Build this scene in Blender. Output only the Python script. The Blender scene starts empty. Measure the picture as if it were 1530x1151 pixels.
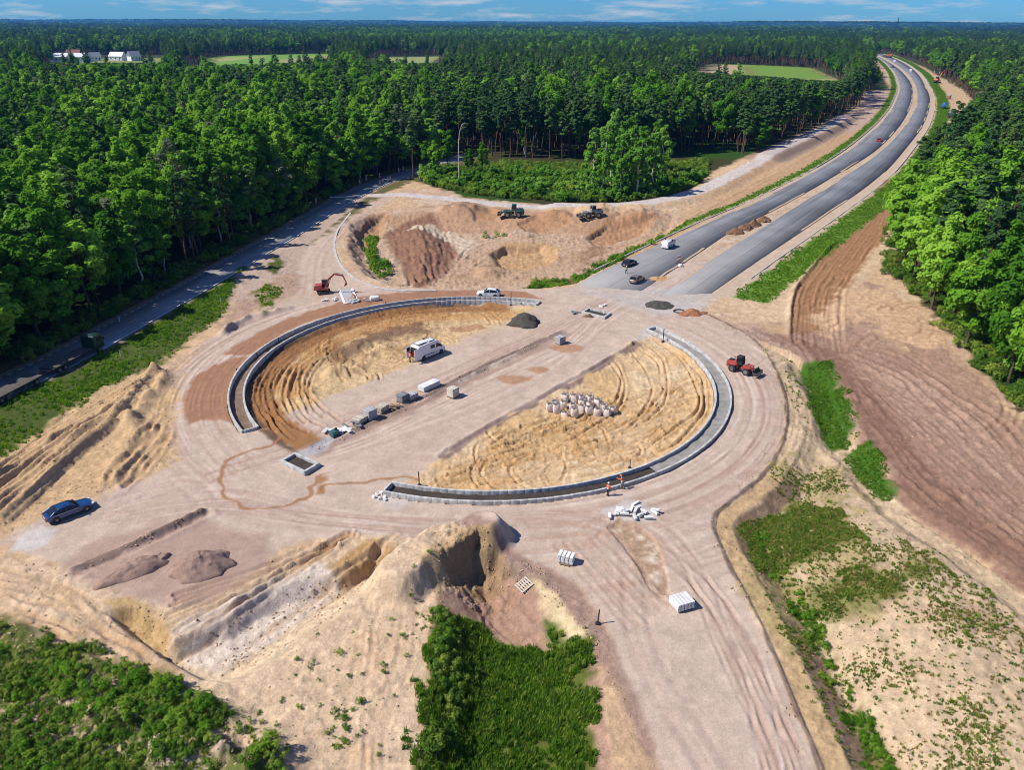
import bpy, bmesh, math, random
import numpy as np
from mathutils import Vector, Matrix
random.seed(7)
RNG = np.random.default_rng(11)
SC = bpy.context.scene
COL = SC.collection
rad = math.radians

# ------------------------------------------------------------------ camera and survey of the site
F, CX, CY, CAMH = 1180.0, 765.0, 575.5, 50.0
PITCH = math.atan((CY - 33) / F)
ROLL = rad(0.225)

def at(px, py, z=0.0):
    """World x, y of the place seen at (px, py) of the photograph when it lies at height z."""
    u, v = (px - CX) / F, (py - CY) / F
    c, s = math.cos(ROLL), math.sin(ROLL)
    u, v = u * c + v * s, -u * s + v * c
    d = (u, math.cos(PITCH) - v * math.sin(PITCH), -math.sin(PITCH) - v * math.cos(PITCH))
    t = (z - CAMH) / d[2]
    return d[0] * t, d[1] * t

def W(pts, z=0.0):
    return np.array([at(p[0], p[1], z) for p in pts])

def lin(c):
    c = np.asarray(c, float) / 255.0
    return np.where(c <= 0.04045, c / 12.92, ((c + 0.055) / 1.055) ** 2.4)

def A(r, g, b, k=0.60):
    """Base colour of a sunlit surface that photographs as sRGB r, g, b."""
    return lin((r, g, b)) * k

cam = bpy.data.cameras.new('camera')
cam.sensor_width = 36.0
cam.lens = F / 1530.0 * 36.0
cam.clip_start, cam.clip_end = 1.0, 60000.0
camo = bpy.data.objects.new('camera', cam)
COL.objects.link(camo)
camo.location = (0, 0, CAMH)
camo.rotation_euler = (Matrix.Rotation(math.pi / 2 - PITCH, 3, 'X') @ Matrix.Rotation(ROLL, 3, 'Z')).to_euler()
SC.camera = camo

# ------------------------------------------------------------------ light
SUN_EL = rad(47)
sdir = Vector((-math.cos(SUN_EL) * math.cos(rad(9)), -math.cos(SUN_EL) * math.sin(rad(9)), math.sin(SUN_EL)))
sun = bpy.data.lights.new('sun', 'SUN')
sun.energy, sun.angle, sun.color = 4.9, rad(0.53), (1.0, 0.94, 0.84)
suno = bpy.data.objects.new('sun', sun)
suno.rotation_euler = sdir.to_track_quat('Z', 'Y').to_euler()
suno.location = (-200, -40, 300)
COL.objects.link(suno)

def N(nt, typ, **kw):
    n = nt.nodes.new(typ)
    for k, v in kw.items():
        setattr(n, k, v)
    return n

wd = bpy.data.worlds.new('World')
SC.world = wd
wd.use_nodes = True
nt = wd.node_tree
nt.nodes.clear()
sky = N(nt, 'ShaderNodeTexSky', sky_type='NISHITA')
sky.sun_disc = False
sky.sun_elevation = SUN_EL
sky.sun_rotation = math.atan2(sdir.x, sdir.y)
sky.air_density, sky.dust_density, sky.ozone_density = 1.0, 0.15, 3.0
bg = N(nt, 'ShaderNodeBackground')
wo = N(nt, 'ShaderNodeOutputWorld')
tc = N(nt, 'ShaderNodeTexCoord')
mp = N(nt, 'ShaderNodeMapping')
mp.inputs['Scale'].default_value = (11, 11, 80)
nz = N(nt, 'ShaderNodeTexNoise')
nz.inputs['Scale'].default_value = 1.0
nz.inputs['Detail'].default_value = 7
nz.inputs['Roughness'].default_value = 0.6
rp = N(nt, 'ShaderNodeValToRGB')
rp.color_ramp.elements[0].position = 0.5
rp.color_ramp.elements[0].color = (0, 0, 0, 1)
rp.color_ramp.elements[1].position = 0.66
rp.color_ramp.elements[1].color = (0.8, 0.8, 0.8, 1)
mx = N(nt, 'ShaderNodeMixRGB')
mx.inputs[2].default_value = (6.6, 7.4, 8.6, 1)
hs = N(nt, 'ShaderNodeMixRGB', blend_type='MULTIPLY')
hs.inputs[0].default_value = 1.0
hs.inputs[2].default_value = (0.27, 0.75, 1.58, 1)
nt.links.new(tc.outputs['Generated'], mp.inputs['Vector'])
nt.links.new(mp.outputs[0], nz.inputs['Vector'])
nt.links.new(nz.outputs[0], rp.inputs[0])
nt.links.new(rp.outputs[0], mx.inputs[0])
nt.links.new(sky.outputs[0], hs.inputs[1])
nt.links.new(hs.outputs[0], mx.inputs[1])
nt.links.new(mx.outputs[0], bg.inputs['Color'])
nt.links.new(bg.outputs[0], wo.inputs['Surface'])
bg.inputs['Strength'].default_value = 0.060
SC.view_settings.view_transform = 'Standard'
SC.view_settings.look = 'None'
SC.view_settings.exposure = 0.42
SC.view_settings.gamma = 1.0
SC.cycles.pixel_filter_type = 'BLACKMAN_HARRIS'
SC.cycles.filter_width = 1.0
SC.cycles.max_bounces = 6
SC.cycles.diffuse_bounces = 3
SC.cycles.transmission_bounces = 3
SC.cycles.transparent_max_bounces = 6

# ------------------------------------------------------------------ materials
MATS = {}

def mat(name, col, rough=0.6, metal=0.0, var=0.12, scale=3.0, bump=0.0, bscale=20.0, coat=0.0, obj_rand=0.0, spec=0.5):
    """A plain surface with a little worn, uneven colour."""
    if name in MATS:
        return MATS[name]
    m = bpy.data.materials.new(name)
    m.use_nodes = True
    t = m.node_tree
    b = t.nodes['Principled BSDF']
    b.inputs['Roughness'].default_value = rough
    b.inputs['Metallic'].default_value = metal
    b.inputs['Coat Weight'].default_value = coat
    b.inputs['Specular IOR Level'].default_value = spec
    g = N(t, 'ShaderNodeNewGeometry')
    n = N(t, 'ShaderNodeTexNoise')
    n.inputs['Scale'].default_value = scale
    n.inputs['Detail'].default_value = 6
    t.links.new(g.outputs['Position'], n.inputs['Vector'])
    r = N(t, 'ShaderNodeMapRange')
    r.inputs['From Min'].default_value, r.inputs['From Max'].default_value = 0.3, 0.7
    r.inputs['To Min'].default_value, r.inputs['To Max'].default_value = 1 - var, 1 + var
    t.links.new(n.outputs[0], r.inputs[0])
    val = r.outputs[0]
    if obj_rand:
        oi = N(t, 'ShaderNodeObjectInfo')
        r2 = N(t, 'ShaderNodeMapRange')
        r2.inputs['To Min'].default_value, r2.inputs['To Max'].default_value = 1 - obj_rand, 1 + obj_rand
        t.links.new(oi.outputs['Random'], r2.inputs[0])
        mu = N(t, 'ShaderNodeMath', operation='MULTIPLY')
        t.links.new(val, mu.inputs[0])
        t.links.new(r2.outputs[0], mu.inputs[1])
        val = mu.outputs[0]
    v = N(t, 'ShaderNodeVectorMath', operation='SCALE')
    v.inputs[0].default_value = tuple(float(x) for x in col)
    t.links.new(val, v.inputs['Scale'])
    t.links.new(v.outputs[0], b.inputs['Base Color'])
    if bump:
        n2 = N(t, 'ShaderNodeTexNoise')
        n2.inputs['Scale'].default_value = bscale
        n2.inputs['Detail'].default_value = 4
        t.links.new(g.outputs['Position'], n2.inputs['Vector'])
        bp = N(t, 'ShaderNodeBump')
        bp.inputs['Strength'].default_value = bump
        bp.inputs['Distance'].default_value = 0.1
        t.links.new(n2.outputs[0], bp.inputs['Height'])
        t.links.new(bp.outputs[0], b.inputs['Normal'])
    MATS[name] = m
    return m

def leafmat(name, cols, trans=0.3, patch=0.02, rough=0.55):
    """Foliage: colours drift from plant to plant, from leaf clump to leaf clump and over the land."""
    m = bpy.data.materials.new(name)
    m.use_nodes = True
    t = m.node_tree
    t.nodes.clear()
    out = N(t, 'ShaderNodeOutputMaterial')
    oi = N(t, 'ShaderNodeObjectInfo')
    g = N(t, 'ShaderNodeNewGeometry')
    n = N(t, 'ShaderNodeTexNoise')
    n.inputs['Scale'].default_value = patch
    n.inputs['Detail'].default_value = 3
    t.links.new(g.outputs['Position'], n.inputs['Vector'])
    n2 = N(t, 'ShaderNodeTexNoise')
    n2.inputs['Scale'].default_value = 0.9
    n2.inputs['Detail'].default_value = 3
    t.links.new(g.outputs['Position'], n2.inputs['Vector'])
    a = N(t, 'ShaderNodeMath', operation='MULTIPLY_ADD')
    t.links.new(n.outputs[0], a.inputs[0]); a.inputs[1].default_value = 0.9
    t.links.new(oi.outputs['Random'], a.inputs[2])
    a2 = N(t, 'ShaderNodeMath', operation='MULTIPLY_ADD')
    t.links.new(n2.outputs[0], a2.inputs[0]); a2.inputs[1].default_value = 0.5
    t.links.new(a.outputs[0], a2.inputs[2])
    mr = N(t, 'ShaderNodeMapRange')
    mr.inputs['From Min'].default_value, mr.inputs['From Max'].default_value = 0.45, 1.7
    t.links.new(a2.outputs[0], mr.inputs[0])
    rp = N(t, 'ShaderNodeValToRGB')
    el = rp.color_ramp.elements
    while len(el) < len(cols):
        el.new(0.5)
    for i, c in enumerate(cols):
        el[i].position = i / (len(cols) - 1)
        el[i].color = (*[float(x) for x in c], 1)
    t.links.new(mr.outputs[0], rp.inputs[0])
    d = N(t, 'ShaderNodeBsdfDiffuse')
    tr = N(t, 'ShaderNodeBsdfTranslucent')
    br = N(t, 'ShaderNodeMixRGB', blend_type='MULTIPLY')
    br.inputs[0].default_value = 1.0
    br.inputs[2].default_value = (1.35, 1.3, 0.6, 1)
    t.links.new(rp.outputs[0], br.inputs[1])
    t.links.new(rp.outputs[0], d.inputs['Color'])
    t.links.new(br.outputs[0], tr.inputs['Color'])
    mi = N(t, 'ShaderNodeMixShader')
    mi.inputs[0].default_value = trans
    t.links.new(d.outputs[0], mi.inputs[1]); t.links.new(tr.outputs[0], mi.inputs[2])
    t.links.new(mi.outputs[0], out.inputs['Surface'])
    MATS[name] = m
    return m

# ------------------------------------------------------------------ mesh helpers
class MB:
    """Collects shapes that become ONE mesh object."""
    def __init__(s):
        s.v, s.f, s.m = [], [], []
    def add(s, verts, faces, m=0):
        o = len(s.v)
        s.v += [tuple(p) for p in verts]
        s.f += [tuple(i + o for i in f) for f in faces]
        s.m += [m] * len(faces)
        return s
    def box(s, c, d, rz=0.0, ry=0.0, rx=0.0, taper=1.0, m=0):
        R = Matrix.Rotation(rz, 3, 'Z') @ Matrix.Rotation(ry, 3, 'Y') @ Matrix.Rotation(rx, 3, 'X')
        vs = []
        for z in (-.5, .5):
            k = taper if z > 0 else 1
            for x, y in ((-.5, -.5), (.5, -.5), (.5, .5), (-.5, .5)):
                p = R @ Vector((x * d[0] * k, y * d[1] * k, z * d[2]))
                vs.append((p.x + c[0], p.y + c[1], p.z + c[2]))
        return s.add(vs, [(3, 2, 1, 0), (4, 5, 6, 7), (0, 1, 5, 4), (1, 2, 6, 5), (2, 3, 7, 6), (3, 0, 4, 7)], m)
    def tube(s, pts, r, n=8, cap=True, m=0):
        pts = [Vector(p) for p in pts]
        rs = r if isinstance(r, (list, tuple)) else [r] * len(pts)
        vs, fs = [], []
        for i, p in enumerate(pts):
            d = (pts[min(i + 1, len(pts) - 1)] - pts[max(i - 1, 0)]).normalized()
            a = d.orthogonal().normalized() if abs(d.z) > .9 else Vector((-d.y, d.x, 0)).normalized()
            b = d.cross(a)
            for k in range(n):
                q = p + (a * math.cos(2 * math.pi * k / n) + b * math.sin(2 * math.pi * k / n)) * rs[i]
                vs.append(q)
        for i in range(len(pts) - 1):
            for k in range(n):
                k2 = (k + 1) % n
                fs.append((i * n + k, i * n + k2, (i + 1) * n + k2, (i + 1) * n + k))
        if cap:
            fs.append(tuple(range(n - 1, -1, -1)))
            fs.append(tuple((len(pts) - 1) * n + k for k in range(n)))
        return s.add(vs, fs, m)
    def cyl(s, c, r, h, axis='Z', n=16, m=0):
        d = {'X': Vector((h / 2, 0, 0)), 'Y': Vector((0, h / 2, 0)), 'Z': Vector((0, 0, h / 2))}[axis]
        c = Vector(c)
        return s.tube([c - d, c + d], r, n, True, m)
    def prism(s, prof, y0, y1, m=0):
        """A side profile (x, z) run from y0 to y1."""
        n = len(prof)
        vs = [(x, y0, z) for x, z in prof] + [(x, y1, z) for x, z in prof]
        fs = [tuple(range(n)), tuple(range(2 * n - 1, n - 1, -1))]
        fs += [(i, n + i, n + (i + 1) % n, (i + 1) % n) for i in range(n)]
        return s.add(vs, fs, m)
    def loft(s, rings, m=0, closed=True):
        n = len(rings[0])
        vs = [p for r in rings for p in r]
        fs = []
        for i in range(len(rings) - 1):
            for k in range(n):
                k2 = (k + 1) % n
                fs.append((i * n + k, i * n + k2, (i + 1) * n + k2, (i + 1) * n + k))
        fs.append(tuple(range(n - 1, -1, -1)))
        fs.append(tuple((len(rings) - 1) * n + k for k in range(n)))
        return s.add(vs, fs, m)
    def build(s, name, mats, parent=None, bevel=0.0, smooth=False, loc=None, rz=0.0):
        me = bpy.data.meshes.new(name)
        me.from_pydata([tuple(v) for v in s.v], [], s.f)
        if not isinstance(mats, (list, tuple)):
            mats = [mats]
        for m in mats:
            me.materials.append(m)
        me.polygons.foreach_set('material_index', s.m)
        bm = bmesh.new()
        bm.from_mesh(me)
        bmesh.ops.recalc_face_normals(bm, faces=bm.faces)
        if bevel:
            ed = [e for e in bm.edges if len(e.link_faces) == 2 and e.calc_face_angle(0) > 0.6]
            bmesh.ops.bevel(bm, geom=ed, offset=bevel, segments=2, affect='EDGES', clamp_overlap=True, profile=0.6)
        bm.to_mesh(me)
        bm.free()
        if smooth or bevel:
            me.polygons.foreach_set('use_smooth', [True] * len(me.polygons))
            try:
                me.set_sharp_from_angle(angle=rad(38))
            except Exception:
                pass
        o = bpy.data.objects.new(name, me)
        COL.objects.link(o)
        if parent is not None:
            o.parent = parent
        if loc is not None:
            o.location = loc
        if rz:
            o.rotation_euler = (0, 0, rz)
        return o

def tag(o, label=None, cat=None, group=None, kind=None):
    if label: o['label'] = label
    if cat: o['category'] = cat
    if group: o['group'] = group
    if kind: o['kind'] = kind
    return o

def empty(name, loc=(0, 0, 0), rz=0.0, label=None, cat=None, group=None):
    o = bpy.data.objects.new(name, None)
    COL.objects.link(o)
    o.empty_display_size = 0.5
    o.location = loc
    o.rotation_euler = (0, 0, rz)
    return tag(o, label, cat, group)

KIDS = {}
def copy_tree(o, parent=None):
    c = o.copy()
    COL.objects.link(c)
    c.parent = parent
    for ch in o.children:
        copy_tree(ch, c)
    return c

def raw_mesh(name, V, Fq, mats, midx=None, smooth=False):
    """Fast mesh from numpy arrays (all faces with the same corner count)."""
    me = bpy.data.meshes.new(name)
    k = Fq.shape[1]
    me.vertices.add(len(V))
    me.vertices.foreach_set('co', np.ascontiguousarray(V, np.float32).ravel())
    me.loops.add(Fq.size)
    me.loops.foreach_set('vertex_index', np.ascontiguousarray(Fq, np.int32).ravel())
    me.polygons.add(len(Fq))
    me.polygons.foreach_set('loop_start', np.arange(0, Fq.size, k, dtype=np.int32))
    for m in mats:
        me.materials.append(m)
    if midx is not None:
        me.polygons.foreach_set('material_index', np.ascontiguousarray(midx, np.int32))
    if smooth:
        me.polygons.foreach_set('use_smooth', np.ones(len(Fq), bool))
    me.update(calc_edges=True)
    return me

def linkobj(name, me, parent=None):
    o = bpy.data.objects.new(name, me)
    COL.objects.link(o)
    o.parent = parent
    return o

# ------------------------------------------------------------------ noise
def _hash(ix, iy, seed):
    h = (ix.astype(np.int64) * 374761393 + iy.astype(np.int64) * 668265263 + seed * 1442695041) & 0xFFFFFFFF
    h = ((h ^ (h >> 13)) * 1274126177) & 0xFFFFFFFF
    return ((h ^ (h >> 16)) & 0xFFFF) / 65535.0

def vnoise(x, y, seed=0):
    ix, iy = np.floor(x), np.floor(y)
    fx, fy = x - ix, y - iy
    fx, fy = fx * fx * (3 - 2 * fx), fy * fy * (3 - 2 * fy)
    a, b = _hash(ix, iy, seed), _hash(ix + 1, iy, seed)
    c, d = _hash(ix, iy + 1, seed), _hash(ix + 1, iy + 1, seed)
    return (a + (b - a) * fx) * (1 - fy) + (c + (d - c) * fx) * fy

def fbm(x, y, s, seed=0, octv=4, gain=0.5):
    """Fractal noise, about -1 .. 1, with features of s metres."""
    r, amp, tot = 0.0, 1.0, 0.0
    for i in range(octv):
        r = r + amp * (vnoise(x / s * 2 ** i + 17.3 * i, y / s * 2 ** i - 9.1 * i, seed + i) * 2 - 1)
        tot += amp
        amp *= gain
    return r / tot * 1.6

def sstep(a, b, x):
    t = np.clip((x - a) / (b - a), 0, 1)
    return t * t * (3 - 2 * t)

def spline(pts, step=1.0):
    """Catmull-Rom through world points, resampled about every `step` metres."""
    P = np.asarray(pts, float)
    P = np.vstack([2 * P[0] - P[1], P, 2 * P[-1] - P[-2]])
    out = []
    for i in range(1, len(P) - 2):
        n = max(2, int(np.hypot(*(P[i + 1] - P[i])[:2]) / step))
        t = np.linspace(0, 1, n, endpoint=False)[:, None]
        a, b, c, d = P[i - 1], P[i], P[i + 1], P[i + 2]
        out.append(0.5 * (2 * b + (c - a) * t + (2 * a - 5 * b + 4 * c - d) * t * t + (3 * b - a - 3 * c + d) * t ** 3))
    out.append(P[-2][None])
    return np.vstack(out)

def inpoly(x, y, P):
    r = np.zeros(np.shape(x), bool)
    n = len(P)
    for i in range(n):
        (x0, y0), (x1, y1) = P[i], P[(i + 1) % n]
        if y0 == y1:
            continue
        c = (y0 > y) != (y1 > y)
        r ^= c & (x < (x1 - x0) * (y - y0) / (y1 - y0) + x0)
    return r

def segdist(x, y, a, b):
    dx, dy = b[0] - a[0], b[1] - a[1]
    L = dx * dx + dy * dy + 1e-12
    t = np.clip(((x - a[0]) * dx + (y - a[1]) * dy) / L, 0, 1)
    return np.hypot(x - a[0] - t * dx, y - a[1] - t * dy)
# ------------------------------------------------------------------ the ground: one sheet out to the horizon
def _rows():
    y = list(np.arange(-90, 28, 6.0))
    v = 28.0
    while v < 300: y.append(v); v *= 1.0036
    while v < 1500: y.append(v); v *= 1.009
    while v < 16000: y.append(v); v *= 1.022
    return np.array(y)
YR = _rows()
HW = 0.75 * np.maximum(YR, 28) + 22
_in = np.linspace(-1, 1, 1240)
_o = 1 + np.cumsum(np.linspace(0.004, 0.16, 22))
UC = np.concatenate([-_o[::-1], _in, _o])
GX = UC[None, :] * HW[:, None]
GY = np.repeat(YR[:, None], len(UC), 1)
GZ = np.zeros_like(GX)
GC = np.zeros(GX.shape + (3,), np.float32)
SMOOTH = np.zeros_like(GX)              # 1 where machines have graded the ground flat

def win(x0, x1, y0, y1):
    r0, r1 = np.searchsorted(YR, y0) - 1, np.searchsorted(YR, y1) + 1
    r0, r1 = max(r0, 0), min(max(r1, r0 + 2), len(YR))
    h0, h1 = HW[r0:r1].min(), HW[r0:r1].max()
    u0, u1 = min(x0 / h0, x0 / h1), max(x1 / h0, x1 / h1)
    c0, c1 = np.searchsorted(UC, u0) - 1, np.searchsorted(UC, u1) + 1
    c0, c1 = max(c0, 0), min(max(c1, c0 + 2), len(UC))
    return slice(r0, r1), slice(c0, c1)

NA = fbm(GX, GY, 0.7, 1, 2)
NB = fbm(GX, GY, 2.2, 5, 3)
NC = fbm(GX, GY, 7.0, 9, 4)
ND = fbm(GX, GY, 28.0, 13, 4)
NE = fbm(GX, GY, 420.0, 21, 4)

def sdist(P, mar=6.0, cap=14.0):
    """Window round a polygon and the distance inside (+) or outside (-) its outline."""
    P = np.asarray(P)
    s = win(P[:, 0].min() - mar, P[:, 0].max() + mar, P[:, 1].min() - mar, P[:, 1].max() + mar)
    x, y = GX[s], GY[s]
    ins = inpoly(x, y, P)
    d = np.full(x.shape, cap)
    n = len(P)
    for i in range(n):
        a, b = P[i], P[(i + 1) % n]
        w = win(min(a[0], b[0]) - cap, max(a[0], b[0]) + cap, min(a[1], b[1]) - cap, max(a[1], b[1]) + cap)
        r0, r1 = max(w[0].start, s[0].start), min(w[0].stop, s[0].stop)
        c0, c1 = max(w[1].start, s[1].start), min(w[1].stop, s[1].stop)
        if r0 >= r1 or c0 >= c1:
            continue
        q = (slice(r0 - s[0].start, r1 - s[0].start), slice(c0 - s[1].start, c1 - s[1].start))
        d[q] = np.minimum(d[q], segdist(x[q], y[q], a, b))
    return s, np.where(ins, d, -d)

def blend(s, m, col):
    m = np.clip(m, 0, 1)[..., None]
    GC[s] = GC[s] * (1 - m) + np.asarray(col, np.float32) * m

def paint(P, col, edge=0.5, wob=0.7, alpha=1.0, big=0.0, thr=None, z=0.0, px=True):
    """Lay one soil over a patch: uneven edge, and with thr only in blotches."""
    P = W(P, z) if px else np.asarray(P)
    s, d = sdist(P, edge + 2 * wob + 2 * big + 1)
    e_ = edge + .003 * np.maximum(GY[s] - 120, 0)
    m = sstep(-e_, e_, d + wob * NB[s] + big * NC[s])
    if thr is not None:
        m = m * sstep(thr - 0.25, thr + 0.25, NC[s] * 0.6 + NB[s] * 0.6 + NA[s] * 0.35)
    blend(s, m * alpha, col)
    return s, d, m

def grade(P, z=0.0, edge=0.6, px=True):
    P = W(P, z) if px else np.asarray(P)
    s, d = sdist(P, edge + 1)
    SMOOTH[s] = np.maximum(SMOOTH[s], sstep(-edge, edge, d))

def pit(P, depth, slopes, wob=0.35, px=True, z=0.0, rnd=0.5):
    """Dig (depth > 0) or heap (depth < 0) with its own side slope at every edge of the outline."""
    P = W(P, z) if px else np.asarray(P)
    n = len(P)
    if not isinstance(slopes, (list, tuple)):
        slopes = [slopes] * n
    s = win(P[:, 0].min(), P[:, 0].max(), P[:, 1].min(), P[:, 1].max())
    x, y = GX[s], GY[s]
    ins = inpoly(x, y, P)
    h = np.full(x.shape, abs(depth))
    for i in range(n):
        d = segdist(x, y, P[i], P[(i + 1) % n])
        h = np.minimum(h, np.maximum(0, d + wob * 0.6 * NB[s] * sstep(0, 1.5, d)) * slopes[i])
    k = h / abs(depth)
    h = abs(depth) * (k * (1 - rnd) + rnd * (k * k * (3 - 2 * k)))
    GZ[s] -= np.where(ins, h, 0) * np.sign(depth)

TMP = np.full(GX.shape, 1e9, np.float32)
def lines(paths, reach):
    """Window and distance to the nearest of a family of world paths."""
    bb = [1e9, -1e9, 1e9, -1e9]
    for p in paths:
        for i in range(len(p) - 1):
            a, b = p[i], p[i + 1]
            q = (min(a[0], b[0]) - reach, max(a[0], b[0]) + reach, min(a[1], b[1]) - reach, max(a[1], b[1]) + reach)
            s = win(*q)
            TMP[s] = np.minimum(TMP[s], segdist(GX[s], GY[s], a, b))
            bb = [min(bb[0], q[0]), max(bb[1], q[1]), min(bb[2], q[2]), max(bb[3], q[3])]
    s = win(*bb)
    d = TMP[s].copy()
    TMP[s] = 1e9
    return s, d

def ruts(paths, w=0.3, depth=0.12, gauge=1.9, lug=0.0, col=None, ca=0.5):
    """Wheel or track ruts: a trough with pushed-up sides along both wheels of each path."""
    ps = []
    for p in paths:
        p = np.asarray(p, float)
        t = np.gradient(p, axis=0)
        nn = np.c_[-t[:, 1], t[:, 0]] / (np.hypot(t[:, 0], t[:, 1])[:, None] + 1e-9)
        ps += [p] if not gauge else [p + nn * gauge / 2, p - nn * gauge / 2]
    s, d = lines(ps, w * 4)
    k = np.clip(1.0 + 0.35 * NB[s] + .7 * NC[s] + .5 * NA[s], 0, 2)
    GZ[s] += (-depth * np.exp(-(d / w) ** 2) + 0.55 * depth * np.exp(-((d - 1.9 * w) / (0.8 * w)) ** 2)) * k
    if col is not None:
        blend(s, ca * np.exp(-(d / (w * 1.3)) ** 2) * (0.6 + 0.5 * NB[s]), col)

def hump(paths, w, h, rough=0.3, sharp=False):
    s, d = lines(paths, w * 2.6)
    GZ[s] += h * (np.clip(1 - d / (1.7 * w), 0, 1) if sharp else np.exp(-(d / w) ** 2)) * (1 + rough * NB[s] + rough * 0.6 * NC[s])

def bank(path, top, side, h):
    """A low embankment with a flat top."""
    s, d = lines([path], top + side)
    GZ[s] += h * (1 - sstep(top, top + side, d))

def ditch(path, w, depth, flat=0.3):
    s, d = lines([path], w)
    GZ[s] -= depth * (1 - sstep(w * flat, w, d + 0.15 * NB[s]))

def stripe(paths, w, col, alpha=1.0, soft=0.3, wob=0.25, thr=None):
    s, d = lines(paths, w + soft + wob * 2)
    m = 1 - sstep(w - soft, w + soft, d + wob * NB[s])
    if thr is not None:
        m = m * sstep(thr - .3, thr + .3, NC[s] * .5 + NB[s] * .6 + NA[s] * .3)
    blend(s, m * alpha, col)

def offs(c, d):
    c = np.asarray(c)
    t = np.gradient(c, axis=0)
    n = np.c_[-t[:, 1], t[:, 0]] / np.hypot(t[:, 0], t[:, 1])[:, None]
    return c + n * (np.asarray(d)[:, None] if np.ndim(d) else d)

def jit(path, a, s=6.0, seed=0):
    path = np.asarray(path)
    return path + a * np.c_[fbm(path[:, 0], path[:, 1], s, seed, 2), fbm(path[:, 0], path[:, 1], s, seed + 77, 2)]

def arc(c, r, a0, a1, n=40):
    t = np.radians(np.linspace(a0, a1, n))
    return np.c_[c[0] + r * np.cos(t), c[1] + r * np.sin(t)]

# soils
SAND = A(222, 188, 150); GOLD = A(226, 183, 122); PALE = A(228, 208, 182); ORANGE = A(190, 138, 84)
PAD = A(216, 193, 174); PADD = A(202, 170, 148); TAN = A(178, 134, 106); BROWN = A(142, 108, 88); MAUVE = A(168, 136, 120)
DARKS = A(112, 92, 78); GREY = A(186, 178, 172); DUST = A(222, 214, 206); WETS = A(176, 132, 94); CLAY = A(190, 160, 112)
WHITES = A(232, 214, 192); FLOOR = A(62, 62, 34, .8); TURF = A(56, 96, 26, .8); TURFD = A(48, 78, 24, .8); STRAW = A(172, 156, 96)
HAUL = A(172, 132, 98)

# dual carriageway, traced edge by edge
def curve(px, step=4.0):
    return spline(W(px), step)
def resamp(c, n):
    c = np.asarray(c)
    s = np.r_[0, np.cumsum(np.hypot(*np.diff(c, axis=0).T))]
    q = np.linspace(0, s[-1], n)
    return np.c_[np.interp(q, s, c[:, 0]), np.interp(q, s, c[:, 1])]
_mid = W([(1030, 387), (1071, 364), (1102, 340), (1131, 328), (1161, 313), (1204, 290), (1246, 265), (1282, 243), (1317, 219), (1341, 197), (1356, 173), (1366, 145), (1362, 121), (1351, 106), (1339, 97)])
C1L = resamp(curve([(862, 427), (903, 404), (950, 382), (1010, 354), (1060, 331), (1139, 297), (1227, 251), (1282, 214), (1322, 177), (1339, 150), (1344, 127), (1334, 104), (1312, 85.5), (1280, 73)]), 150)
C1R = resamp(curve([(958, 434), (1030, 387.5), (1102, 340), (1159, 313), (1248, 262), (1316, 217.5), (1352, 175), (1363, 144), (1358, 119), (1336, 98), (1306, 82), (1270, 71)]), 150)
C2L = resamp(curve([(985, 442), (1071, 384), (1163, 326), (1244, 275), (1319, 224), (1359, 178), (1371, 146), (1364, 119), (1343, 98.5), (1312, 82), (1275, 70.5)]), 150)
C2R = resamp(curve([(1062, 438), (1136, 387), (1227, 326), (1312, 265), (1353, 221), (1380, 183.5), (1389, 153), (1384, 132), (1367, 106), (1338, 88), (1300, 75), (1270, 68)]), 150)
C2L[0] = at(990, 442)

# base: the floor of the forest
blend((slice(None), slice(None)), np.ones(GX.shape), FLOOR)
blend((slice(None), slice(None)), sstep(0.1, 0.7, ND), TURFD)
SITE = [(-60, 640), (0, 615), (140, 545), (250, 480), (330, 425), (400, 372), (450, 335), (520, 300), (560, 283), (612, 268), (640, 276), (700, 296), (830, 308), (950, 310), (1000, 300), (1040, 282), (1062, 258),
        (1110, 236), (1200, 200), (1262, 172), (1285, 158), (1292, 136), (1330, 132), (1318, 110), (1300, 90), (1285, 80), (1330, 80), (1380, 100), (1440, 136), (1470, 175), (1440, 215), (1400, 262), (1350, 335), (1322, 395), (1360, 432), (1420, 495), (1475, 560), (1530, 615),
        (1900, 900), (2100, 1400), (-500, 1400), (-500, 900)]
SITEW = W(SITE)
paint(SITE, SAND, edge=1.0, wob=1.2)
s_, d_, m_ = paint(SITE, SAND, alpha=0)
blend(s_, m_ * sstep(-0.1, 0.9, ND[s_] + .4 * NC[s_]) * 0.7, PADD)
blend(s_, m_ * sstep(0.2, 0.9, NC[s_] + .3 * NB[s_]) * 0.5, PALE)
GZ[s_] += m_ * (0.10 * NC[s_] + 0.05 * NB[s_])

# ---- north basin, dug out beside the carriageway
PITN = [(522, 333), (562, 320), (640, 317), (750, 320), (870, 328), (965, 322), (1030, 325), (1000, 352), (935, 385), (862, 424), (822, 430), (760, 433), (650, 433), (585, 427), (545, 412), (518, 378)]
pit(PITN, 2.2, [.45, .25, .2, .2, .2, .3, .7, .7, .7, .5, .4, .4, .5, .6, .6, .6], wob=1.2)
paint(PITN, A(214, 184, 156), z=-1, wob=1.5)
paint([(560, 330), (700, 318), (880, 330), (1000, 330), (940, 350), (800, 345), (700, 345), (600, 345)], A(196, 156, 122), wob=2.5, edge=1.5, z=-1.5, alpha=.8)
paint([(700, 400), (760, 380), (860, 380), (960, 352), (900, 395), (800, 422), (720, 430), (660, 425)], A(206, 172, 140), wob=2, edge=1.5, z=-2, alpha=.8)
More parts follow.
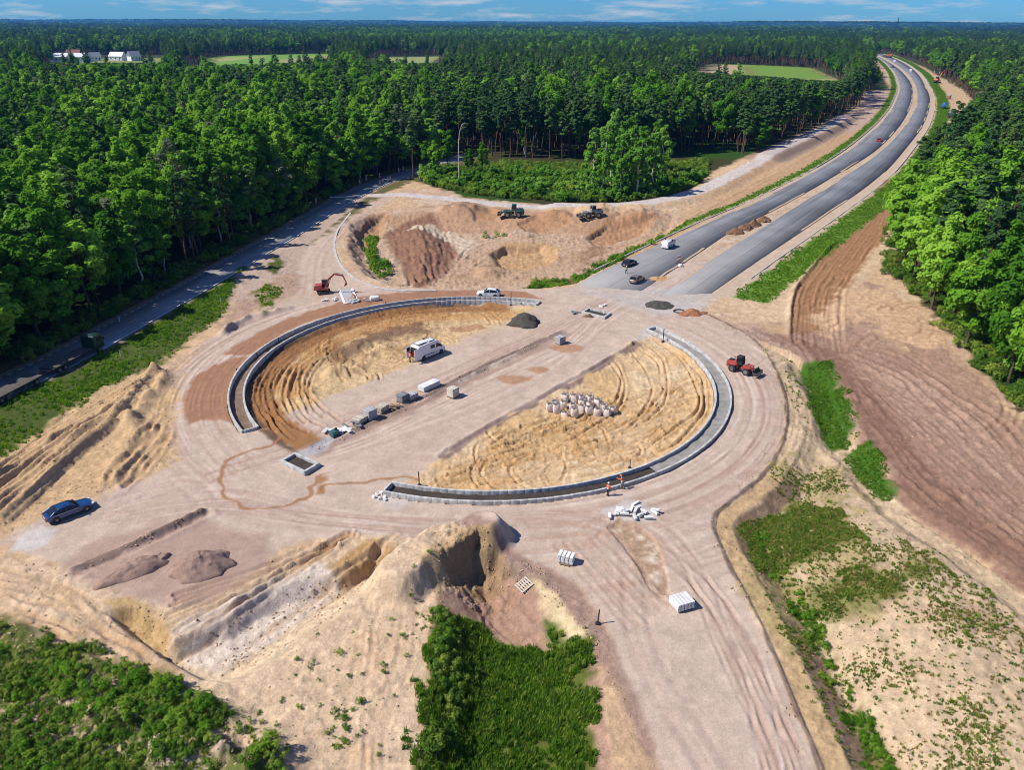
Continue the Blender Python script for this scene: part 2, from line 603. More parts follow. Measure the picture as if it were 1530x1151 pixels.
# raked brown topsoil heap
HEAP = [(575, 345), (600, 330), (645, 322), (668, 340), (680, 365), (668, 385), (640, 405), (622, 415), (604, 395), (590, 370)]
pit(HEAP, -2.3, .28, wob=.8)
paint([(570, 338), (600, 326), (645, 318), (670, 340), (683, 366), (668, 392), (640, 412), (622, 418), (604, 398), (588, 370)], A(150, 112, 92), wob=.6, edge=.8)
for k in range(16):
    a, b = np.array(at(585 + k * 5.5, 336 - abs(k - 8) * .5)), np.array(at(612 + k * 4.4, 412 - k * 1.5))
    q = jit(np.linspace(a, b, 30), .5, 7, k)
    ruts([q], w=.45, depth=.22, gauge=0, col=A(168, 128, 106), ca=.5)
paint([(600, 330), (640, 321), (680, 332), (720, 345), (690, 362), (672, 345)], PALE, wob=1.2, alpha=.85, z=1)
# smaller hollow inside the basin
HOL = [(728, 378), (752, 366), (812, 364), (836, 372), (830, 392), (790, 405), (745, 402)]
pit(HOL, 1.9, [1.6, 1.6, .9, .5, .25, .25, .8], wob=.9, z=-2)
paint(HOL, A(212, 172, 122), z=-2.6, wob=.8, alpha=.8)
for (x, y, r, h) in [(775, 345, 5, 1.3), (892, 330, 6, 2.2), (830, 331, 4.5, 1.2), (955, 332, 8, 1.8), (690, 322, 7, 1.6), (735, 405, 4, 1.3), (595, 395, 5, 1.4)]:
    c = at(x, y, -1.8)
    s = win(c[0] - r * 2, c[0] + r * 2, c[1] - r * 2, c[1] + r * 2)
    d = np.hypot(GX[s] - c[0], (GY[s] - c[1]) * .8) / r
    GZ[s] += h * np.clip(1.1 - d, 0, 1) ** .8 * (1 + .35 * NB[s])
BASIN_TRACKS = []
for k in range(13):
    o = k * 2.4
    BASIN_TRACKS.append(jit(spline(W([(640 + 4 * k, 425 - 2 * k), (720, 412 - 4 * k), (820, 396 - 4.5 * k), (930, 366 - 2.6 * k), (1000, 340 - 1.2 * k)], -2), 2), .9, 12, k))
ruts(BASIN_TRACKS, w=.36, depth=.22, gauge=2.0, col=A(190, 150, 118), ca=.5)
for P, dep, sl in (([(872, 352), (905, 340), (955, 336), (985, 332), (968, 346), (925, 360), (890, 366)], 1.1, [1.8, 1.8, 1.4, .4, .4, .4, .6]), ([(770, 338), (800, 330), (850, 332), (860, 340), (820, 346), (785, 348)], .8, [1.6, 1.6, .6, .3, .3, .6]),
                   ([(700, 322), (735, 320), (760, 326), (740, 334), (708, 334)], .9, [1.5, 1.5, .5, .3, .8]), ([(528, 352), (548, 336), (580, 326), (572, 350), (556, 380), (540, 372)], .9, [1.4, 1.2, .5, .4, .4, .9])):
    pit(P, dep, sl, wob=1.0, z=-1.6)
    paint(P, A(196, 150, 112), wob=1.0, z=-2.2, alpha=.8)
for P in ([(520, 340), (545, 326), (560, 330), (545, 360), (560, 400), (600, 424), (570, 424), (535, 404), (518, 372)], [(690, 404), (760, 388), (740, 412), (700, 420)], [(630, 318), (700, 312), (760, 322), (690, 330)], [(850, 376), (930, 352), (900, 384), (862, 400)]):
    paint(P, A(164, 130, 104), wob=1.6, edge=1.2, z=-1.5, thr=.0, alpha=.8)
# bank of the basin under the carriageway: dry soil with tufts
paint([(770, 432), (800, 412), (860, 405), (930, 372), (985, 345), (1000, 352), (935, 386), (862, 426), (820, 433)], A(138, 112, 78), z=-.8, wob=1.2, alpha=.85)

# ---- carriageway corridor
CORR = np.vstack([offs(C1L, 3.5), offs(C2R, -6.5)[::-1]])
grade(CORR, px=False, edge=1.5)
paint(CORR, A(214, 190, 166), px=False, edge=.6, wob=.4)
paint(np.vstack([C1R, C2L[::-1]]), A(216, 192, 166), px=False, edge=.3, wob=.2)
GL = np.vstack([offs(C1L, 2.8)[1:120], offs(C1L, np.linspace(5.2, 9.5, 150))[1:120][::-1]])
GR = np.vstack([offs(C2R, -4.8)[0:124], offs(C2R, -11.8)[0:124][::-1]])
GREENS = [(GL, 1.0), (GR, 1.0)]
# swath west of the carriageway and the grey gravel bank along the pines
paint([(880, 418), (950, 385), (1060, 326), (1120, 300), (1200, 258), (1270, 214), (1310, 178), (1325, 150), (1290, 158), (1262, 178), (1180, 225), (1100, 268), (1020, 322), (950, 350)], A(212, 176, 138), wob=2.0, edge=1.2)
GRAV = spline(W([(560, 292), (600, 291), (660, 296), (760, 307), (840, 311), (900, 312), (960, 308), (1010, 299), (1055, 285), (1100, 262), (1150, 236), (1200, 213), (1240, 193), (1262, 178)]), 3)
bank(GRAV[18:], 2.6, 5.0, 1.0)
bank(GRAV[60:], 3.2, 4.5, 1.2)
stripe([GRAV[60:]], 9, A(178, 152, 132), wob=1.2, soft=1.2)
stripe([GRAV], 3.0, A(216, 202, 192), wob=.6, soft=.6)
SW = [jit(spline(W([(905, 402 - k * 1), (980, 362 - 2 * k), (1070, 318 - 3 * k), (1160, 272 - 3 * k), (1240, 225 - 3 * k), (1300, 180 - 2 * k)]), 4), .8, 20, k) for k in range(4)]
ruts(SW, w=.5, depth=.14, gauge=2.1, col=A(190, 150, 112), ca=.6)
paint([(1262, 178), (1285, 150), (1292, 137), (1325, 133), (1330, 150), (1310, 175), (1270, 200)], A(204, 176, 158), wob=3, edge=2)
# east of the carriageway
paint([(1083, 462), (1200, 395), (1312, 310), (1345, 250), (1380, 205), (1400, 170), (1390, 130), (1400, 118), (1440, 136), (1462, 172), (1432, 215), (1392, 262), (1345, 330), (1318, 395), (1260, 440), (1200, 490), (1120, 490)], A(226, 196, 160), wob=2, edge=1)
HL = spline(W([(1225, 520), (1222, 490), (1222, 455), (1232, 425), (1262, 385), (1292, 350), (1318, 312), (1345, 270)]), 2)
stripe([HL], 4.6, A(182, 138, 100), wob=.7, soft=.7)
ruts([jit(offs(HL, o), .4, 9, int(o * 9) + 40) for o in (-3, -1.8, -.6, .8, 2.2, 3.2)], w=.35, depth=.13, gauge=1.9, col=A(160, 118, 84), ca=.6)
hump([offs(HL, 4.9)[2:38]], .5, .5)
paint([(1385, 140), (1410, 118), (1440, 138), (1460, 172), (1440, 190), (1410, 170)], A(214, 182, 146), wob=5, edge=3)

for g, a in GREENS:
    paint(g, A(104, 142, 44, .62), px=False, edge=.7, wob=.9)
# ---- broad brown working strip in the east
HS = [(1045, 480), (1120, 492), (1200, 500), (1260, 470), (1290, 418), (1330, 430), (1390, 480), (1440, 540), (1500, 600), (1530, 640), (1700, 800), (1800, 1000), (1640, 960), (1530, 880), (1450, 820), (1370, 770), (1300, 690), (1262, 620), (1240, 560), (1180, 525), (1110, 503)]
paint(HS, A(188, 154, 132), wob=1.3, edge=.8)
paint([(1270, 430), (1330, 430), (1390, 480), (1420, 520), (1350, 520), (1290, 480), (1240, 500), (1205, 480)], A(224, 188, 150), wob=2.2, edge=1.5)
paint([(1120, 495), (1200, 505), (1260, 530), (1310, 590), (1380, 680), (1470, 770), (1600, 880), (1560, 900), (1440, 810), (1350, 740), (1290, 650), (1250, 570), (1190, 530)], A(160, 124, 106), wob=1.2, edge=1.2, alpha=.9)
paint([(1300, 560), (1380, 560), (1480, 640), (1530, 690), (1530, 740), (1440, 690), (1350, 620)], A(200, 168, 146), wob=2.4, edge=1.5, alpha=.8)
HSP = []
for k in range(17):
    f = RNG.uniform(0, 1)
    HSP.append(jit(spline(W([(1090 + 30 * f, 488 + 14 * f), (1200 + 40 * f, 498 + 18 * f), (1290 + 70 * f - 20, 640 - 110 * f), (1370 + 80 * f, 750 - 150 * f), (1470 + 90 * f, 835 - 130 * f), (1620 + 60 * f, 950 - 140 * f)]), 1.5), RNG.uniform(.6, 2.0), 16, k + 90))
ruts(HSP, w=.36, depth=.13, gauge=2.0, col=A(140, 106, 90), ca=.55)
for k in range(9):
    c = at(1330 + RNG.uniform(-40, 110), 470 + RNG.uniform(-20, 110))
    ruts([jit(arc(c, 6 + 1.6 * k, -70, 150, 50), .5, 8, k + 300)], w=.3, depth=.09, gauge=1.9, col=A(176, 138, 112), ca=.4)

# ---- the graded pad round the roundabout and its four arms
PADP = [(60, 768), (140, 742), (222, 712), (268, 688), (262, 640), (258, 600), (282, 545), (318, 503), (372, 470), (425, 447), (452, 428), (436, 402), (440, 374), (500, 318), (560, 283), (610, 268),
        (570, 292), (525, 318), (506, 345), (500, 372), (516, 405), (545, 426), (600, 432), (720, 429), (820, 432), (862, 427), (900, 405), (1030, 388), (1136, 388), (1062, 440), (1040, 462),
        (1072, 478), (1122, 503), (1152, 540), (1172, 590), (1174, 640), (1152, 692), (1112, 732), (1072, 762), (1066, 790), (1092, 850), (1150, 965), (1226, 1151), (1330, 1400),
        (1020, 1400), (990, 1151), (930, 1010), (905, 935), (870, 885), (820, 850), (770, 832), (700, 814), (620, 806), (540, 802), (470, 806), (420, 822), (370, 862), (310, 900), (250, 905), (190, 890), (120, 850), (40, 830), (-10, 812)]
paint(PADP, PAD, edge=.5, wob=.5)
grade(PADP)
s_, d_, m_ = paint(PADP, PAD, alpha=0)
blend(s_, m_ * sstep(0.0, .8, NC[s_] * .6 + ND[s_]) * .45, PADD)
blend(s_, m_ * sstep(.35, .9, NC[s_] + .25 * NB[s_]) * .4, A(226, 208, 190))
# sweep marks of traffic on the pad (lighter and darker bands of gravel)
OC, IC = (-7.1, 114.1), (-2.9, 111.9)
sw = []
for k in range(15):
    r = 38 + k * .95
    sw.append((arc(IC, r, -95 + 3 * k, 42, 80), k))
for k in range(9):
    sw.append((arc(OC, 38 + k * 1.0, 120 - 2 * k, 230, 80), k + 3))
for k in range(8):
    if k < 3: sw.append((spline(W([(1165 + 7 * k, 1151), (1100 + 3 * k - 60, 960), (1020 - 8 * k, 820), (960 - 22 * k, 770), (800 - 20 * k, 775 + k)]), 2) + [-5, 0], k))
    sw.append((spline(W([(60 + 10 * k, 800 - 5 * k), (200 + 12 * k, 745 - 4 * k), (330, 725 + 6 * k), (480, 765 + 4 * k), (700, 775 + 5 * k)]), 2), k + 5))
    sw.append((spline(W([(390 + 16 * k, 668 + 2 * k), (560 + 14 * k, 610 + 4 * k), (760 + 10 * k, 520 + 6 * k), (900, 450 + 6 * k), (1000, 405 + 3 * k)]), 2), k + 1))
    sw.append((spline(W([(455 + 5 * k, 440 - 2 * k), (470 + 3 * k, 380), (520 + 2 * k, 330), (575 + 3 * k, 290)]), 2), k))
for q, k in sw:
    ruts([jit(q, .22, 22, k)], w=.34, depth=.016, gauge=2.0, col=(A(228, 208, 192), A(190, 160, 144), A(204, 178, 162))[k % 3], ca=.55)
lanes = []
for k in range(16):
    r = 37.5 + RNG.uniform(0, 14)
    lanes.append(arc(np.array(IC) + RNG.normal(0, 1.2, 2), r, RNG.uniform(-110, -60), RNG.uniform(0, 45), 70))
for k in range(9):
    lanes.append(arc(np.array(OC) + RNG.normal(0, 1.2, 2), 37.5 + RNG.uniform(0, 9), RNG.uniform(110, 150), RNG.uniform(200, 235), 70))
for k in range(12):
    a = RNG.uniform(0, 1)
    lanes.append(spline(W([(1180 + 40 * RNG.uniform(-1, .4), 1151), (1080 + 30 * a, 960), (1030 - 30 * a, 830 + 10 * a), (960 - 140 * a, 775), (760 - 140 * a, 782 + 8 * a), (520 - 60 * a, 775), (340, 735 + 30 * a), (120 + 80 * a, 775)]), 1.5))
    lanes.append(spline(W([(300 + 80 * a, 720 - 40 * a), (470 + 60 * a, 650 + 20 * a), (640 + 90 * a, 570 + 10 * a), (800 + 60 * a, 500 + 20 * a), (900 + 20 * a, 455), (980 + 30 * a, 420 - 10 * a)]), 1.5))
for k, q in enumerate(lanes):
    ruts([jit(q, .3, 25, k + 900)], w=.17, depth=.02, gauge=1.8, col=(A(186, 154, 138), A(232, 214, 198), A(196, 166, 148))[k % 3], ca=.7)
# orange-brown moist sand outside the western kerb
for P in ([(280, 636), (275, 600), (284, 570), (312, 549), (345, 537), (370, 534), (354, 556), (344, 580), (343, 606), (350, 634), (330, 626), (300, 628)],
          [(335, 530), (352, 516), (420, 480), (480, 460), (520, 448), (560, 440), (640, 434), (720, 433), (785, 436), (812, 447), (764, 444), (660, 445), (560, 456), (470, 478), (432, 494), (398, 516), (372, 530)]):
    paint(P, TAN, edge=.4, wob=.5)
paint([(1000, 430), (1062, 440), (1045, 470), (985, 470), (930, 455), (900, 440), (950, 428)], A(204, 196, 190), wob=1.5, edge=2, alpha=.85)
paint([(860, 428), (960, 434), (1000, 442), (1062, 438), (1060, 448), (960, 452), (860, 440)], A(206, 192, 182), wob=1, edge=1.2, alpha=.8)

# ---- the two sand islands inside the kerbs
ISW = [(386, 636), (371, 610), (366, 590), (370, 566), (387, 543), (410, 525), (435, 511), (474, 494), (518, 478), (561, 469), (660, 452.5), (713, 451.5), (798, 460), (770, 476), (700, 500), (640, 530), (545, 574), (460, 606), (405, 628)]
ISE = [(598, 728), (640, 700), (700, 660), (765, 623), (840, 583), (905, 545), (925, 528), (962, 500), (990, 509), (1026, 530), (1050, 547), (1067, 570), (1072, 597), (1065, 625), (1043, 652), (1019, 665), (975, 691), (903, 715), (832, 730), (750, 738), (643, 733)]
def ungrade(P):
    s, d = sdist(W(P), 2)
    SMOOTH[s] *= 1 - sstep(-.5, .5, d)
ungrade(ISW); ungrade(ISE)
paint(ISW, A(224, 192, 146), edge=.5, wob=.6)
pit(ISW, .5, [.9] * 12 + [.12] * 7, wob=.3)
paint(ISE, A(238, 204, 160), edge=.5, wob=.7)
s_, d_, m_ = paint(ISE, SAND, alpha=0)
blend(s_, m_ * sstep(.0, .8, NC[s_] + .5 * NB[s_]) * .6, A(222, 182, 126))
blend(s_, m_ * sstep(.1, .8, -NC[s_] + .5 * NB[s_]) * .5, A(238, 216, 178))
pit(ISE, .35, [.08] * 7 + [.5] * 14, wob=.3)
def sector(c, r0, r1, a0, a1, col, **k):
    paint(np.vstack([arc(c, r0, a0, a1), arc(c, r1, a0, a1)[::-1]]), col, px=False, **k)
sector(OC, 29.0, 33.4, 78, 232, A(170, 124, 82), edge=.8, wob=.6)
sector(OC, 25, 29.4, 74, 200, A(212, 164, 110), edge=1, wob=.8, alpha=.9)
sector(OC, 20, 25, 112, 168, A(132, 104, 84), edge=1.6, wob=1.6, alpha=.9)
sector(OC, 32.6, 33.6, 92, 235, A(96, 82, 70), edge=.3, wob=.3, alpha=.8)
paint([(470, 590), (520, 560), (620, 530), (700, 498), (780, 476), (740, 492), (640, 530), (545, 574), (470, 602)], A(222, 192, 150), wob=1.5, edge=1, alpha=.7)
for k in range(11):
    ruts([jit(arc(OC, 24.2 + k * .78, 92 + 3 * (k % 4), 226 - 5 * (k % 3), 110), .45, 7, k + 10)], w=.22, depth=.2, gauge=0, col=A(150, 102, 60), ca=.6)
for k in range(26):
    a = RNG.uniform(100, 225); r = RNG.uniform(12, 25)
    c = np.array(OC) + r * np.array([math.cos(rad(a)), math.sin(rad(a))])
    t = RNG.uniform(0, 360)
    q = jit(arc(c, RNG.uniform(5, 14), t, t + RNG.uniform(50, 120), 30), .5, 5, k + 500)
    q = q[inpoly(q[:, 0], q[:, 1], W(ISW))]
    if len(q) > 4: ruts([q], w=.2, depth=.17, gauge=1.7, col=A(176, 130, 82), ca=.55)
for c, r, h in [((520, 555), 2.5, .6), ((545, 520), 3.0, .5), ((480, 590), 2.2, .5), ((560, 522), 2.5, .7), ((500, 560), 2, .5)]:
    p = at(*c, -.7)
    s = win(p[0] - 6, p[0] + 6, p[1] - 6, p[1] + 6)
    d = np.hypot(GX[s] - p[0], GY[s] - p[1]) / r
    GZ[s] += h * np.exp(-d * d) * (1 + NB[s])
ISEW = W(ISE)
for k in range(0, 13, 2):
    q = jit(arc(np.array(IC) + RNG.normal(0, 1.6, 2), 20.5 + k * .95, -55 + 3 * (k % 3), 46 - k, 90), .55, 8, k + 700)
    q = q[inpoly(q[:, 0], q[:, 1], ISEW)]
    if len(q) > 4: ruts([q], w=.2, depth=.2, gauge=0, col=A(200, 154, 100), ca=.5)
for k in range(30):
    a, b = at(640 + 5 * k, 728 - 3.0 * k), at(960 + 3 * k, 690 - 4.6 * k)
    q = spline([a, (np.array(a) * .6 + np.array(b) * .4) + RNG.normal(0, 1.3, 2), (np.array(a) * .3 + np.array(b) * .7) + RNG.normal(0, 1.3, 2), b], 1)
    q = jit(q, .8, 6, k + 800)
    q = q[inpoly(q[:, 0], q[:, 1], ISEW)]
    if len(q) > 4: ruts([q], w=.16, depth=.13, gauge=1.6, col=A(202, 156, 104), ca=.5)
for k in range(26):
    c = np.array(at(RNG.uniform(760, 1040), RNG.uniform(560, 715)))
    t = RNG.uniform(0, 360)
    q = jit(arc(c, RNG.uniform(2.5, 7), t, t + RNG.uniform(60, 200), 26), .4, 4, k + 900)
    q = q[inpoly(q[:, 0], q[:, 1], ISEW)]
    if len(q) > 4: ruts([q], w=.18, depth=.14, gauge=0, col=A(200, 152, 98), ca=.5)
# trench scars of the two road edges across the middle
E1 = spline(W([(838, 497), (770, 528), (700, 561), (640, 592), (560, 627), (500, 655), (470, 668)]), 1.2)
hump([jit(offs(E1, .5), .25, 2, 5)], .45, .22, .6)
stripe([jit(E1, .3, 3, 4)], .75, A(138, 118, 108), wob=.5, soft=.3, alpha=.85)
ruts([jit(E1, .2, 3, 3)], w=.35, depth=.16, gauge=0)
stripe([offs(E1, 1.6)], .7, A(176, 146, 128), wob=.6, soft=.5, alpha=.6)
stripe([spline(W([(500, 655), (480, 666), (455, 680)]), 1)], .9, A(196, 194, 196), wob=.4, alpha=.8)
E2 = spline(W([(952, 512), (918, 532), (880, 556), (820, 588), (760, 622), (700, 656), (660, 682)]), 1.2)
stripe([jit(offs(E2, .3), .3, 3, 9)], .55, A(148, 124, 116), wob=.4, soft=.3, alpha=.85)
ruts([jit(E2, .2, 3, 8)], w=.3, depth=.14, gauge=0)
hump([jit(offs(E2, -.5), .2, 2, 8)], .35, .16, .6)
# trail of spilled water
for q in ([(388, 642), (404, 643), (416, 647), (418, 654), (404, 666), (380, 673), (352, 683), (336, 697), (330, 715), (333, 733), (347, 749), (370, 758), (396, 760), (424, 757), (448, 748), (463, 736), (472, 722), (478, 712), (492, 707)],
          [(478, 738), (484, 727), (496, 724), (520, 722), (545, 719), (570, 715), (600, 713), (625, 716)]):
    stripe([jit(spline(W(q), .5), .35, 1.5, 31)], .24, WETS, wob=.16, soft=.14, alpha=.9)
paint([(462, 706), (478, 709), (486, 718), (477, 724), (470, 716)], WETS, wob=.5, edge=.3)
paint([(474, 726), (484, 724), (482, 738), (473, 739)], WETS, wob=.3, edge=.3)
for c, r in [((768, 566), 2.2), ((802, 552), 1.6), ((845, 520), 2.2), ((700, 488), 2.5), ((852, 640), .5)]:
    p = at(*c)
    paint(np.array(p) + np.array([[r * 1.3 * math.cos(t), r * .8 * math.sin(t)] for t in np.linspace(0, 6.28, 14)[:-1]]), A(190, 146, 110), px=False, wob=.6, edge=.4, alpha=.85)
for P, c, a in ([[(205, 690), (250, 672), (262, 690), (235, 708), (212, 705)], A(208, 204, 204), .7], [[(30, 800), (70, 782), (84, 792), (60, 812), (20, 822), (0, 815)], DUST, .9], [(555, 746), (600, 738), (640, 748), (590, 760)], [(930, 765), (975, 750), (990, 770), (960, 785)]) if False else ():
    pass
paint([(150, 702), (222, 672), (262, 660), (266, 688), (225, 708), (190, 712)], A(222, 196, 172), wob=1, alpha=.8)
paint([(210, 700), (232, 684), (240, 690), (222, 706)], A(206, 204, 206), wob=.6, alpha=.8)
paint([(20, 806), (66, 780), (86, 790), (66, 815), (10, 826)], A(220, 212, 206), wob=.7, alpha=.9)
paint([(560, 745), (605, 738), (650, 750), (590, 760)], A(214, 206, 200), wob=.8, alpha=.6)
paint([(905, 768), (940, 752), (985, 760), (970, 778), (920, 780)], A(216, 210, 206), wob=.8, alpha=.8)
paint([(950, 500), (975, 486), (990, 492), (966, 505), (950, 508)], A(206, 200, 198), wob=.8, alpha=.7)
# dug-up splitter island by the southern arm
SPL = [(905, 788), (925, 778), (952, 782), (975, 800), (990, 830), (1000, 862), (1002, 888), (985, 892), (970, 880), (950, 845), (930, 815)]
ungrade(SPL)
paint(SPL, A(198, 166, 138), wob=.4, edge=.3)
pit(SPL, .22, 1.2, wob=.2)
paint([(918, 792), (948, 786), (975, 812), (985, 840), (972, 838), (950, 810), (930, 806)], WHITES, wob=.6, thr=.0, alpha=.9)
paint([(968, 858), (985, 850), (994, 880), (982, 888), (970, 876)], WHITES, wob=.5, thr=-.1, alpha=.9)
TS = [jit(spline(W([(840 + 12 * k, 815 - 3 * k), (880 + 12 * k, 860 - 4 * k), (925 + 11 * k, 912 - 6 * k), (950 + 10 * k, 940 - 8 * k)]), 1), .2, 6, k + 40) for k in range(6)]
ruts(TS, w=.22, depth=.05, gauge=1.2, col=A(196, 160, 134), ca=.6)
for q in ([(868, 808), (905, 782), (960, 776)], [(760, 822), (830, 812), (900, 805)], [(700, 800), (800, 790), (880, 795)]):
    ruts([jit(spline(W(q), 1), .4, 5, 60)], w=.25, depth=.05, gauge=1.8, col=A(198, 164, 140), ca=.5)

# ---- old road corridor (west)
OR = spline(W([(-160, 655), (-60, 612), (0, 582), (75, 547), (150, 507), (220, 468), (300, 424), (370, 383), (430, 349), (480, 318), (530, 290), (575, 270), (612, 259), (645, 249), (672, 240), (700, 231)]), 2.5)
ORW = 3.7
stripe([OR], 9.5, A(98, 92, 58, .8), wob=1.5, soft=1.5)
grade(np.vstack([offs(OR, 4.6), offs(OR, -4.6)[::-1]]), px=False)
stripe([OR], 4.9, A(150, 132, 112), wob=.3)
_vi = int(np.searchsorted(OR[:, 1], at(352, 394)[1]))
VERGE = np.vstack([offs(OR, -4.4)[0:_vi], W([(352, 402), (345, 440), (330, 478), (290, 500), (240, 545), (150, 585), (60, 650), (-20, 700), (-140, 780)])])
paint(VERGE, A(74, 88, 38, .8), px=False, wob=1.5, edge=1.0)
paint([(345, 446), (352, 404), (400, 374), (440, 348), (520, 302), (560, 285), (520, 318), (462, 366), (446, 400), (456, 428), (400, 446), (372, 466)], A(200, 176, 158), wob=.8)
paint([(396, 402), (412, 384), (424, 392), (414, 410)], A(84, 96, 44, .7), wob=.8)
paint([(330, 470), (400, 425), (445, 400), (452, 428), (425, 446), (372, 468), (335, 492)], A(190, 160, 138), wob=1.8, edge=1.2)
paint([(380, 440), (400, 425), (425, 440), (400, 470), (385, 468)], A(120, 124, 60), wob=1.2, thr=0)
hump([spline(W([(335, 500), (350, 488), (372, 476), (398, 470), (430, 462)]), 1)], .8, .8, .6)
hump([spline(W([(520, 447), (560, 440), (600, 437)]), 1)], .6, .3, .5)

# ---- ploughed sand in the west, big ridges
LS = [(-40, 760), (0, 690), (60, 648), (120, 600), (200, 562), (255, 552), (262, 600), (258, 640), (262, 685), (222, 710), (140, 740), (62, 766), (0, 800), (-80, 840)]
paint(LS, A(218, 184, 142), wob=1.3, edge=.8)
hump([jit(spline(W([(225, 562), (245, 565), (232, 585), (215, 600), (200, 625)]), 1), .4, 3, 2)], 1.2, .9, .25)
hump([jit(spline(W([(200, 630), (196, 660), (180, 690), (165, 720)]), 1), .5, 3, 2)], 1.3, .7, .25)
for k in range(8):
    a, b = (232 - 9 * k, 562 + 10.5 * k), (-70 + 11 * k, 752 + 4 * k)
    m1 = (a[0] * .65 + b[0] * .35, a[1] * .65 + b[1] * .35 - 6)
    m2 = (a[0] * .3 + b[0] * .7, a[1] * .3 + b[1] * .7 - 3)
    q = jit(spline(W([a, m1, m2, b]), 1), .22, 12, k + 60)
    hump([q], .58, 1.0 - .03 * k, .08, True)
    hump([offs(q, .75)], .25, .22, .2, True)
    ruts([offs(q, -.95)], w=.32, depth=.2, gauge=0, col=A(188, 150, 108), ca=.4)
for k in range(3, 8):
    q = jit(spline(W([(215 + 5 * k, 600 + 8 * k), (170 + 7 * k, 660 + 6 * k), (130 + 9 * k, 715 + 2 * k)]), 1), .5, 4, k + 130)
    ruts([q], w=.35, depth=.2, gauge=0, col=A(190, 150, 106), ca=.4)

# ---- foreground earthworks
FG = [(-60, 820), (40, 832), (120, 852), (190, 892), (250, 907), (310, 902), (372, 864), (420, 826), (470, 810), (540, 806), (640, 808), (700, 818), (690, 870), (660, 900), (640, 1000), (632, 1151), (600, 1400), (-400, 1400), (-300, 900)]
paint(FG, A(234, 204, 170), wob=1.0, edge=.6)
s_, d_, m_ = paint(FG, SAND, alpha=0)
blend(s_, m_ * sstep(.1, .9, NC[s_] + .5 * NB[s_]) * .5, A(222, 184, 144))
blend(s_, m_ * sstep(.1, .8, ND[s_] - .4 * NC[s_]) * .5, A(234, 206, 172))
# gravel lot with two heaps
paint([(80, 842), (170, 800), (290, 765), (340, 790), (400, 800), (420, 825), (370, 862), (310, 900), (250, 905), (190, 890), (130, 862)], A(194, 166, 150), wob=.8, edge=.9)
e = spline(W([(110, 852), (180, 822), (240, 795), (302, 766)]), 1)
stripe([e], .55, A(128, 108, 98), wob=.3, soft=.2, alpha=.8)
hump([e], .45, .35, .5)
ruts([offs(e, -.8)], w=.5, depth=.2, gauge=0)
# cut trench with pale floor
TR = [(150, 912), (190, 948), (245, 985), (300, 1015), (345, 1022), (400, 1000), (480, 940), (560, 880), (640, 818), (600, 812), (560, 812), (540, 845), (500, 862), (460, 862), (400, 882), (335, 925), (262, 955), (238, 925), (200, 905)]
pit(TR, 1.45, [1.5, 1.6, 1.5, 1.2, .6, .38, .36, .36, .4, 1, 1.8, 1.8, 1.8, 1.0, 1.1, 1.2, 1.6, 1.8, 1.8], wob=.35, rnd=.15)
paint(TR, A(228, 204, 172), z=-.5, wob=.5, edge=.5)
paint([(250, 965), (330, 1010), (420, 960), (520, 880), (480, 865), (400, 885), (330, 930)], A(240, 222, 204), z=-1.8, wob=.9, edge=.8)
paint([(330, 1000), (345, 1018), (480, 935), (560, 878), (635, 818), (600, 818), (520, 880), (420, 955)], A(242, 214, 178), z=-.8, wob=.5, edge=.5)
paint([(372, 952), (420, 915), (470, 880), (492, 872), (462, 895), (410, 932)], A(186, 162, 140), z=-1.8, wob=.7, edge=.5, thr=.0)
paint([(160, 912), (200, 905), (238, 925), (262, 955), (250, 985), (190, 948)], A(204, 168, 112), z=-1, wob=.5, alpha=.8)
paint([(490, 860), (520, 835), (560, 820), (585, 830), (560, 860), (520, 885)], A(192, 150, 92), z=-1, wob=.5, alpha=.8)
for k in range(7):
    ruts([jit(spline(W([(242 + 4 * k, 985 - 14 * k), (330 + 5 * k, 935 - 11 * k), (420 + 6 * k, 875 - 7 * k), (500 + 5 * k, 822 - 3 * k)], -.6), 1), .25, 5, k + 210)], w=.22, depth=.17, gauge=0 if k % 2 else .8, col=A(176, 134, 94), ca=.5)
for k in range(6):
    ruts([jit(spline(W([(330 + 30 * k, 1005 - 22 * k), (430 + 25 * k, 935 - 16 * k), (560 + 8 * k, 850 - 6 * k)], -1.5), 1), .25, 6, k + 230)], w=.3, depth=.07, gauge=1.6, col=A(214, 184, 152), ca=.4)
for k in range(8):
    ruts([jit(spline(W([(-20, 840 + 13 * k), (80, 872 + 12 * k), (170, 935 + 10 * k), (260, 1000 + 9 * k)]), 1), .5, 5, k + 250)], w=.3, depth=.12, gauge=0, col=A(196, 154, 110), ca=.5)
for k in (0, 3):
    ruts([jit(spline(W([(565 + 9 * k + 22 * (k % 2), 885 - 2 * k), (548 + 10 * k + 26 * (k % 2), 980), (530 + 12 * k + 20 * (k % 3), 1080), (520 + 15 * k, 1200)]), 1), .4, 7, k + 270)], w=.2, depth=.025, gauge=1.3, col=A(210, 172, 130), ca=.16)
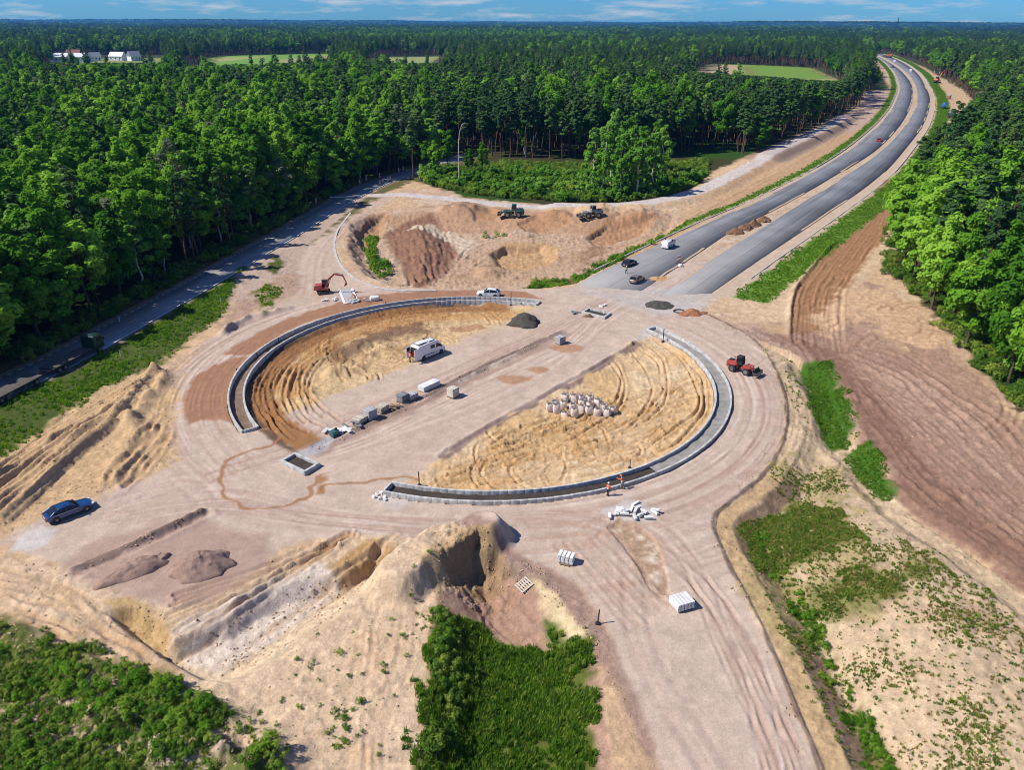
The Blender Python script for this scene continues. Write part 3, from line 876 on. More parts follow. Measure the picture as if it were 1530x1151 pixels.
# grassed hollow with brown head wall, mound at its apex
s_, d_ = lines([jit(spline(W([(596, 868), (640, 842), (668, 824), (702, 812), (716, 806)]), .6), .25, 3, 7)], 5.0)
GZ[s_] += (2.35 + .25 * NC[s_] + .12 * NB[s_]) * (1 - sstep(1.7, 3.9, d_ + .35 * NB[s_]))
BOWL = [(656, 868), (676, 848), (698, 830), (714, 818), (740, 824), (790, 855), (830, 885), (868, 930), (892, 980), (905, 1040), (918, 1151), (960, 1400), (560, 1400), (632, 1151), (643, 1000), (654, 905)]
SMOOTH[sdist(W(BOWL))[0]] *= 1
pit(BOWL, 2.6, [2.2, 3.6, 4.0, 2.8, .8, .5, .45, .42, .42, .45, .5, 1, 1, .7, .55, .5], wob=.6, rnd=.2)
paint(BOWL, A(190, 154, 132), z=-1.0, wob=.4, edge=.4)
paint([(740, 828), (792, 858), (832, 888), (868, 932), (892, 980), (888, 1000), (840, 950), (800, 895), (770, 860)], A(232, 208, 164), z=-.8, wob=.6, edge=.5)
paint([(715, 818), (745, 828), (795, 858), (800, 875), (775, 872), (740, 850)], A(150, 132, 122), z=-.6, wob=.5, edge=.5)
stripe([spline(W([(705, 806), (750, 826), (800, 850), (845, 880), (880, 925), (912, 990), (945, 1080), (985, 1200)]), 1)], 1.0, A(176, 146, 132), wob=.4, soft=.4, alpha=.85)
paint([(895, 990), (930, 1040), (960, 1110), (990, 1200), (930, 1200), (912, 1100), (898, 1040)], A(224, 188, 148), wob=.5, alpha=.8)
ruts([jit(spline(W([(690 + 14 * k, 880 + 4 * k), (720 + 16 * k, 930), (750 + 20 * k, 975)], -2.6), 1), .4, 4, k + 330) for k in range(5)], w=.25, depth=.12, gauge=0, col=A(160, 124, 104), ca=.5)
BOWLG = [(662, 945), (700, 940), (760, 962), (820, 985), (850, 990), (880, 985), (884, 1040), (878, 1100), (884, 1151), (900, 1300), (580, 1300), (632, 1151), (645, 1040)]
paint(BOWLG, A(92, 100, 44, .7), z=-2.4, wob=.8, edge=.6)
paint([(815, 935), (828, 945), (842, 975), (838, 990), (822, 965)], A(80, 100, 40, .8), z=-1.6, wob=.5)
paint([(628, 850), (650, 822), (690, 804), (726, 802), (748, 818), (716, 826), (698, 836), (676, 852), (655, 872)], A(214, 182, 140), z=1.2, wob=.5, edge=.5)
paint([(655, 866), (690, 838), (715, 824), (742, 834), (760, 862), (740, 880), (680, 880)], A(168, 140, 104), z=-.8, wob=.5, edge=.5, alpha=.8)
# scrub in the lower left
SCR = [(-200, 925), (0, 925), (40, 948), (120, 975), (170, 1000), (260, 1020), (330, 1065), (400, 1110), (420, 1151), (440, 1300), (-400, 1300)]
paint(SCR, A(96, 104, 52, .8), wob=1.2, edge=1.0, thr=-.45)
paint([(170, 1060), (240, 1050), (330, 1090), (360, 1140), (260, 1160), (190, 1120)], A(218, 190, 166), wob=1.2, edge=.6, thr=-.1)
hump([jit(spline(W([(150, 1060), (230, 1090), (320, 1120), (380, 1170)]), 1), .8, 4, 5)], 2.2, .9, .7)
hump([jit(spline(W([(-40, 960), (60, 985), (170, 1025), (300, 1085), (400, 1150)]), 1), .8, 4, 6)], 2.0, .6, .6)

# ---- south-east: drop from the pad, ditch, berm and weedy hillside
EDGE = spline(W([(1060, 470), (1122, 503), (1153, 540), (1173, 590), (1175, 640), (1153, 693), (1113, 733), (1073, 763), (1067, 790), (1093, 850), (1151, 965), (1227, 1151), (1290, 1300)]), 1)
SE = [(1124, 505), (1180, 527), (1238, 560), (1262, 622), (1300, 692), (1370, 772), (1450, 822), (1530, 882), (1700, 1000), (1900, 1400), (1330, 1400), (1227, 1151), (1151, 965), (1093, 850), (1067, 790), (1073, 763), (1113, 733), (1153, 693), (1175, 640), (1173, 590), (1153, 540)]
paint(SE, A(228, 200, 164), wob=.3, edge=.4)
s_, d_, m_ = paint(SE, SAND, alpha=0)
blend(s_, m_ * sstep(0, .8, NC[s_] + ND[s_] * .4) * .5, A(206, 170, 138))
SEW = W(SE)
stripe([jit(EDGE, .12, 2, 3)], .22, A(120, 102, 94), wob=.12, soft=.12, alpha=.85)
LOWB = offs(EDGE, -1.9)
de = lines([EDGE], 26)
ins = inpoly(GX[de[0]], GY[de[0]], SEW)
prof = np.interp(de[1], [0, .3, 2.1, 2.5, 4.3, 5.2, 6.8, 9, 16], [0, -.22, -.28, -.5, -1.25, -1.25, -.8, -.4, 0])
GZ[de[0]] += np.where(ins & (GY[de[0]] < 97), prof, 0)
prof2 = np.interp(de[1], [0, .3, 3, 5.5, 8, 11], [0, -.2, -.7, -1.2, -1.1, 0])
tr = sstep(97, 99, GY[de[0]])
GZ[de[0]] += np.where(ins & (GY[de[0]] >= 97), prof2, 0)
south = [p for p in EDGE if p[1] < 84]
stripe([offs(np.array(south), 1.25)], .9, A(214, 182, 138), wob=.15, soft=.15)
stripe([offs(np.array(south), 3.4)], 1.1, A(150, 126, 104), wob=.3, soft=.3)
stripe([offs(np.array(south), 5.0)], .7, A(116, 112, 62, .8), wob=.4, soft=.4, thr=-.1)
D1 = spline(W([(1205, 545), (1232, 580), (1250, 620), (1262, 655), (1290, 690), (1320, 735), (1380, 790), (1450, 840), (1530, 900), (1640, 990)]), 1)
ditch(D1, 3.4, .9)
GD1 = [(1196, 548), (1240, 546), (1258, 590), (1275, 640), (1272, 662), (1245, 668), (1222, 640), (1208, 600)]
GD2 = [(1258, 672), (1300, 668), (1322, 705), (1338, 745), (1318, 750), (1290, 725)]
for g in (GD1, GD2):
    paint(g, A(62, 98, 28, .8), z=-1.0, wob=.6, edge=.6)
paint([(1150, 690), (1200, 670), (1260, 690), (1330, 770), (1400, 850), (1360, 900), (1260, 960), (1220, 1000), (1120, 870), (1100, 790), (1200, 750)], A(176, 160, 110, .62), z=.2, wob=1.5, edge=1, thr=.05, alpha=.8)
paint([(1104, 790), (1190, 745), (1262, 768), (1280, 810), (1200, 840), (1140, 850)], A(120, 122, 62, .62), z=0, wob=1.2, edge=.8, thr=-.35)
paint([(1220, 880), (1280, 862), (1330, 875), (1400, 850), (1340, 905), (1260, 920), (1220, 960)], A(140, 136, 82, .62), z=.3, wob=1.2, edge=1, thr=-.2)
hs_ = lines([spline(W([(1330, 860), (1400, 960), (1460, 1060), (1520, 1200)]), 2)], 26)
GZ[hs_[0]] += 1.6 * np.exp(-(hs_[1] / 9.0) ** 2) * np.where(inpoly(GX[hs_[0]], GY[hs_[0]], SEW), 1, .2)

# ---- fields far off
FIELDS = [([(286, 104), (312, 86), (360, 82), (500, 80), (470, 90), (400, 97), (345, 108)], A(110, 150, 60, .8)), ([(545, 96), (560, 86), (660, 84), (640, 96), (600, 104)], A(140, 150, 90, .8)),
          ([(1038, 112), (1060, 96), (1110, 96), (1210, 101), (1252, 121), (1200, 128), (1120, 124), (1060, 120)], A(112, 142, 56, .8)), ([(70, 108), (90, 88), (250, 86), (240, 104)], A(130, 140, 80, .8))]
for P, c in FIELDS:
    paint(P, c, wob=4, edge=4, big=4)
paint([(1040, 108), (1062, 96), (1108, 97), (1118, 108), (1080, 112)], A(198, 176, 138), wob=6, edge=5)
paint([(1105, 100), (1120, 99), (1140, 117), (1120, 118)], A(120, 128, 62, .8), wob=3, edge=3)
paint([(1180, 120), (1252, 119), (1210, 102), (1245, 117)], A(190, 170, 130), wob=3, edge=3)
paint([(300, 100), (320, 86), (400, 84), (330, 92)], A(190, 180, 120), wob=8, edge=5, alpha=.7)
paint([(400, 90), (490, 82), (500, 86), (420, 95)], A(176, 166, 112), wob=8, edge=5, alpha=.7)

# bed of the two kerb channels
for c_, in ((OC,), (IC,)):
    s = win(c_[0] - 37, c_[0] + 37, c_[1] - 37, c_[1] + 37)
    r_ = np.hypot(GX[s] - c_[0], GY[s] - c_[1])
    a_ = np.degrees(np.arctan2(GY[s] - c_[1], GX[s] - c_[0]))
    def an_(q):
        p = at(*q); return math.degrees(math.atan2(p[1] - c_[1], p[0] - c_[0]))
    f_ = ((a_ > an_((803, 456)) + .5) | (a_ < an_((374, 645)) - .5)) if c_ is OC else ((a_ > an_((576, 735)) + .5) & (a_ < an_((970, 494)) - .5))
    GZ[s] = np.where((r_ > 33.45) & (r_ < 35.9) & f_, np.minimum(GZ[s], -.75), GZ[s])
stripe([GRAV[:75]], 2.6, A(222, 210, 202), wob=.4, soft=.5)
stripe([GRAV[60:]], 3.0, A(206, 192, 184), wob=.6, soft=.7, alpha=.8)
MEDP = np.vstack([offs(C1R, -.6)[2:60], offs(C2L, .6)[2:60][::-1]])
paint(MEDP, A(176, 132, 96), px=False, wob=.6, edge=.6, thr=.15, alpha=.7)
paint(MEDP[:1].repeat(1, 0) if False else MEDP, A(230, 212, 190), px=False, wob=.6, edge=.6, thr=.45, alpha=.7)
# crumbly, dug ground: sharp broken relief where nothing has been graded
ROUGH = np.zeros_like(GX)
for P_, a_ in ((LS, .12), (TR, .10), (FG, .2), (SCR, 1.0), (PITN, 1.0), (ISW, .45), (ISE, .4), (HS, .4), (SE, .35), ([(640, 812), (690, 800), (760, 830), (800, 870), (740, 905), (660, 885)], 1.3)):
    s, d = sdist(W(P_), 1)
    ROUGH[s] = np.maximum(ROUGH[s], a_ * sstep(-.3, 1.2, d))
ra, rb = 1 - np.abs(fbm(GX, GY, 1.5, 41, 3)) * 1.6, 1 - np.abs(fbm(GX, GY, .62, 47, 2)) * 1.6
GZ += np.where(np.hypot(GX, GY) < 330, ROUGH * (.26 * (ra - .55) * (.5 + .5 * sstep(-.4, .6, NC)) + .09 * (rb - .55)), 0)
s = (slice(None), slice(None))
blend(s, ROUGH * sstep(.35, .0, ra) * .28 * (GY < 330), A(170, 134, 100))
# far relief
dist = np.hypot(GX, GY)
GZ += (1 - SMOOTH) * 0.0
FARM = sstep(1600, 5000, dist)
GZ += FARM * (NE * 9 + 3) + sstep(7000, 13500, dist) * (34 + 26 * fbm(GX, GY, 5200, 33, 3))
near = dist < 330
GZ += np.where(near, (1 - SMOOTH) * (0.05 * NB + 0.05 * NA), SMOOTH * .006 * NA)
GC *= (1 + np.where(near, (.04 + .08 * (1 - SMOOTH)) * NA + .05 * NB + RNG.normal(0, .04, GX.shape), .0))[..., None].astype(np.float32)
# sheets of asphalt lie on a lowered bed
for poly in (np.vstack([C1L, C1R[::-1]]), np.vstack([C2L, C2R[::-1]]), np.vstack([offs(OR, ORW), offs(OR, -ORW)[::-1]])):
    s, d = sdist(poly, 2)
    GZ[s] = np.where(d > -.3, np.minimum(GZ[s], -.06), GZ[s])
    far_ = np.hypot(GX[s], GY[s]) > 330
    GZ[s] = np.where((d > -4) & far_, np.minimum(GZ[s], -.25), GZ[s])

def gz(x, y):
    """Height of the ground."""
    x, y = np.asarray(x, float), np.asarray(y, float)
    r = np.clip(np.searchsorted(YR, y) - 1, 0, len(YR) - 2)
    fy = np.clip((y - YR[r]) / (YR[r + 1] - YR[r]), 0, 1)
    hw = 0.75 * np.maximum(y, 28) + 22
    u = x / hw
    c = np.clip(np.searchsorted(UC, u) - 1, 0, len(UC) - 2)
    fx = np.clip((u - UC[c]) / (UC[c + 1] - UC[c]), 0, 1)
    return (GZ[r, c] * (1 - fx) + GZ[r, c + 1] * fx) * (1 - fy) + (GZ[r + 1, c] * (1 - fx) + GZ[r + 1, c + 1] * fx) * fy

def hit(px, py, dz=0.0):
    """The point of the ground seen at (px, py)."""
    z = 0.0
    for _ in range(12):
        x, y = at(px, py, z)
        z = 0.5 * z + 0.5 * float(gz(x, y))
    x, y = at(px, py, z)
    return Vector((x, y, float(gz(x, y)) + dz))

nr, ncl = GX.shape
idx = np.arange(nr * ncl).reshape(nr, ncl)
Q = np.stack([idx[:-1, :-1], idx[:-1, 1:], idx[1:, 1:], idx[1:, :-1]], -1).reshape(-1, 4)
m = bpy.data.materials.new('soil')
m.use_nodes = True
t = m.node_tree
b = t.nodes['Principled BSDF']
b.inputs['Roughness'].default_value = 0.95
b.inputs['Specular IOR Level'].default_value = 0.1
va = N(t, 'ShaderNodeVertexColor', layer_name='soil')
g = N(t, 'ShaderNodeNewGeometry')
mixer = None
def shade(scale, lo, hi, det=5):
    n = N(t, 'ShaderNodeTexNoise')
    n.inputs['Scale'].default_value = scale
    n.inputs['Detail'].default_value = det
    n.inputs['Roughness'].default_value = 0.65
    t.links.new(g.outputs['Position'], n.inputs['Vector'])
    r = N(t, 'ShaderNodeMapRange')
    r.inputs['From Min'].default_value, r.inputs['From Max'].default_value = .3, .7
    r.inputs['To Min'].default_value, r.inputs['To Max'].default_value = lo, hi
    t.links.new(n.outputs[0], r.inputs[0])
    return n, r.outputs[0]
n1, v1 = shade(9.0, .84, 1.15)
n2, v2 = shade(0.55, .90, 1.10)
n4, v4 = shade(2.2, .86, 1.14, 9)
mm = N(t, 'ShaderNodeMath', operation='MULTIPLY')
t.links.new(v1, mm.inputs[0]); t.links.new(v2, mm.inputs[1])
lo4 = N(t, 'ShaderNodeMapRange'); lo4.inputs['To Min'].default_value, lo4.inputs['To Max'].default_value = .3, 1.0
t.links.new(va.outputs['Alpha'], lo4.inputs[0])
mx4 = N(t, 'ShaderNodeMath', operation='SUBTRACT'); t.links.new(v4, mx4.inputs[0]); mx4.inputs[1].default_value = 1.0
my4 = N(t, 'ShaderNodeMath', operation='MULTIPLY_ADD'); t.links.new(mx4.outputs[0], my4.inputs[0]); t.links.new(lo4.outputs[0], my4.inputs[1]); my4.inputs[2].default_value = 1.0
mm2 = N(t, 'ShaderNodeMath', operation='MULTIPLY')
t.links.new(mm.outputs[0], mm2.inputs[0]); t.links.new(my4.outputs[0], mm2.inputs[1])
mm = mm2
vs = N(t, 'ShaderNodeVectorMath', operation='SCALE')
t.links.new(va.outputs['Color'], vs.inputs[0]); t.links.new(mm.outputs[0], vs.inputs['Scale'])
t.links.new(vs.outputs[0], b.inputs['Base Color'])
bp = N(t, 'ShaderNodeBump')
bp.inputs['Strength'].default_value = .8
mra = N(t, 'ShaderNodeMapRange'); mra.inputs['To Min'].default_value, mra.inputs['To Max'].default_value = .12, .8
t.links.new(va.outputs['Alpha'], mra.inputs[0]); t.links.new(mra.outputs[0], bp.inputs['Strength'])
bp.inputs['Distance'].default_value = .14
n3 = N(t, 'ShaderNodeTexNoise')
n3.inputs['Scale'].default_value = 3.6
n3.inputs['Detail'].default_value = 7
n3.inputs['Roughness'].default_value = .7
t.links.new(g.outputs['Position'], n3.inputs['Vector'])
t.links.new(n3.outputs[0], bp.inputs['Height'])
t.links.new(bp.outputs[0], b.inputs['Normal'])
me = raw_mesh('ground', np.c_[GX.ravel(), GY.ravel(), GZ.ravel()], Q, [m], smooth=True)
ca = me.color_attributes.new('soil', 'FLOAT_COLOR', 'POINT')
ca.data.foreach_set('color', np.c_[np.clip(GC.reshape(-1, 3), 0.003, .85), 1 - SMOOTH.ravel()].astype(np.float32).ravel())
tag(linkobj('ground', me), kind='structure')
# ------------------------------------------------------------------ sheets of asphalt and their paint
def sheet(name, L, R, z0, z1, m, n=None):
    """A layer of road with real thickness between two edges."""
    k = len(L)
    V = [(p[0], p[1], z1) for p in L] + [(p[0], p[1], z1) for p in R] + [(p[0], p[1], z0) for p in L] + [(p[0], p[1], z0) for p in R]
    Fc = []
    for i in range(k - 1):
        Fc.append((i, i + 1, k + i + 1, k + i))
        Fc.append((i, 2 * k + i, 2 * k + i + 1, i + 1))
        Fc.append((k + i, k + i + 1, 3 * k + i + 1, 3 * k + i))
    Fc.append((0, k, 3 * k, 2 * k))
    me = raw_mesh(name, np.array(V), np.array(Fc), [m])
    s_a = np.r_[0, np.cumsum(np.hypot(*np.diff(np.asarray(L), axis=0).T))]
    wd_ = np.hypot(*(np.asarray(L) - np.asarray(R)).T)
    uvs = np.c_[np.r_[s_a, s_a, s_a, s_a], np.r_[0 * wd_, wd_, 0 * wd_, wd_]]
    uv = me.uv_layers.new(name='lane')
    li = np.empty(len(me.loops), np.int32); me.loops.foreach_get('vertex_index', li)
    uv.data.foreach_set('uv', uvs[li].astype(np.float32).ravel())
    bm = bmesh.new(); bm.from_mesh(me); bmesh.ops.recalc_face_normals(bm, faces=bm.faces); bm.to_mesh(me); bm.free()
    if me.polygons[0].normal.z < 0:
        me.flip_normals()
    return linkobj(name, me)

def asphalt(name, col, stripe_dir, streak=.22, patch=.0):
    m = bpy.data.materials.new(name)
    m.use_nodes = True
    t = m.node_tree
    b = t.nodes['Principled BSDF']
    b.inputs['Roughness'].default_value = .78
    b.inputs['Specular IOR Level'].default_value = .35
    g = N(t, 'ShaderNodeNewGeometry')
    uvn = N(t, 'ShaderNodeUVMap', uv_map='lane')
    mpn = N(t, 'ShaderNodeMapping')
    mpn.inputs['Scale'].default_value = (.02, .9, 1)
    t.links.new(uvn.outputs[0], mpn.inputs['Vector'])
    vals = []
    for src, sc, lo, hi in ((mpn.outputs[0], 1.0, 1 - streak, 1 + streak), (g.outputs['Position'], .05, .78, 1.22), (g.outputs['Position'], 6.0, .9, 1.1)):
        n = N(t, 'ShaderNodeTexNoise')
        n.inputs['Scale'].default_value = sc
        n.inputs['Detail'].default_value = 5
        t.links.new(src, n.inputs['Vector'])
        r = N(t, 'ShaderNodeMapRange')
        r.inputs['From Min'].default_value, r.inputs['From Max'].default_value = .3, .7
        r.inputs['To Min'].default_value, r.inputs['To Max'].default_value = lo, hi
        t.links.new(n.outputs[0], r.inputs[0])
        vals.append(r.outputs[0])
    a = N(t, 'ShaderNodeMath', operation='MULTIPLY'); t.links.new(vals[0], a.inputs[0]); t.links.new(vals[1], a.inputs[1])
    a2 = N(t, 'ShaderNodeMath', operation='MULTIPLY'); t.links.new(a.outputs[0], a2.inputs[0]); t.links.new(vals[2], a2.inputs[1])
    v = N(t, 'ShaderNodeVectorMath', operation='SCALE'); v.inputs[0].default_value = tuple(float(x) for x in col)
    t.links.new(a2.outputs[0], v.inputs['Scale'])
    src = v.outputs[0]
    if patch:      # dust blown and driven over the near end from the gravel
        sx = N(t, 'ShaderNodeSeparateXYZ'); t.links.new(g.outputs['Position'], sx.inputs[0])
        nn = N(t, 'ShaderNodeTexNoise'); nn.inputs['Scale'].default_value = .16; nn.inputs['Detail'].default_value = 6
        t.links.new(g.outputs['Position'], nn.inputs['Vector'])
        ma = N(t, 'ShaderNodeMath', operation='MULTIPLY_ADD'); t.links.new(nn.outputs[0], ma.inputs[0]); ma.inputs[1].default_value = 60; t.links.new(sx.outputs['Y'], ma.inputs[2])
        rr = N(t, 'ShaderNodeMapRange'); rr.inputs['From Min'].default_value, rr.inputs['From Max'].default_value = patch + 105, patch + 30
        rr.inputs['To Max'].default_value = .85
        t.links.new(ma.outputs[0], rr.inputs[0])
        mxx = N(t, 'ShaderNodeMixRGB'); t.links.new(rr.outputs[0], mxx.inputs[0]); t.links.new(src, mxx.inputs[1])
        mxx.inputs[2].default_value = (*[float(x) for x in A(186, 182, 179)], 1)
        src = mxx.outputs[0]
    t.links.new(src, b.inputs['Base Color'])
    MATS[name] = m
    return m

NEWA = asphalt('new_asphalt', lin((128, 130, 135)) * .66, math.atan2(78, 100), .36, 150)
OLDA = asphalt('old_asphalt', lin((148, 148, 150)) * .66, math.atan2(90, 35), .2)
PAINTW = mat('road_paint', (.62, .62, .6), .7, var=.25, scale=2)
PAINTY = mat('yellow_paint', (.5, .36, .06), .7, var=.25, scale=2)
def sub(c, t0, t1, n=90):
    q = resamp(c, 600)
    return resamp(q[int(t0 * 599):int(t1 * 599) + 1], n)
for L, R in ((C1L, C1R), (C2L, C2R)):
    o = sheet('motorway', resamp(L, 160), resamp(R, 160), -.3, .10, NEWA)
    tag(o, kind='structure')
orc = resamp(OR, 140)
tag(sheet('old_road', offs(orc, ORW), offs(orc, -ORW), -.3, .03, OLDA), kind='structure')
def mark(name, paths, w, z, m):
    V, Fc = [], []
    for p in paths:
        l, r = offs(p, w / 2), offs(p, -w / 2)
        o, k = len(V), len(p)
        V += [(*q, z) for q in l] + [(*q, z) for q in r]
        Fc += [(o + i, o + k + i, o + k + i + 1, o + i + 1) for i in range(k - 1)]
    return tag(linkobj(name, raw_mesh(name, np.array(V), np.array(Fc), [m])), kind='structure')
def dashes(c, on, off):
    L = np.hypot(*np.diff(c, axis=0).T).sum()
    q = resamp(c, int(L * 2))
    out, i = [], 0
    while i + on * 2 < len(q):
        out.append(q[i:i + int(on * 2) + 1]); i += int((on + off) * 2)
    return out
mark('road_marking', [offs(orc, -3.35)] + dashes(offs(orc, 3.35), 1.2, 1.2), .2, .036, PAINTW)
mark('road_marking', dashes(orc, 3, 4.5), .2, .036, PAINTY)
SEAM = mat('asphalt_seam', (.035, .036, .04), .9, var=.3)
DUSTL = mat('dust_track', lin((150, 151, 154)) * .66, .95, var=.25, scale=.5)
SPILL = mat('spilled_sand', A(212, 184, 152), 1.0, var=.2)
SEAMS, TRACKS, SPILLS = [], [], []
for L, R in ((C1L, C1R), (C2L, C2R)):
    l_, r_ = resamp(L, 400), resamp(R, 400)
    for f in (.5,):
        SEAMS.append(l_ + (r_ - l_) * f)
    for f in (.12, .22, .45, .56, .78, .88):
        a_, b_ = int(RNG.uniform(0, 12)), int(RNG.uniform(25, 70))
        TRACKS.append(jit((l_ + (r_ - l_) * f)[a_:b_], .5, 40, int(f * 100)))
    for e_, sg in ((l_, -1), (r_, 1)):
        i = 2
        while i < 190:
            n_ = int(RNG.uniform(2, 7))
            if RNG.uniform() < .3:
                SPILLS.append(jit(offs(e_[i:i + n_ + 2], sg * .25), .2, 2, i))
            i += n_ + int(RNG.uniform(1, 6))
mark('road_seam', SEAMS, .07, .104, SEAM)
mark('spilled_sand', SPILLS, .55, .112, SPILL)
# thin cross joints and rails laid over the far carriageway
# ------------------------------------------------------------------ concrete kerb rings
CONC = mat('kerb_concrete', (.40, .40, .385), .85, var=.30, scale=1.4, bump=.15, bscale=8)
CONCD = mat('grey_concrete', (.40, .40, .39), .85, var=.2, scale=1.4)
SOILF = mat('dark_fill', A(74, 64, 56), 1.0, var=.28, scale=.6, bump=.8, bscale=5)
GRVF = mat('gravel_fill', A(166, 162, 156), 1.0, var=.22, scale=.8, bump=.8, bscale=6)
BRNF = mat('brown_fill', A(140, 116, 98), 1.0, var=.25, scale=.8, bump=.8, bscale=5)
STEEL_D = mat('dark_steel', (.03, .03, .035), .55, .3)
BLACKP = mat('black_plastic', (.02, .02, .022), .6)

def kerb_run(path, w, z0, z1, seg=1.0, gap=.006):
    """A run of precast kerb stones, each a block of its own shape with a small joint."""
    L = np.hypot(*np.diff(path, axis=0).T).sum()
    n = max(1, int(round(L / seg)))
    q = resamp(path, n + 1)
    b = MB()
    for i in range(n):
        p, r = q[i], q[i + 1]
        d = r - p
        l = np.hypot(*d)
        b.box(((p[0] + r[0]) / 2, (p[1] + r[1]) / 2, (z0 + z1) / 2 + RNG.normal(0, .008)), (l - gap, w, z1 - z0), math.atan2(d[1], d[0]))
    return b
def fill_sheet(outer, inner, z, amp, seed):
    k = len(outer)
    m_ = 9
    V = []
    for i in range(k):
        for j in range(m_):
            p = outer[i] + (inner[i] - outer[i]) * j / (m_ - 1)
            V.append((p[0], p[1], z))
    V = np.array(V)
    V[:, 2] += amp * fbm(V[:, 0], V[:, 1], 1.1, seed, 3)
    idx_ = np.arange(k * m_).reshape(k, m_)
    return V, np.stack([idx_[:-1, :-1], idx_[1:, :-1], idx_[1:, 1:], idx_[:-1, 1:]], -1).reshape(-1, 4)
def ang(c, px):
    p = at(*px)
    return math.degrees(math.atan2(p[1] - c[1], p[0] - c[0]))
RO_, RI_ = 35.75, 33.6
def kerb_ring(c, a0, a1, fills, label):
    r = empty('kerb_ring', (c[0], c[1], 0), 0, label, 'kerb')
    cc = np.zeros(2)
    oc, ic = arc(cc, RO_, a0, a1, 150), arc(cc, RI_, a0, a1, 150)
    kerb_run(oc, .27, -.8, .46).build('outer_kerb', CONC, r, bevel=.03)
    kerb_run(ic, .27, -1.2, .46).build('inner_kerb', CONC, r, bevel=.03)
    for aa in (a0, a1):
        u = np.array([math.cos(rad(aa)), math.sin(rad(aa))])
        kerb_run(np.array([u * (RI_ + .2), u * (RO_ - .2)]), .27, -.8, .455).build('end_kerb', CONC, r, bevel=.03)
    for f0, f1, z, m_ in fills:
        b0, b1 = a0 + (a1 - a0) * f0, a0 + (a1 - a0) * f1
        v, q = fill_sheet(arc(cc, RO_ - .16, b0, b1, 160), arc(cc, RI_ + .16, b0, b1, 160), z, .10, int(f0 * 10))
        linkobj('channel_fill', raw_mesh('channel_fill', v, q, [m_], smooth=True), r)
    return r
wa0, wa1 = ang(OC, (374, 645)), ang(OC, (803, 456))
wa0 = wa0 % 360; wa1 = wa1 % 360
kerb_ring(OC, wa0, wa1 if wa1 < wa0 else wa1, [(0, 1, -.30, BRNF)], 'long curved double concrete kerb round the western half of the roundabout island')
ea0, ea1 = ang(IC, (576, 735)), ang(IC, (970, 494))
kerb_ring(IC, ea0, ea1, [(0, .38, -.05, SOILF), (.38, 1, .0, GRVF)], 'long curved double concrete kerb round the eastern half of the roundabout island')
def kerb_box(px4, label, z1=.5, fill=SOILF):
    P = np.array([at(*p, .3) for p in px4])
    c = P.mean(0)
    r = empty('kerb_frame', (c[0], c[1], 0), 0, label, 'kerb')
    for i in range(4):
        a, b_ = P[i] - c, P[(i + 1) % 4] - c
        d = (b_ - a) / np.hypot(*(b_ - a))
        sh = .17 if i % 2 else 0
        kerb_run(np.array([a + d * (.17 if i % 2 else -.17), b_ - d * (.17 if i % 2 else -.17)]), .34, -.2, z1 + (.003 if i % 2 else 0), 1.0).build('kerb_stone', CONC, r, bevel=.025)
    v, q = fill_sheet(np.array([P[0] - c + (P[3] - P[0]) * t for t in np.linspace(.03, .97, 10)]), np.array([P[1] - c + (P[2] - P[1]) * t for t in np.linspace(.03, .97, 10)]), .14, .06, 3)
    linkobj('soil_fill', raw_mesh('soil_fill', v, q, [fill], smooth=True), r)
    return r
kerb_box([(441, 679), (476, 694), (455, 706), (422, 690)], 'rectangular concrete kerb frame with soil inside at the south west end of the crossing')
kerb_box([(880, 461.5), (912, 468.5), (903, 474.5), (871, 467)], 'rectangular concrete kerb frame with dark fill at the north east end of the crossing')
kp = spline(W([(524, 318), (506, 342), (500, 360), (501, 378), (510, 398), (524, 412), (545, 424), (572, 432), (610, 435), (652, 434.5)]), 1)
tag(kerb_run(kp, .5, -.3, .12, 2.0, .03).build('kerb', CONCD), 'low grey curved kerb along the edge of the basin beside the north western arm', 'kerb')
for e_, lb, o_, zz in ((C1L, 'low pale kerb line along the west side of the dual carriageway', 2.0, .2), (C2R, 'low pale kerb line along the east side of the dual carriageway', -3.4, .2)):
    tag(kerb_run(offs(e_, o_)[1:110], .22, -.2, zz - .06, 3.0, .03).build('kerb', CONCD), lb, 'kerb')
# ------------------------------------------------------------------ trees
LEAF_B = leafmat('broad_leaf', [lin(c) * 1.15 for c in ((50, 88, 30), (74, 118, 32), (96, 140, 40), (130, 168, 60))], trans=.38)
LEAF_P = leafmat('pine_needle', [lin(c) * 1.08 for c in ((50, 76, 46), (66, 96, 52), (92, 120, 64))], trans=.22)
LEAF_W = leafmat('birch_leaf', [lin(c) * 1.05 for c in ((74, 118, 40), (98, 144, 50), (130, 168, 76))], trans=.4)
LEAF_G = leafmat('grey_leaf', [lin(c) * .9 for c in ((96, 110, 80), (122, 132, 100))], trans=.2)
BARK = mat('bark', lin((98, 84, 68)) * .6, .95, var=.3, scale=1.5)
BARK_P = mat('pine_bark', lin((138, 102, 78)) * .5, .95, var=.3, scale=1.2)
BARK_W = mat('birch_bark', lin((206, 200, 186)) * .7, .8, var=.35, scale=1.6)

def norm(v):
    return v / (np.linalg.norm(v, axis=-1, keepdims=True) + 1e-9)

def leaf_quads(rng, c, nrm, size):
    """One small folded blade of foliage per centre."""
    n = len(c)
    a = norm(np.cross(nrm, norm(rng.normal(size=(n, 3)))))
    b = np.cross(nrm, a)
    s = size[:, None]
    k = rng.uniform(.55, 1.0, (n, 1))
    V = np.stack([c - a * s, c - b * s * k * .8 - nrm * s * .18, c + a * s, c + b * s * k * .8 - nrm * s * .18], 1).reshape(-1, 3)
    return V, np.arange(4 * n).reshape(-1, 4)

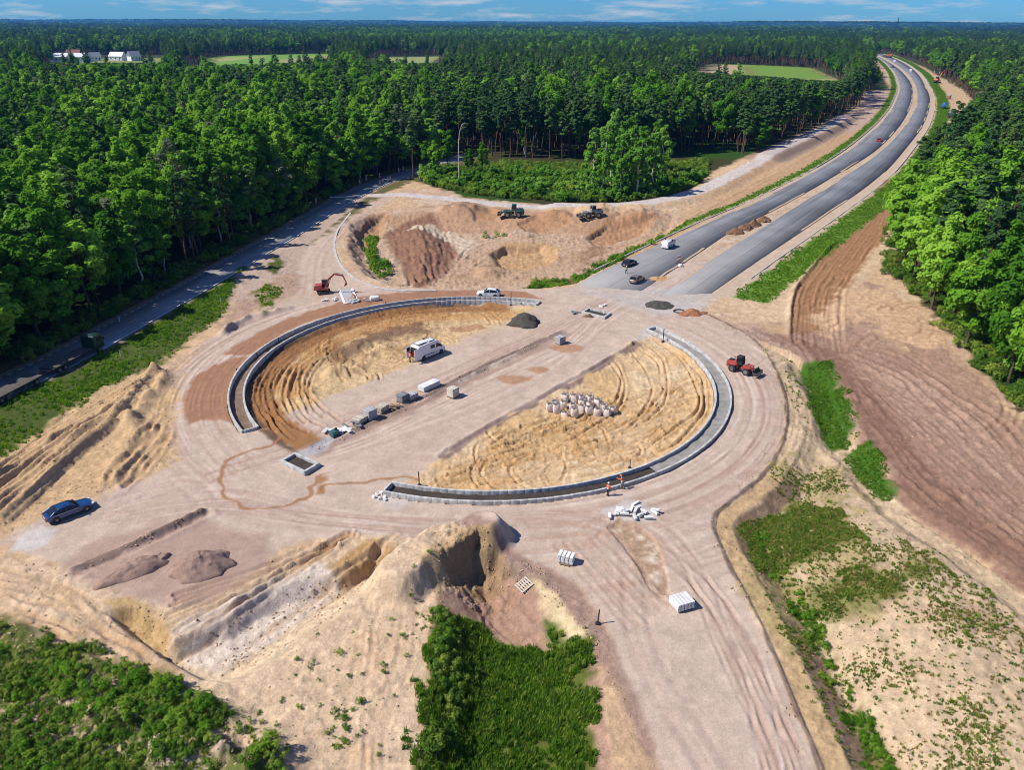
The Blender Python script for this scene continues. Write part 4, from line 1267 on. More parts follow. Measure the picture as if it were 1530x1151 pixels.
def clump_leaves(rng, cen, rc, n, size, flat=1.0, up=.35, axis=None):
    """Leaves on the skins of a set of clumps."""
    w = rc ** 2 / (rc ** 2).sum()
    k = rng.choice(len(cen), n, p=w)
    d = norm(rng.normal(size=(n, 3)) + [0, 0, .45])
    r = rc[k] * rng.uniform(.55, 1.08, n)
    p = cen[k] + d * r[:, None] * [1, 1, flat]
    out = norm(p - (axis if axis is not None else cen.mean(0)))
    nm = norm(d * .6 + out * .5 + [0, 0, up + .2] + rng.normal(size=(n, 3)) * .38)
    return leaf_quads(rng, p, nm, size * rng.uniform(.6, 1.25, n))

def limb(rng, p0, p1, r0, r1, n=5, seg=4, bend=.05):
    p0, p1 = np.array(p0, float), np.array(p1, float)
    L = np.linalg.norm(p1 - p0)
    t = np.linspace(0, 1, seg)[:, None]
    P = p0 + (p1 - p0) * t + rng.normal(size=(seg, 3)) * L * bend * np.sin(np.pi * t)
    V, Fq = [], []
    for i in range(seg):
        r = r0 + (r1 - r0) * i / (seg - 1)
        d = norm(P[min(i + 1, seg - 1)] - P[max(i - 1, 0)])
        a = norm(np.cross(d, [.31, .95, .1])); b = np.cross(d, a)
        for k in range(n):
            V.append(P[i] + (a * math.cos(6.2832 * k / n) + b * math.sin(6.2832 * k / n)) * r)
    for i in range(seg - 1):
        for k in range(n):
            Fq.append((i * n + k, i * n + (k + 1) % n, (i + 1) * n + (k + 1) % n, (i + 1) * n + k))
    return np.array(V), np.array(Fq)

def joinq(parts):
    V, Q_, o = [], [], 0
    for v, q in parts:
        V.append(v); Q_.append(q + o); o += len(v)
    return np.vstack(V), np.vstack(Q_)

def broad_tree(seed, H=21.0, R=5.0, n=2600, low=.22, nclump=46, size=.40):
    rng = np.random.default_rng(seed)
    cz, rz = H * (1 + low) / 2 - .3, H * (1 - low) / 2
    cen, rc = [], []
    while len(cen) < nclump:
        d = norm(rng.normal(size=3) + [0, 0, .25])
        rr = rng.uniform(.45, .86)
        wid = 1 - .35 * max(0, d[2]) ** 2 - .25 * max(0, -d[2])
        cen.append([d[0] * R * rr * wid, d[1] * R * rr * wid, cz + d[2] * rz * rr])
        rc.append(rng.uniform(.16, .34) * R * (1 - .25 * abs(d[2])))
    cen, rc = np.array(cen), np.array(rc)
    lv = clump_leaves(rng, cen, rc, n, size, .85, .3, np.array([0, 0, cz]))
    tr = [limb(rng, (0, 0, -.4), (rng.normal() * .3, rng.normal() * .3, H * .78), .26, .07, 7, 6, .02)]
    for i in rng.choice(len(cen), 9, replace=False):
        z0 = max(H * low * .7, cen[i][2] - np.hypot(*cen[i][:2]) * rng.uniform(.8, 1.4))
        tr.append(limb(rng, (0, 0, z0), cen[i], .11, .03, 5, 4, .06))
    return joinq(tr), lv

def pine_tree(seed, H=21.0, R=2.5, n=2200, low=.55, size=.32):
    rng = np.random.default_rng(seed)
    cen, rc, tr = [], [], [limb(rng, (0, 0, -.4), (rng.normal() * .35, rng.normal() * .35, H * .97), .21, .05, 7, 7, .012)]
    m = 24
    for i in range(m):
        f = (i + rng.uniform(0, .8)) / m
        z = H * (low + (1 - low) * f)
        r = R * (1.0 - .6 * f ** 2.4) * rng.uniform(.45, 1.05) * (.55 + .45 * min(1, f * 4))
        a = i * 2.4 + rng.normal() * .5
        p = np.array([math.cos(a) * r * .72, math.sin(a) * r * .72, z - r * .04])
        cen.append(p); rc.append(.34 * R * (1.05 - .45 * f) * rng.uniform(.8, 1.3))
        tr.append(limb(rng, (0, 0, z - .5), p, .055, .02, 4, 3, .04))
    for i in range(5):
        a, z = rng.uniform(0, 6.28), H * rng.uniform(.3, low)
        L = rng.uniform(.6, 1.6)
        tr.append(limb(rng, (0, 0, z), (math.cos(a) * L, math.sin(a) * L, z + .1), .035, .012, 4, 3, .05))
    cen, rc = np.array(cen), np.array(rc)
    lv = clump_leaves(rng, cen, rc, n, size, .6, .55, np.array([0, 0, H * (low * .4 + .5)]))
    return joinq(tr), lv

PROTO = []      # (kind, (trunk), (leaves), leaf material, bark material)
for s in range(5):
    PROTO.append(('broad', *broad_tree(100 + s, 21 + s % 3, 4.6 + .4 * (s % 3), 4200, .18 + .04 * (s % 2)), LEAF_B, BARK))
for s in range(3):
    PROTO.append(('edge', *broad_tree(150 + s, 17 + s, 4.2 + .3 * s, 4800, .03, 56, .40), LEAF_B, BARK))
for s in range(2):
    PROTO.append(('birch', *broad_tree(200 + s, 19.5, 3.3, 3600, .07, 42, .34), LEAF_W, BARK_W))
for s in range(4):
    PROTO.append(('pine', *pine_tree(300 + s, 20.5 + s % 2, 2.5 + .2 * (s % 2)), LEAF_P, BARK_P))
PROTO.append(('grey', *broad_tree(400, 21, 4.2, 1700, .3, 30, .34), LEAF_G, BARK))
KINDS_ = {k: [i for i, p in enumerate(PROTO) if p[0] == k] for k in ('broad', 'birch', 'pine', 'grey', 'edge')}

def gn_scatter(name, protos, pts, rot, scl, which, mats):
    """ONE object that holds the plants of a mass: its own mesh carries the plant shapes and the points where they stand."""
    V, Q_, mi, pid, o = [], [], [], [], 0
    for k, (v, q, m_) in enumerate(protos):
        V.append(v); Q_.append(q + o); mi.append(m_); pid.append(np.full(len(v), k)); o += len(v)
    V.append(pts); pid.append(np.full(len(pts), -1))
    n0 = o
    V = np.vstack(V)
    me = raw_mesh(name, V, np.vstack(Q_), mats, np.concatenate(mi))
    a = me.attributes.new('pid', 'INT', 'POINT'); a.data.foreach_set('value', np.concatenate(pid).astype(np.int32))
    full = lambda x, d: np.concatenate([np.full((n0,) + x.shape[1:], d), x])
    a = me.attributes.new('which', 'INT', 'POINT'); a.data.foreach_set('value', full(which, -1).astype(np.int32))
    a = me.attributes.new('turn', 'FLOAT_VECTOR', 'POINT'); a.data.foreach_set('vector', full(rot, 0.0).astype(np.float32).ravel())
    a = me.attributes.new('size', 'FLOAT_VECTOR', 'POINT'); a.data.foreach_set('vector', full(scl, 1.0).astype(np.float32).ravel())
    ng = bpy.data.node_groups.new(name + '_scatter', 'GeometryNodeTree')
    ng.interface.new_socket('Geometry', in_out='INPUT', socket_type='NodeSocketGeometry')
    ng.interface.new_socket('Geometry', in_out='OUTPUT', socket_type='NodeSocketGeometry')
    gi, go = N(ng, 'NodeGroupInput'), N(ng, 'NodeGroupOutput')
    na = N(ng, 'GeometryNodeInputNamedAttribute', data_type='INT'); na.inputs['Name'].default_value = 'pid'
    nw = N(ng, 'GeometryNodeInputNamedAttribute', data_type='INT'); nw.inputs['Name'].default_value = 'which'
    nr_ = N(ng, 'GeometryNodeInputNamedAttribute', data_type='FLOAT_VECTOR'); nr_.inputs['Name'].default_value = 'turn'
    ns = N(ng, 'GeometryNodeInputNamedAttribute', data_type='FLOAT_VECTOR'); ns.inputs['Name'].default_value = 'size'
    def eq(src, k):
        c = N(ng, 'FunctionNodeCompare', data_type='INT', operation='EQUAL')
        ng.links.new(src.outputs['Attribute'], c.inputs[2])
        c.inputs[3].default_value = k
        return c.outputs[0]
    def sep(geo, sel):
        s = N(ng, 'GeometryNodeSeparateGeometry', domain='POINT')
        ng.links.new(geo, s.inputs['Geometry']); ng.links.new(sel, s.inputs['Selection'])
        return s.outputs['Selection']
    P = sep(gi.outputs[0], eq(na, -1))
    jn = N(ng, 'GeometryNodeJoinGeometry')
    for k in range(len(protos)):
        ip = N(ng, 'GeometryNodeInstanceOnPoints')
        ng.links.new(P, ip.inputs['Points'])
        ng.links.new(eq(nw, k), ip.inputs['Selection'])
        ng.links.new(sep(gi.outputs[0], eq(na, k)), ip.inputs['Instance'])
        ng.links.new(nr_.outputs['Attribute'], ip.inputs['Rotation'])
        ng.links.new(ns.outputs['Attribute'], ip.inputs['Scale'])
        ng.links.new(ip.outputs[0], jn.inputs[0])
    ng.links.new(jn.outputs[0], go.inputs[0])
    ob = linkobj(name, me)
    md = ob.modifiers.new('scatter', 'NODES')
    md.node_group = ng
    return tag(ob, kind='stuff')

def project(P):
    """Photograph pixel of world points."""
    P = np.asarray(P, float)
    x, y, z = P[:, 0], P[:, 1], P[:, 2] - CAMH
    zc = y * math.cos(PITCH) - z * math.sin(PITCH)
    v = (-z * math.cos(PITCH) - y * math.sin(PITCH)) / zc
    u = x / zc
    c, s = math.cos(ROLL), math.sin(ROLL)
    return np.c_[CX + F * (u * c - v * s), CY + F * (u * s + v * c)], zc

# where trees stand
pts = []
for r0, r1, sp, sc in ((0, 430, 5.3, 1.0), (430, 900, 6.6, 1.08), (900, 1800, 9.0, 1.3), (1800, 3600, 15, 1.9), (3600, 7200, 30, 3.2), (7200, 14500, 62, 6.0)):
    ys = np.arange(40.0, r1, sp)
    xm = .74 * r1 + 60
    xs = np.arange(-float(xm), xm, sp)
    X, Y = np.meshgrid(xs, ys)
    X = X + (np.arange(len(ys)) % 2)[:, None] * sp / 2
    X, Y = X.ravel(), Y.ravel()
    X += RNG.uniform(-.42, .42, X.size) * sp; Y += RNG.uniform(-.42, .42, X.size) * sp
    r = np.hypot(X, Y)
    k = (r >= r0) & (r < r1) & (np.abs(X) < .72 * Y + 45)
    pts.append(np.c_[X[k], Y[k], np.full(k.sum(), sc), np.full(k.sum(), sp)])
TP = np.vstack(pts)
CLEAR = W([(600, 268), (622, 250), (650, 238), (760, 236), (880, 240), (990, 236), (1062, 222), (1108, 232), (1062, 262), (1040, 285), (1000, 304), (950, 315), (830, 312), (700, 300), (640, 280)])
NOTREE = [SITEW, CLEAR, np.vstack([VERGE]), W([(1030, 126), (1060, 95), (1215, 100), (1262, 126), (1264, 140), (1150, 145), (1080, 136)]), W([(280, 122), (312, 84), (505, 78), (480, 104), (400, 114), (340, 126)]),
          W([(66, 112), (85, 82), (250, 82), (236, 110)]), W([(540, 104), (560, 84), (664, 82), (645, 106)]), W([(1290, 134), (1300, 100), (1290, 70), (1250, 66), (1265, 74), (1300, 84), (1312, 100), (1330, 130)])]
ok = np.ones(len(TP), bool)
for P in NOTREE:
    ok &= ~inpoly(TP[:, 0], TP[:, 1], P)
def pathdist(x, y, P, stepn=1):
    d = np.full(x.shape, 1e9)
    P = P[::stepn]
    for i in range(len(P) - 1):
        d = np.minimum(d, segdist(x, y, P[i], P[i + 1]))
    return d
nearm = np.hypot(TP[:, 0], TP[:, 1]) < 2200
dr = np.full(len(TP), 1e9)
dr[nearm] = pathdist(TP[nearm, 0], TP[nearm, 1], OR, 4)
ok &= dr > 7.0
dm = np.full(len(TP), 1e9)
dm[nearm] = np.minimum(pathdist(TP[nearm, 0], TP[nearm, 1], offs(C1L, 8), 3), pathdist(TP[nearm, 0], TP[nearm, 1], offs(C2R, -10), 3))
ok &= dm > 9
TP = TP[ok]; dr = dr[ok]
tx, ty = TP[:, 0], TP[:, 1]
tr_ = np.hypot(tx, ty)
orx = np.interp(ty, OR[:, 1], OR[:, 0], right=OR[-1, 0])
west = (tx < orx) & (ty < 318)
eastern = tx > np.interp(ty, np.r_[0, _mid[:, 1]], np.r_[40, _mid[:, 0]])
pn = fbm(tx, ty, 60, 71, 3); pf = fbm(tx, ty, 420, 75, 3)
u = RNG.uniform(0, 1, len(TP))
ppine = np.where(west, .2 + .25 * (pn > .35), np.where(eastern, np.where(tr_ < 215, .16, .74), .86 + .0 * pn))
wfar = (tx < -.1 * ty) & (ty > 300)
ppine = np.where(wfar, np.clip(.42 + .55 * pn + .25 * pf, .08, .95), ppine)
ppine = np.where(tr_ > 850, np.clip(.80 + .5 * pf + .15 * pn, .15, .98), ppine)  # far woods mostly dark pine: cloud shadow put into the tree colour
ppine = np.where((~west) & (~eastern) & (pn > .55) & (ty < 700), .35, ppine)
pine = u < ppine
kind = np.where(pine, 2, np.where(RNG.uniform(0, 1, len(TP)) < np.where(west | wfar, .15, .16), 1, 0))
kind = np.where((kind == 0) & (RNG.uniform(0, 1, len(TP)) < .06), 3, kind)
names_ = ['broad', 'birch', 'pine', 'grey', 'edge']
sd_ = pathdist(tx, ty, np.vstack([SITEW[8:62], SITEW[8:9]]), 1) if False else np.full(len(tx), 1e9)
nr_ = tr_ < 420
sd_[nr_] = pathdist(tx[nr_], ty[nr_], np.vstack([SITEW, SITEW[:1]]), 1)
rimw = np.minimum(sd_, dr - 4) < 8
kind = np.where(rimw & (kind != 2) & (RNG.uniform(0, 1, len(tx)) < .8), 4, kind)
which = np.array([RNG.choice(KINDS_[names_[k]]) for k in kind])
hgt = RNG.normal(1.0, .14, len(TP)).clip(.66, 1.32) * np.where(kind == 2, 1.02, 1.06) * (1 + .08 * pn)
# the young edge of the wood
hgt = np.where(dr < 14, hgt * RNG.uniform(.6, 1.0, len(hgt)), hgt)
# younger, lower stands in front of the far fields and farms
pp_, zz_ = project(np.c_[tx, ty, tz0 := gz(tx, ty)])
for x0, x1, ya, yb in ((1030, 1255, 106, 121), (278, 505, 99, 92), (545, 662, 95, 94), (66, 248, 95, 94)):
    e_ = np.interp(pp_[:, 0], [x0 - 16, x0, x1, x1 + 16], [60, 0, 0, 60])
    yv = np.interp(pp_[:, 0], [x0, x1], [ya, yb])
    lim = np.maximum(pp_[:, 1] - yv, 0) / np.maximum(pp_[:, 1] - 33, 1) * CAMH / 21.0 + e_ / 40
    k_ = (pp_[:, 1] > yv) & (pp_[:, 1] < yv + 110) & (RNG.uniform(0, 1, len(hgt)) > np.where(fbm(tx, ty, 55, 91, 2) > .45, .3, .01))
    hgt = np.where(k_, np.minimum(hgt, np.maximum(lim, .10)), hgt)
wide = np.minimum(1, hgt + .15) * TP[:, 2] * np.where(kind == 2, 1.12, 1.1) * RNG.uniform(.8, 1.22, len(TP))
scl = np.c_[wide, wide * RNG.uniform(.9, 1.1, len(TP)), hgt * (1 + .06 * (TP[:, 2] - 1))]
rot = np.c_[RNG.normal(0, .025, len(TP)), RNG.normal(0, .025, len(TP)), RNG.uniform(0, 6.283, len(TP))]
tz = gz(tx, ty)
P3 = np.c_[tx, ty, tz]
# birch clump and stragglers in the clearing
def extra(pxs, kd, hs):
    global P3, which, scl, rot, kind, west, eastern
    for (px, py), h in zip(pxs, hs):
        p = hit(px, py)
        w = RNG.choice(KINDS_[kd])
        P3 = np.vstack([P3, p]); which = np.r_[which, w]; kind = np.r_[kind, names_.index(kd)]
        scl = np.vstack([scl, [h * RNG.uniform(.9, 1.2), h * RNG.uniform(.9, 1.2), h]])
        rot = np.vstack([rot, [RNG.normal(0, .03), RNG.normal(0, .03), RNG.uniform(0, 6.28)]])
        west = np.r_[west, False]; eastern = np.r_[eastern, False]
NB0 = len(P3)
bx = [(886, 288), (899, 294), (912, 280), (925, 296), (938, 286), (950, 297), (962, 284), (975, 292), (986, 276), (906, 268), (932, 272), (958, 268), (980, 260), (915, 258), (945, 256)]
extra(bx, 'birch', [RNG.uniform(1.0, 1.28) for _ in bx])
NB1 = len(P3)
extra([(617, 268)], 'pine', [1.0])
extra([(652, 262), (668, 252), (640, 258), (700, 262), (722, 262)], 'broad', [.62, .7, .6, .5, .55])
NB2 = len(P3)

proj, zc = project(P3 + np.c_[np.zeros(len(P3)), np.zeros(len(P3)), 12 * scl[:, 2]])
inview = (zc > 0) & (proj[:, 0] > -25) & (proj[:, 0] < 1555) & (proj[:, 1] > 0) & (proj[:, 1] < 1160)
single = np.zeros(len(P3), bool)
for ks in ((0, 1, 3, 4), (2,)):
    c = np.where(inview & np.isin(kind, ks))[0]
    keep = c[np.argsort(zc[c])[:296]]
    single[keep] = True
single[NB0:] = True
# meshes for the single trees: trunk and crown of each proto
PM = []
for k, (kd, trk, lvs, lm, bm_) in enumerate(PROTO):
    PM.append((raw_mesh('trunk', trk[0], trk[1], [bm_], smooth=True), raw_mesh('crown', lvs[0], lvs[1], [lm])))
NAMES = {'broad': ('broadleaf_tree', 'broadleaf tree'), 'birch': ('birch_tree', 'birch tree'), 'pine': ('pine_tree', 'pine tree'), 'grey': ('sparse_tree', 'thin tree'), 'edge': ('broadleaf_tree', 'broadleaf tree')}
LAB = {}
for kd, nm in (('broad', 'full crowned green broadleaf tree'), ('edge', 'low branched leafy broadleaf tree at the margin'), ('birch', 'slender light green birch with a pale trunk'), ('pine', 'dark green pine on a bare reddish trunk'), ('grey', 'thin grey green tree with a sparse crown')):
    LAB[kd, 'w'] = nm + ' in the forest west of the old road'
    LAB[kd, 'm'] = nm + ' in the wood behind the shrubby clearing'
    LAB[kd, 'e'] = nm + ' in the wood east of the dual carriageway'
for i in np.where(single)[0]:
    kd = names_[kind[i]]
    reg = 'w' if west[i] else ('e' if eastern[i] else 'm')
    if NB0 <= i < NB1:
        lab, grp = 'light green birch in the clump standing in the shrubby clearing', 'birches of the clump in the clearing'
    elif i == NB1:
        lab, grp = 'lone pine with a bare trunk beside the bend of the old road', None
    elif i > NB1:
        lab, grp = 'small young broadleaf tree at the west end of the shrubby clearing', 'young trees at the end of the clearing'
    else:
        lab = LAB[kd, reg]
        grp = {'w': NAMES[kd][1] + 's of the western forest', 'm': NAMES[kd][1] + 's of the middle wood', 'e': NAMES[kd][1] + 's of the eastern wood'}[reg]
    o = empty(NAMES[kd][0], P3[i], 0, lab, NAMES[kd][1], grp)
    o.rotation_euler = rot[i]
    o.scale = scl[i]
    t_, c_ = PM[which[i]]
    linkobj('trunk', t_, o); linkobj('crown', c_, o)
rest = ~single
protos = []
for kd, trk, lvs, lm, bm_ in PROTO:
    v, q = joinq([trk, lvs])
    protos.append((v, q, np.r_[np.full(len(trk[1]), [BARK, BARK_P, BARK_W].index(bm_)), np.full(len(lvs[1]), 3 + [LEAF_B, LEAF_P, LEAF_W, LEAF_G].index(lm))]))
tag(gn_scatter('forest', protos, P3[rest], rot[rest], scl[rest], which[rest], [BARK, BARK_P, BARK_W, LEAF_B, LEAF_P, LEAF_W, LEAF_G]), 'dense mixed pine and broadleaf forest spreading to the horizon', 'forest')
print('trees', len(P3), 'single', single.sum())
# ------------------------------------------------------------------ vehicles, people, goods on the site
RUB = mat('tyre_rubber', (.022, .022, .024), .85, var=.2)
RIM = mat('alloy_rim', (.35, .35, .37), .35, .8)
GLASS = mat('dark_glass', (.012, .016, .02), .06, 0, var=.05)
CHR = mat('bright_trim', (.6, .6, .6), .25, .9)
LAMPW = mat('lamp_lens', (.65, .66, .66), .12)
LAMPR = mat('red_lens', (.35, .012, .01), .2)
PLATE = mat('number_plate', (.6, .6, .58), .5)
UNDER = mat('underbody', (.018, .018, .02), .8)
def paintm(name, c, rough=.28, coat=.6, metal=0.0, var=.06):
    return mat(name, c, rough, metal, var, .9, coat=coat)
BLUEP = paintm('blue_metallic', (.010, .055, .17), .26, .8, .35)
WHITEP = paintm('white_paint', (.70, .71, .72))
NAVYP = paintm('navy_metallic', (.02, .028, .06), .25, .8, .35)
BEIGEP = paintm('beige_metallic', (.26, .20, .155), .28, .7, .4)
REDM = paintm('machine_red', (.36, .055, .04), .42, .3, var=.15)
GREENM = paintm('machine_green', (.035, .10, .085), .45, .2, var=.15)
GREYM = paintm('machine_grey', (.20, .23, .24), .5, .2, var=.15)
DKGREEN = paintm('truck_green', (.012, .04, .03), .45, .2, var=.1)
ORANGEM = paintm('machine_orange', (.5, .16, .03), .45, .2, var=.15)
BLUEM = paintm('tank_blue', (.03, .14, .42), .45, .2)
STEEL = mat('worn_steel', (.16, .15, .14), .6, .5, var=.3)
BUCKET = mat('bucket_steel', (.07, .066, .06), .7, .4, var=.35)
WOOD = mat('pallet_wood', A(170, 140, 104), .9, var=.25, scale=2.5, obj_rand=.15)
DECKW = mat('deck_boards', (.075, .066, .056), .9, var=.35, scale=1.6)
STONEG = mat('stone_grey', (.34, .35, .36), .9, var=.18, scale=2.5, obj_rand=.12)
STONEW = mat('stone_pale', (.58, .58, .57), .85, var=.14, scale=2.5, obj_rand=.08)
STONED = mat('stone_dark', (.17, .18, .19), .9, var=.2, scale=2.5, obj_rand=.12)
STONET = mat('stone_tan', (.42, .38, .31), .9, var=.2, scale=2.5, obj_rand=.12)
WRAP = mat('pale_sheeting', (.62, .63, .63), .35, var=.1)
BAGM = mat('bag_fabric', (.62, .52, .46), .85, var=.16, scale=2.2, bump=.3, bscale=4, obj_rand=.08)
BAGD = mat('bag_contents', (.10, .095, .09), .95, var=.3)
SKIN = mat('skin', (.48, .27, .19), .6)
HIVO = mat('orange_workwear', (.74, .12, .02), .8, var=.1)
HIVY = mat('yellow_workwear', (.55, .62, .12), .8, var=.1)
NAVYC = mat('dark_trousers', (.03, .035, .05), .9)
GREYC = mat('grey_trousers', (.24, .25, .25), .9)
HELM = mat('white_helmet', (.7, .7, .7), .35)
HELMO = mat('orange_helmet', (.75, .2, .03), .4)
BOOT = mat('boot_leather', (.03, .025, .02), .8)
REFL = mat('reflective_band', (.6, .6, .58), .4)

def wheel(parent, x, y, r, w, side, rimr=.62, name='wheel'):
    b = MB()
    yy = [-.5, -.42, -.2, .2, .42, .5]
    rr = [.86, .96, 1, 1, .96, .86]
    n = 20
    rings = [[(x + r * k * math.cos(2 * math.pi * i / n), y + w * q, r + r * k * math.sin(2 * math.pi * i / n)) for i in range(n)] for q, k in zip(yy, rr)]
    b.loft(rings)
    wo_ = b.build(name, RUB, parent, smooth=True)
    c = MB().cyl((x, y + side * w * .44, r), r * rimr, w * .18, 'Y', 18)
    for i in range(5):
        a = 2 * math.pi * i / 5
        c.box((x + math.cos(a) * r * rimr * .45, y + side * w * .545, r + math.sin(a) * r * rimr * .45), (r * rimr * .9, w * .06, r * .14), ry=-a)
    c.build('rim', RIM, wo_)
    return wo_

def ring_body(x, zb, zs, zt, w, crown=.02):
    return [(x, -w * .82, zb), (x, -w * .97, zb + .10), (x, -w, zs), (x, -w * .95, zt - .04), (x, -w * .80, zt), (x, 0, zt + crown), (x, w * .80, zt), (x, w * .95, zt - .04), (x, w, zs), (x, w * .97, zb + .10), (x, w * .82, zb)]

def car(name, label, loc, rz, paint_, L=4.8, Wd=1.86, H=1.45, style='sedan', plate=True):
    r = empty(name, loc, rz, label, 'car')
    w, a = Wd / 2, L / 2
    suv = style == 'suv'
    belt = .98 if suv else .90
    hood = belt - (.02 if suv else .07)
    st = [(a, .42, .55, .62, w * .62), (a - .06, .30, .55, .70, w * .82), (a - .25, .24, .55, hood - .10, w * .93), (a - .75, .22, .56, hood - .03, w * .985), (a * .42, .22, .56, hood + .02, w), (a * .18, .22, .56, belt, w), (-a * .35, .22, .56, belt + .02, w),
          (-a * .7, .24, .58, belt + .03, w * .99), (-a + .22, .28, .60, belt + (.05 if suv else .0), w * .94), (-a + .05, .36, .60, belt - .06, w * .86), (-a, .45, .60, belt - .16, w * .74)]
    MB().loft([ring_body(*s) for s in st]).build('body', paint_, r, smooth=True)
    # glasshouse: one dark ring, then the roof skin over it
    wr, wb = w * (.72 if not suv else .76), w * .915
    xa, xb = a * .40, a * .02
    xc, xd = (-a * .62, -a * .93) if suv else (-a * .42, -a * .84)
    def gring(x, z, hw, zb_):
        return [(x, -hw, z), (x, -hw * .5, z + .015), (x, hw * .5, z + .015), (x, hw, z), (x, wb if z > zb_ + .1 else hw, zb_), (x, -wb if z > zb_ + .1 else -hw, zb_)]
    gl = MB()
    gl.loft([gring(xa, belt + .02, wb * .93, belt - .02), gring(a * .2, belt + (H - belt) * .62, wr * 1.06, belt - .02), gring(xb, H - .05, wr, belt - .02), gring(-a * .2, H - .03, wr, belt - .02), gring(xc, H - .07, wr * .98, belt - .02), gring((xc + xd) / 2, belt + (H - belt) * (.62 if suv else .55), wr * 1.03, belt - .02), gring(xd, belt + .06, wb * .9, belt - .02)])
    g = gl.build('glasshouse', GLASS, r, smooth=True)
    rf = MB()
    xs = [a * .07, xb - .05, -a * .2, xc + .05, xc - .1]
    zs = [H - .09, H - .035, H - .008, H - .05, H - .11]
    top = [[(x, -wr * 1.0, z - .03), (x, -wr * .9, z + .015), (x, 0, z + .035), (x, wr * .9, z + .015), (x, wr * 1.0, z - .03), (x, 0, z - .05)] for x, z in zip(xs, zs)]
    rf.loft(top)
    rf.build('roof', paint_, r, smooth=True)
    pl = MB()
    for s in (-1, 1):
        pl.tube([(xa - .02, s * wb * .94, belt), (a * .2, s * wr * 1.09, belt + (H - belt) * .62), (xb, s * wr * 1.01, H - .06)], .035, 5)
        pl.tube([(-a * .13, s * wb * .99, belt), (-a * .15, s * wr * 1.03, H - .07)], .03, 5)
        pl.tube([(xd + .05, s * wb * .93, belt + .02), ((xc + xd) / 2, s * wr * 1.06, belt + (H - belt) * .58), (xc, s * wr * 1.0, H - .09)], .055 if suv else .045, 5)
    pl.build('pillars', paint_, r)
    tr = MB()
    for s in (-1, 1):
        tr.box((-a * .2, s * w * .985, belt - .015), (L * .56, .02, .022))
    tr.build('trim', CHR, r)
    for s in (-1, 1):
        MB().box((a - .16, s * w * .66, .66), (.3, w * .4, .12), rz=-s * .35).build('headlight', LAMPW, r, bevel=.03)
        MB().box((-a + .09, s * w * .62, belt - .12), (.16, w * .5, .11), rz=s * .25).build('taillight', LAMPR, r, bevel=.02)
        MB().box((a * .33, s * (w + .07), belt + .06), (.16, .2, .12)).build('mirror', paint_, r, bevel=.03)
        for x in (a - .88, -a + .92):
            MB().cyl((x, s * (w - .11), .36), .39, .24, 'Y', 20).build('wheel_arch', UNDER, r)
            wheel(r, x, s * (w - .115), .335 + .03 * suv, .235, s)
    MB().box((a - .01, 0, .47), (.06, w * 1.1, .13)).build('grille', UNDER, r)
    MB().box((-a + .02, 0, .42), (.08, w * 1.3, .16)).build('bumper_insert', UNDER, r)
    if plate:
        MB().box((-a - .012, 0, .62), (.03, .5, .11)).build('number_plate', PLATE, r)
    return r

def heading(p0, p1):
    a, b = at(*p0), at(*p1)
    return math.atan2(b[1] - a[1], b[0] - a[0])

p = hit(104, 768); 
car('car', 'dark blue liftback car with a sloping tail parked beside the ploughed sand', p, heading((70, 784), (141, 757)), BLUEP, 4.95, 1.9, 1.42, 'sedan')
p = hit(730, 442.5)
car('car', 'white estate style car with black windows on the brown strip beside the northern kerb', p, math.pi - .12, WHITEP, 4.75, 1.9, 1.6, 'suv')
p = hit(940, 397)
car('car', 'dark navy saloon car seen from behind on the near end of the carriageway', p + Vector((0, 0, .1)), heading((934, 399), (968, 384)), NAVYP, 4.7, 1.84, 1.46, 'sedan')
p = hit(951.5, 422)
car('car', 'beige grey car seen from behind beside the sandy central strip', p + Vector((0, 0, .1)), heading((940, 426), (980, 404)), BEIGEP, 4.6, 1.84, 1.6, 'suv')

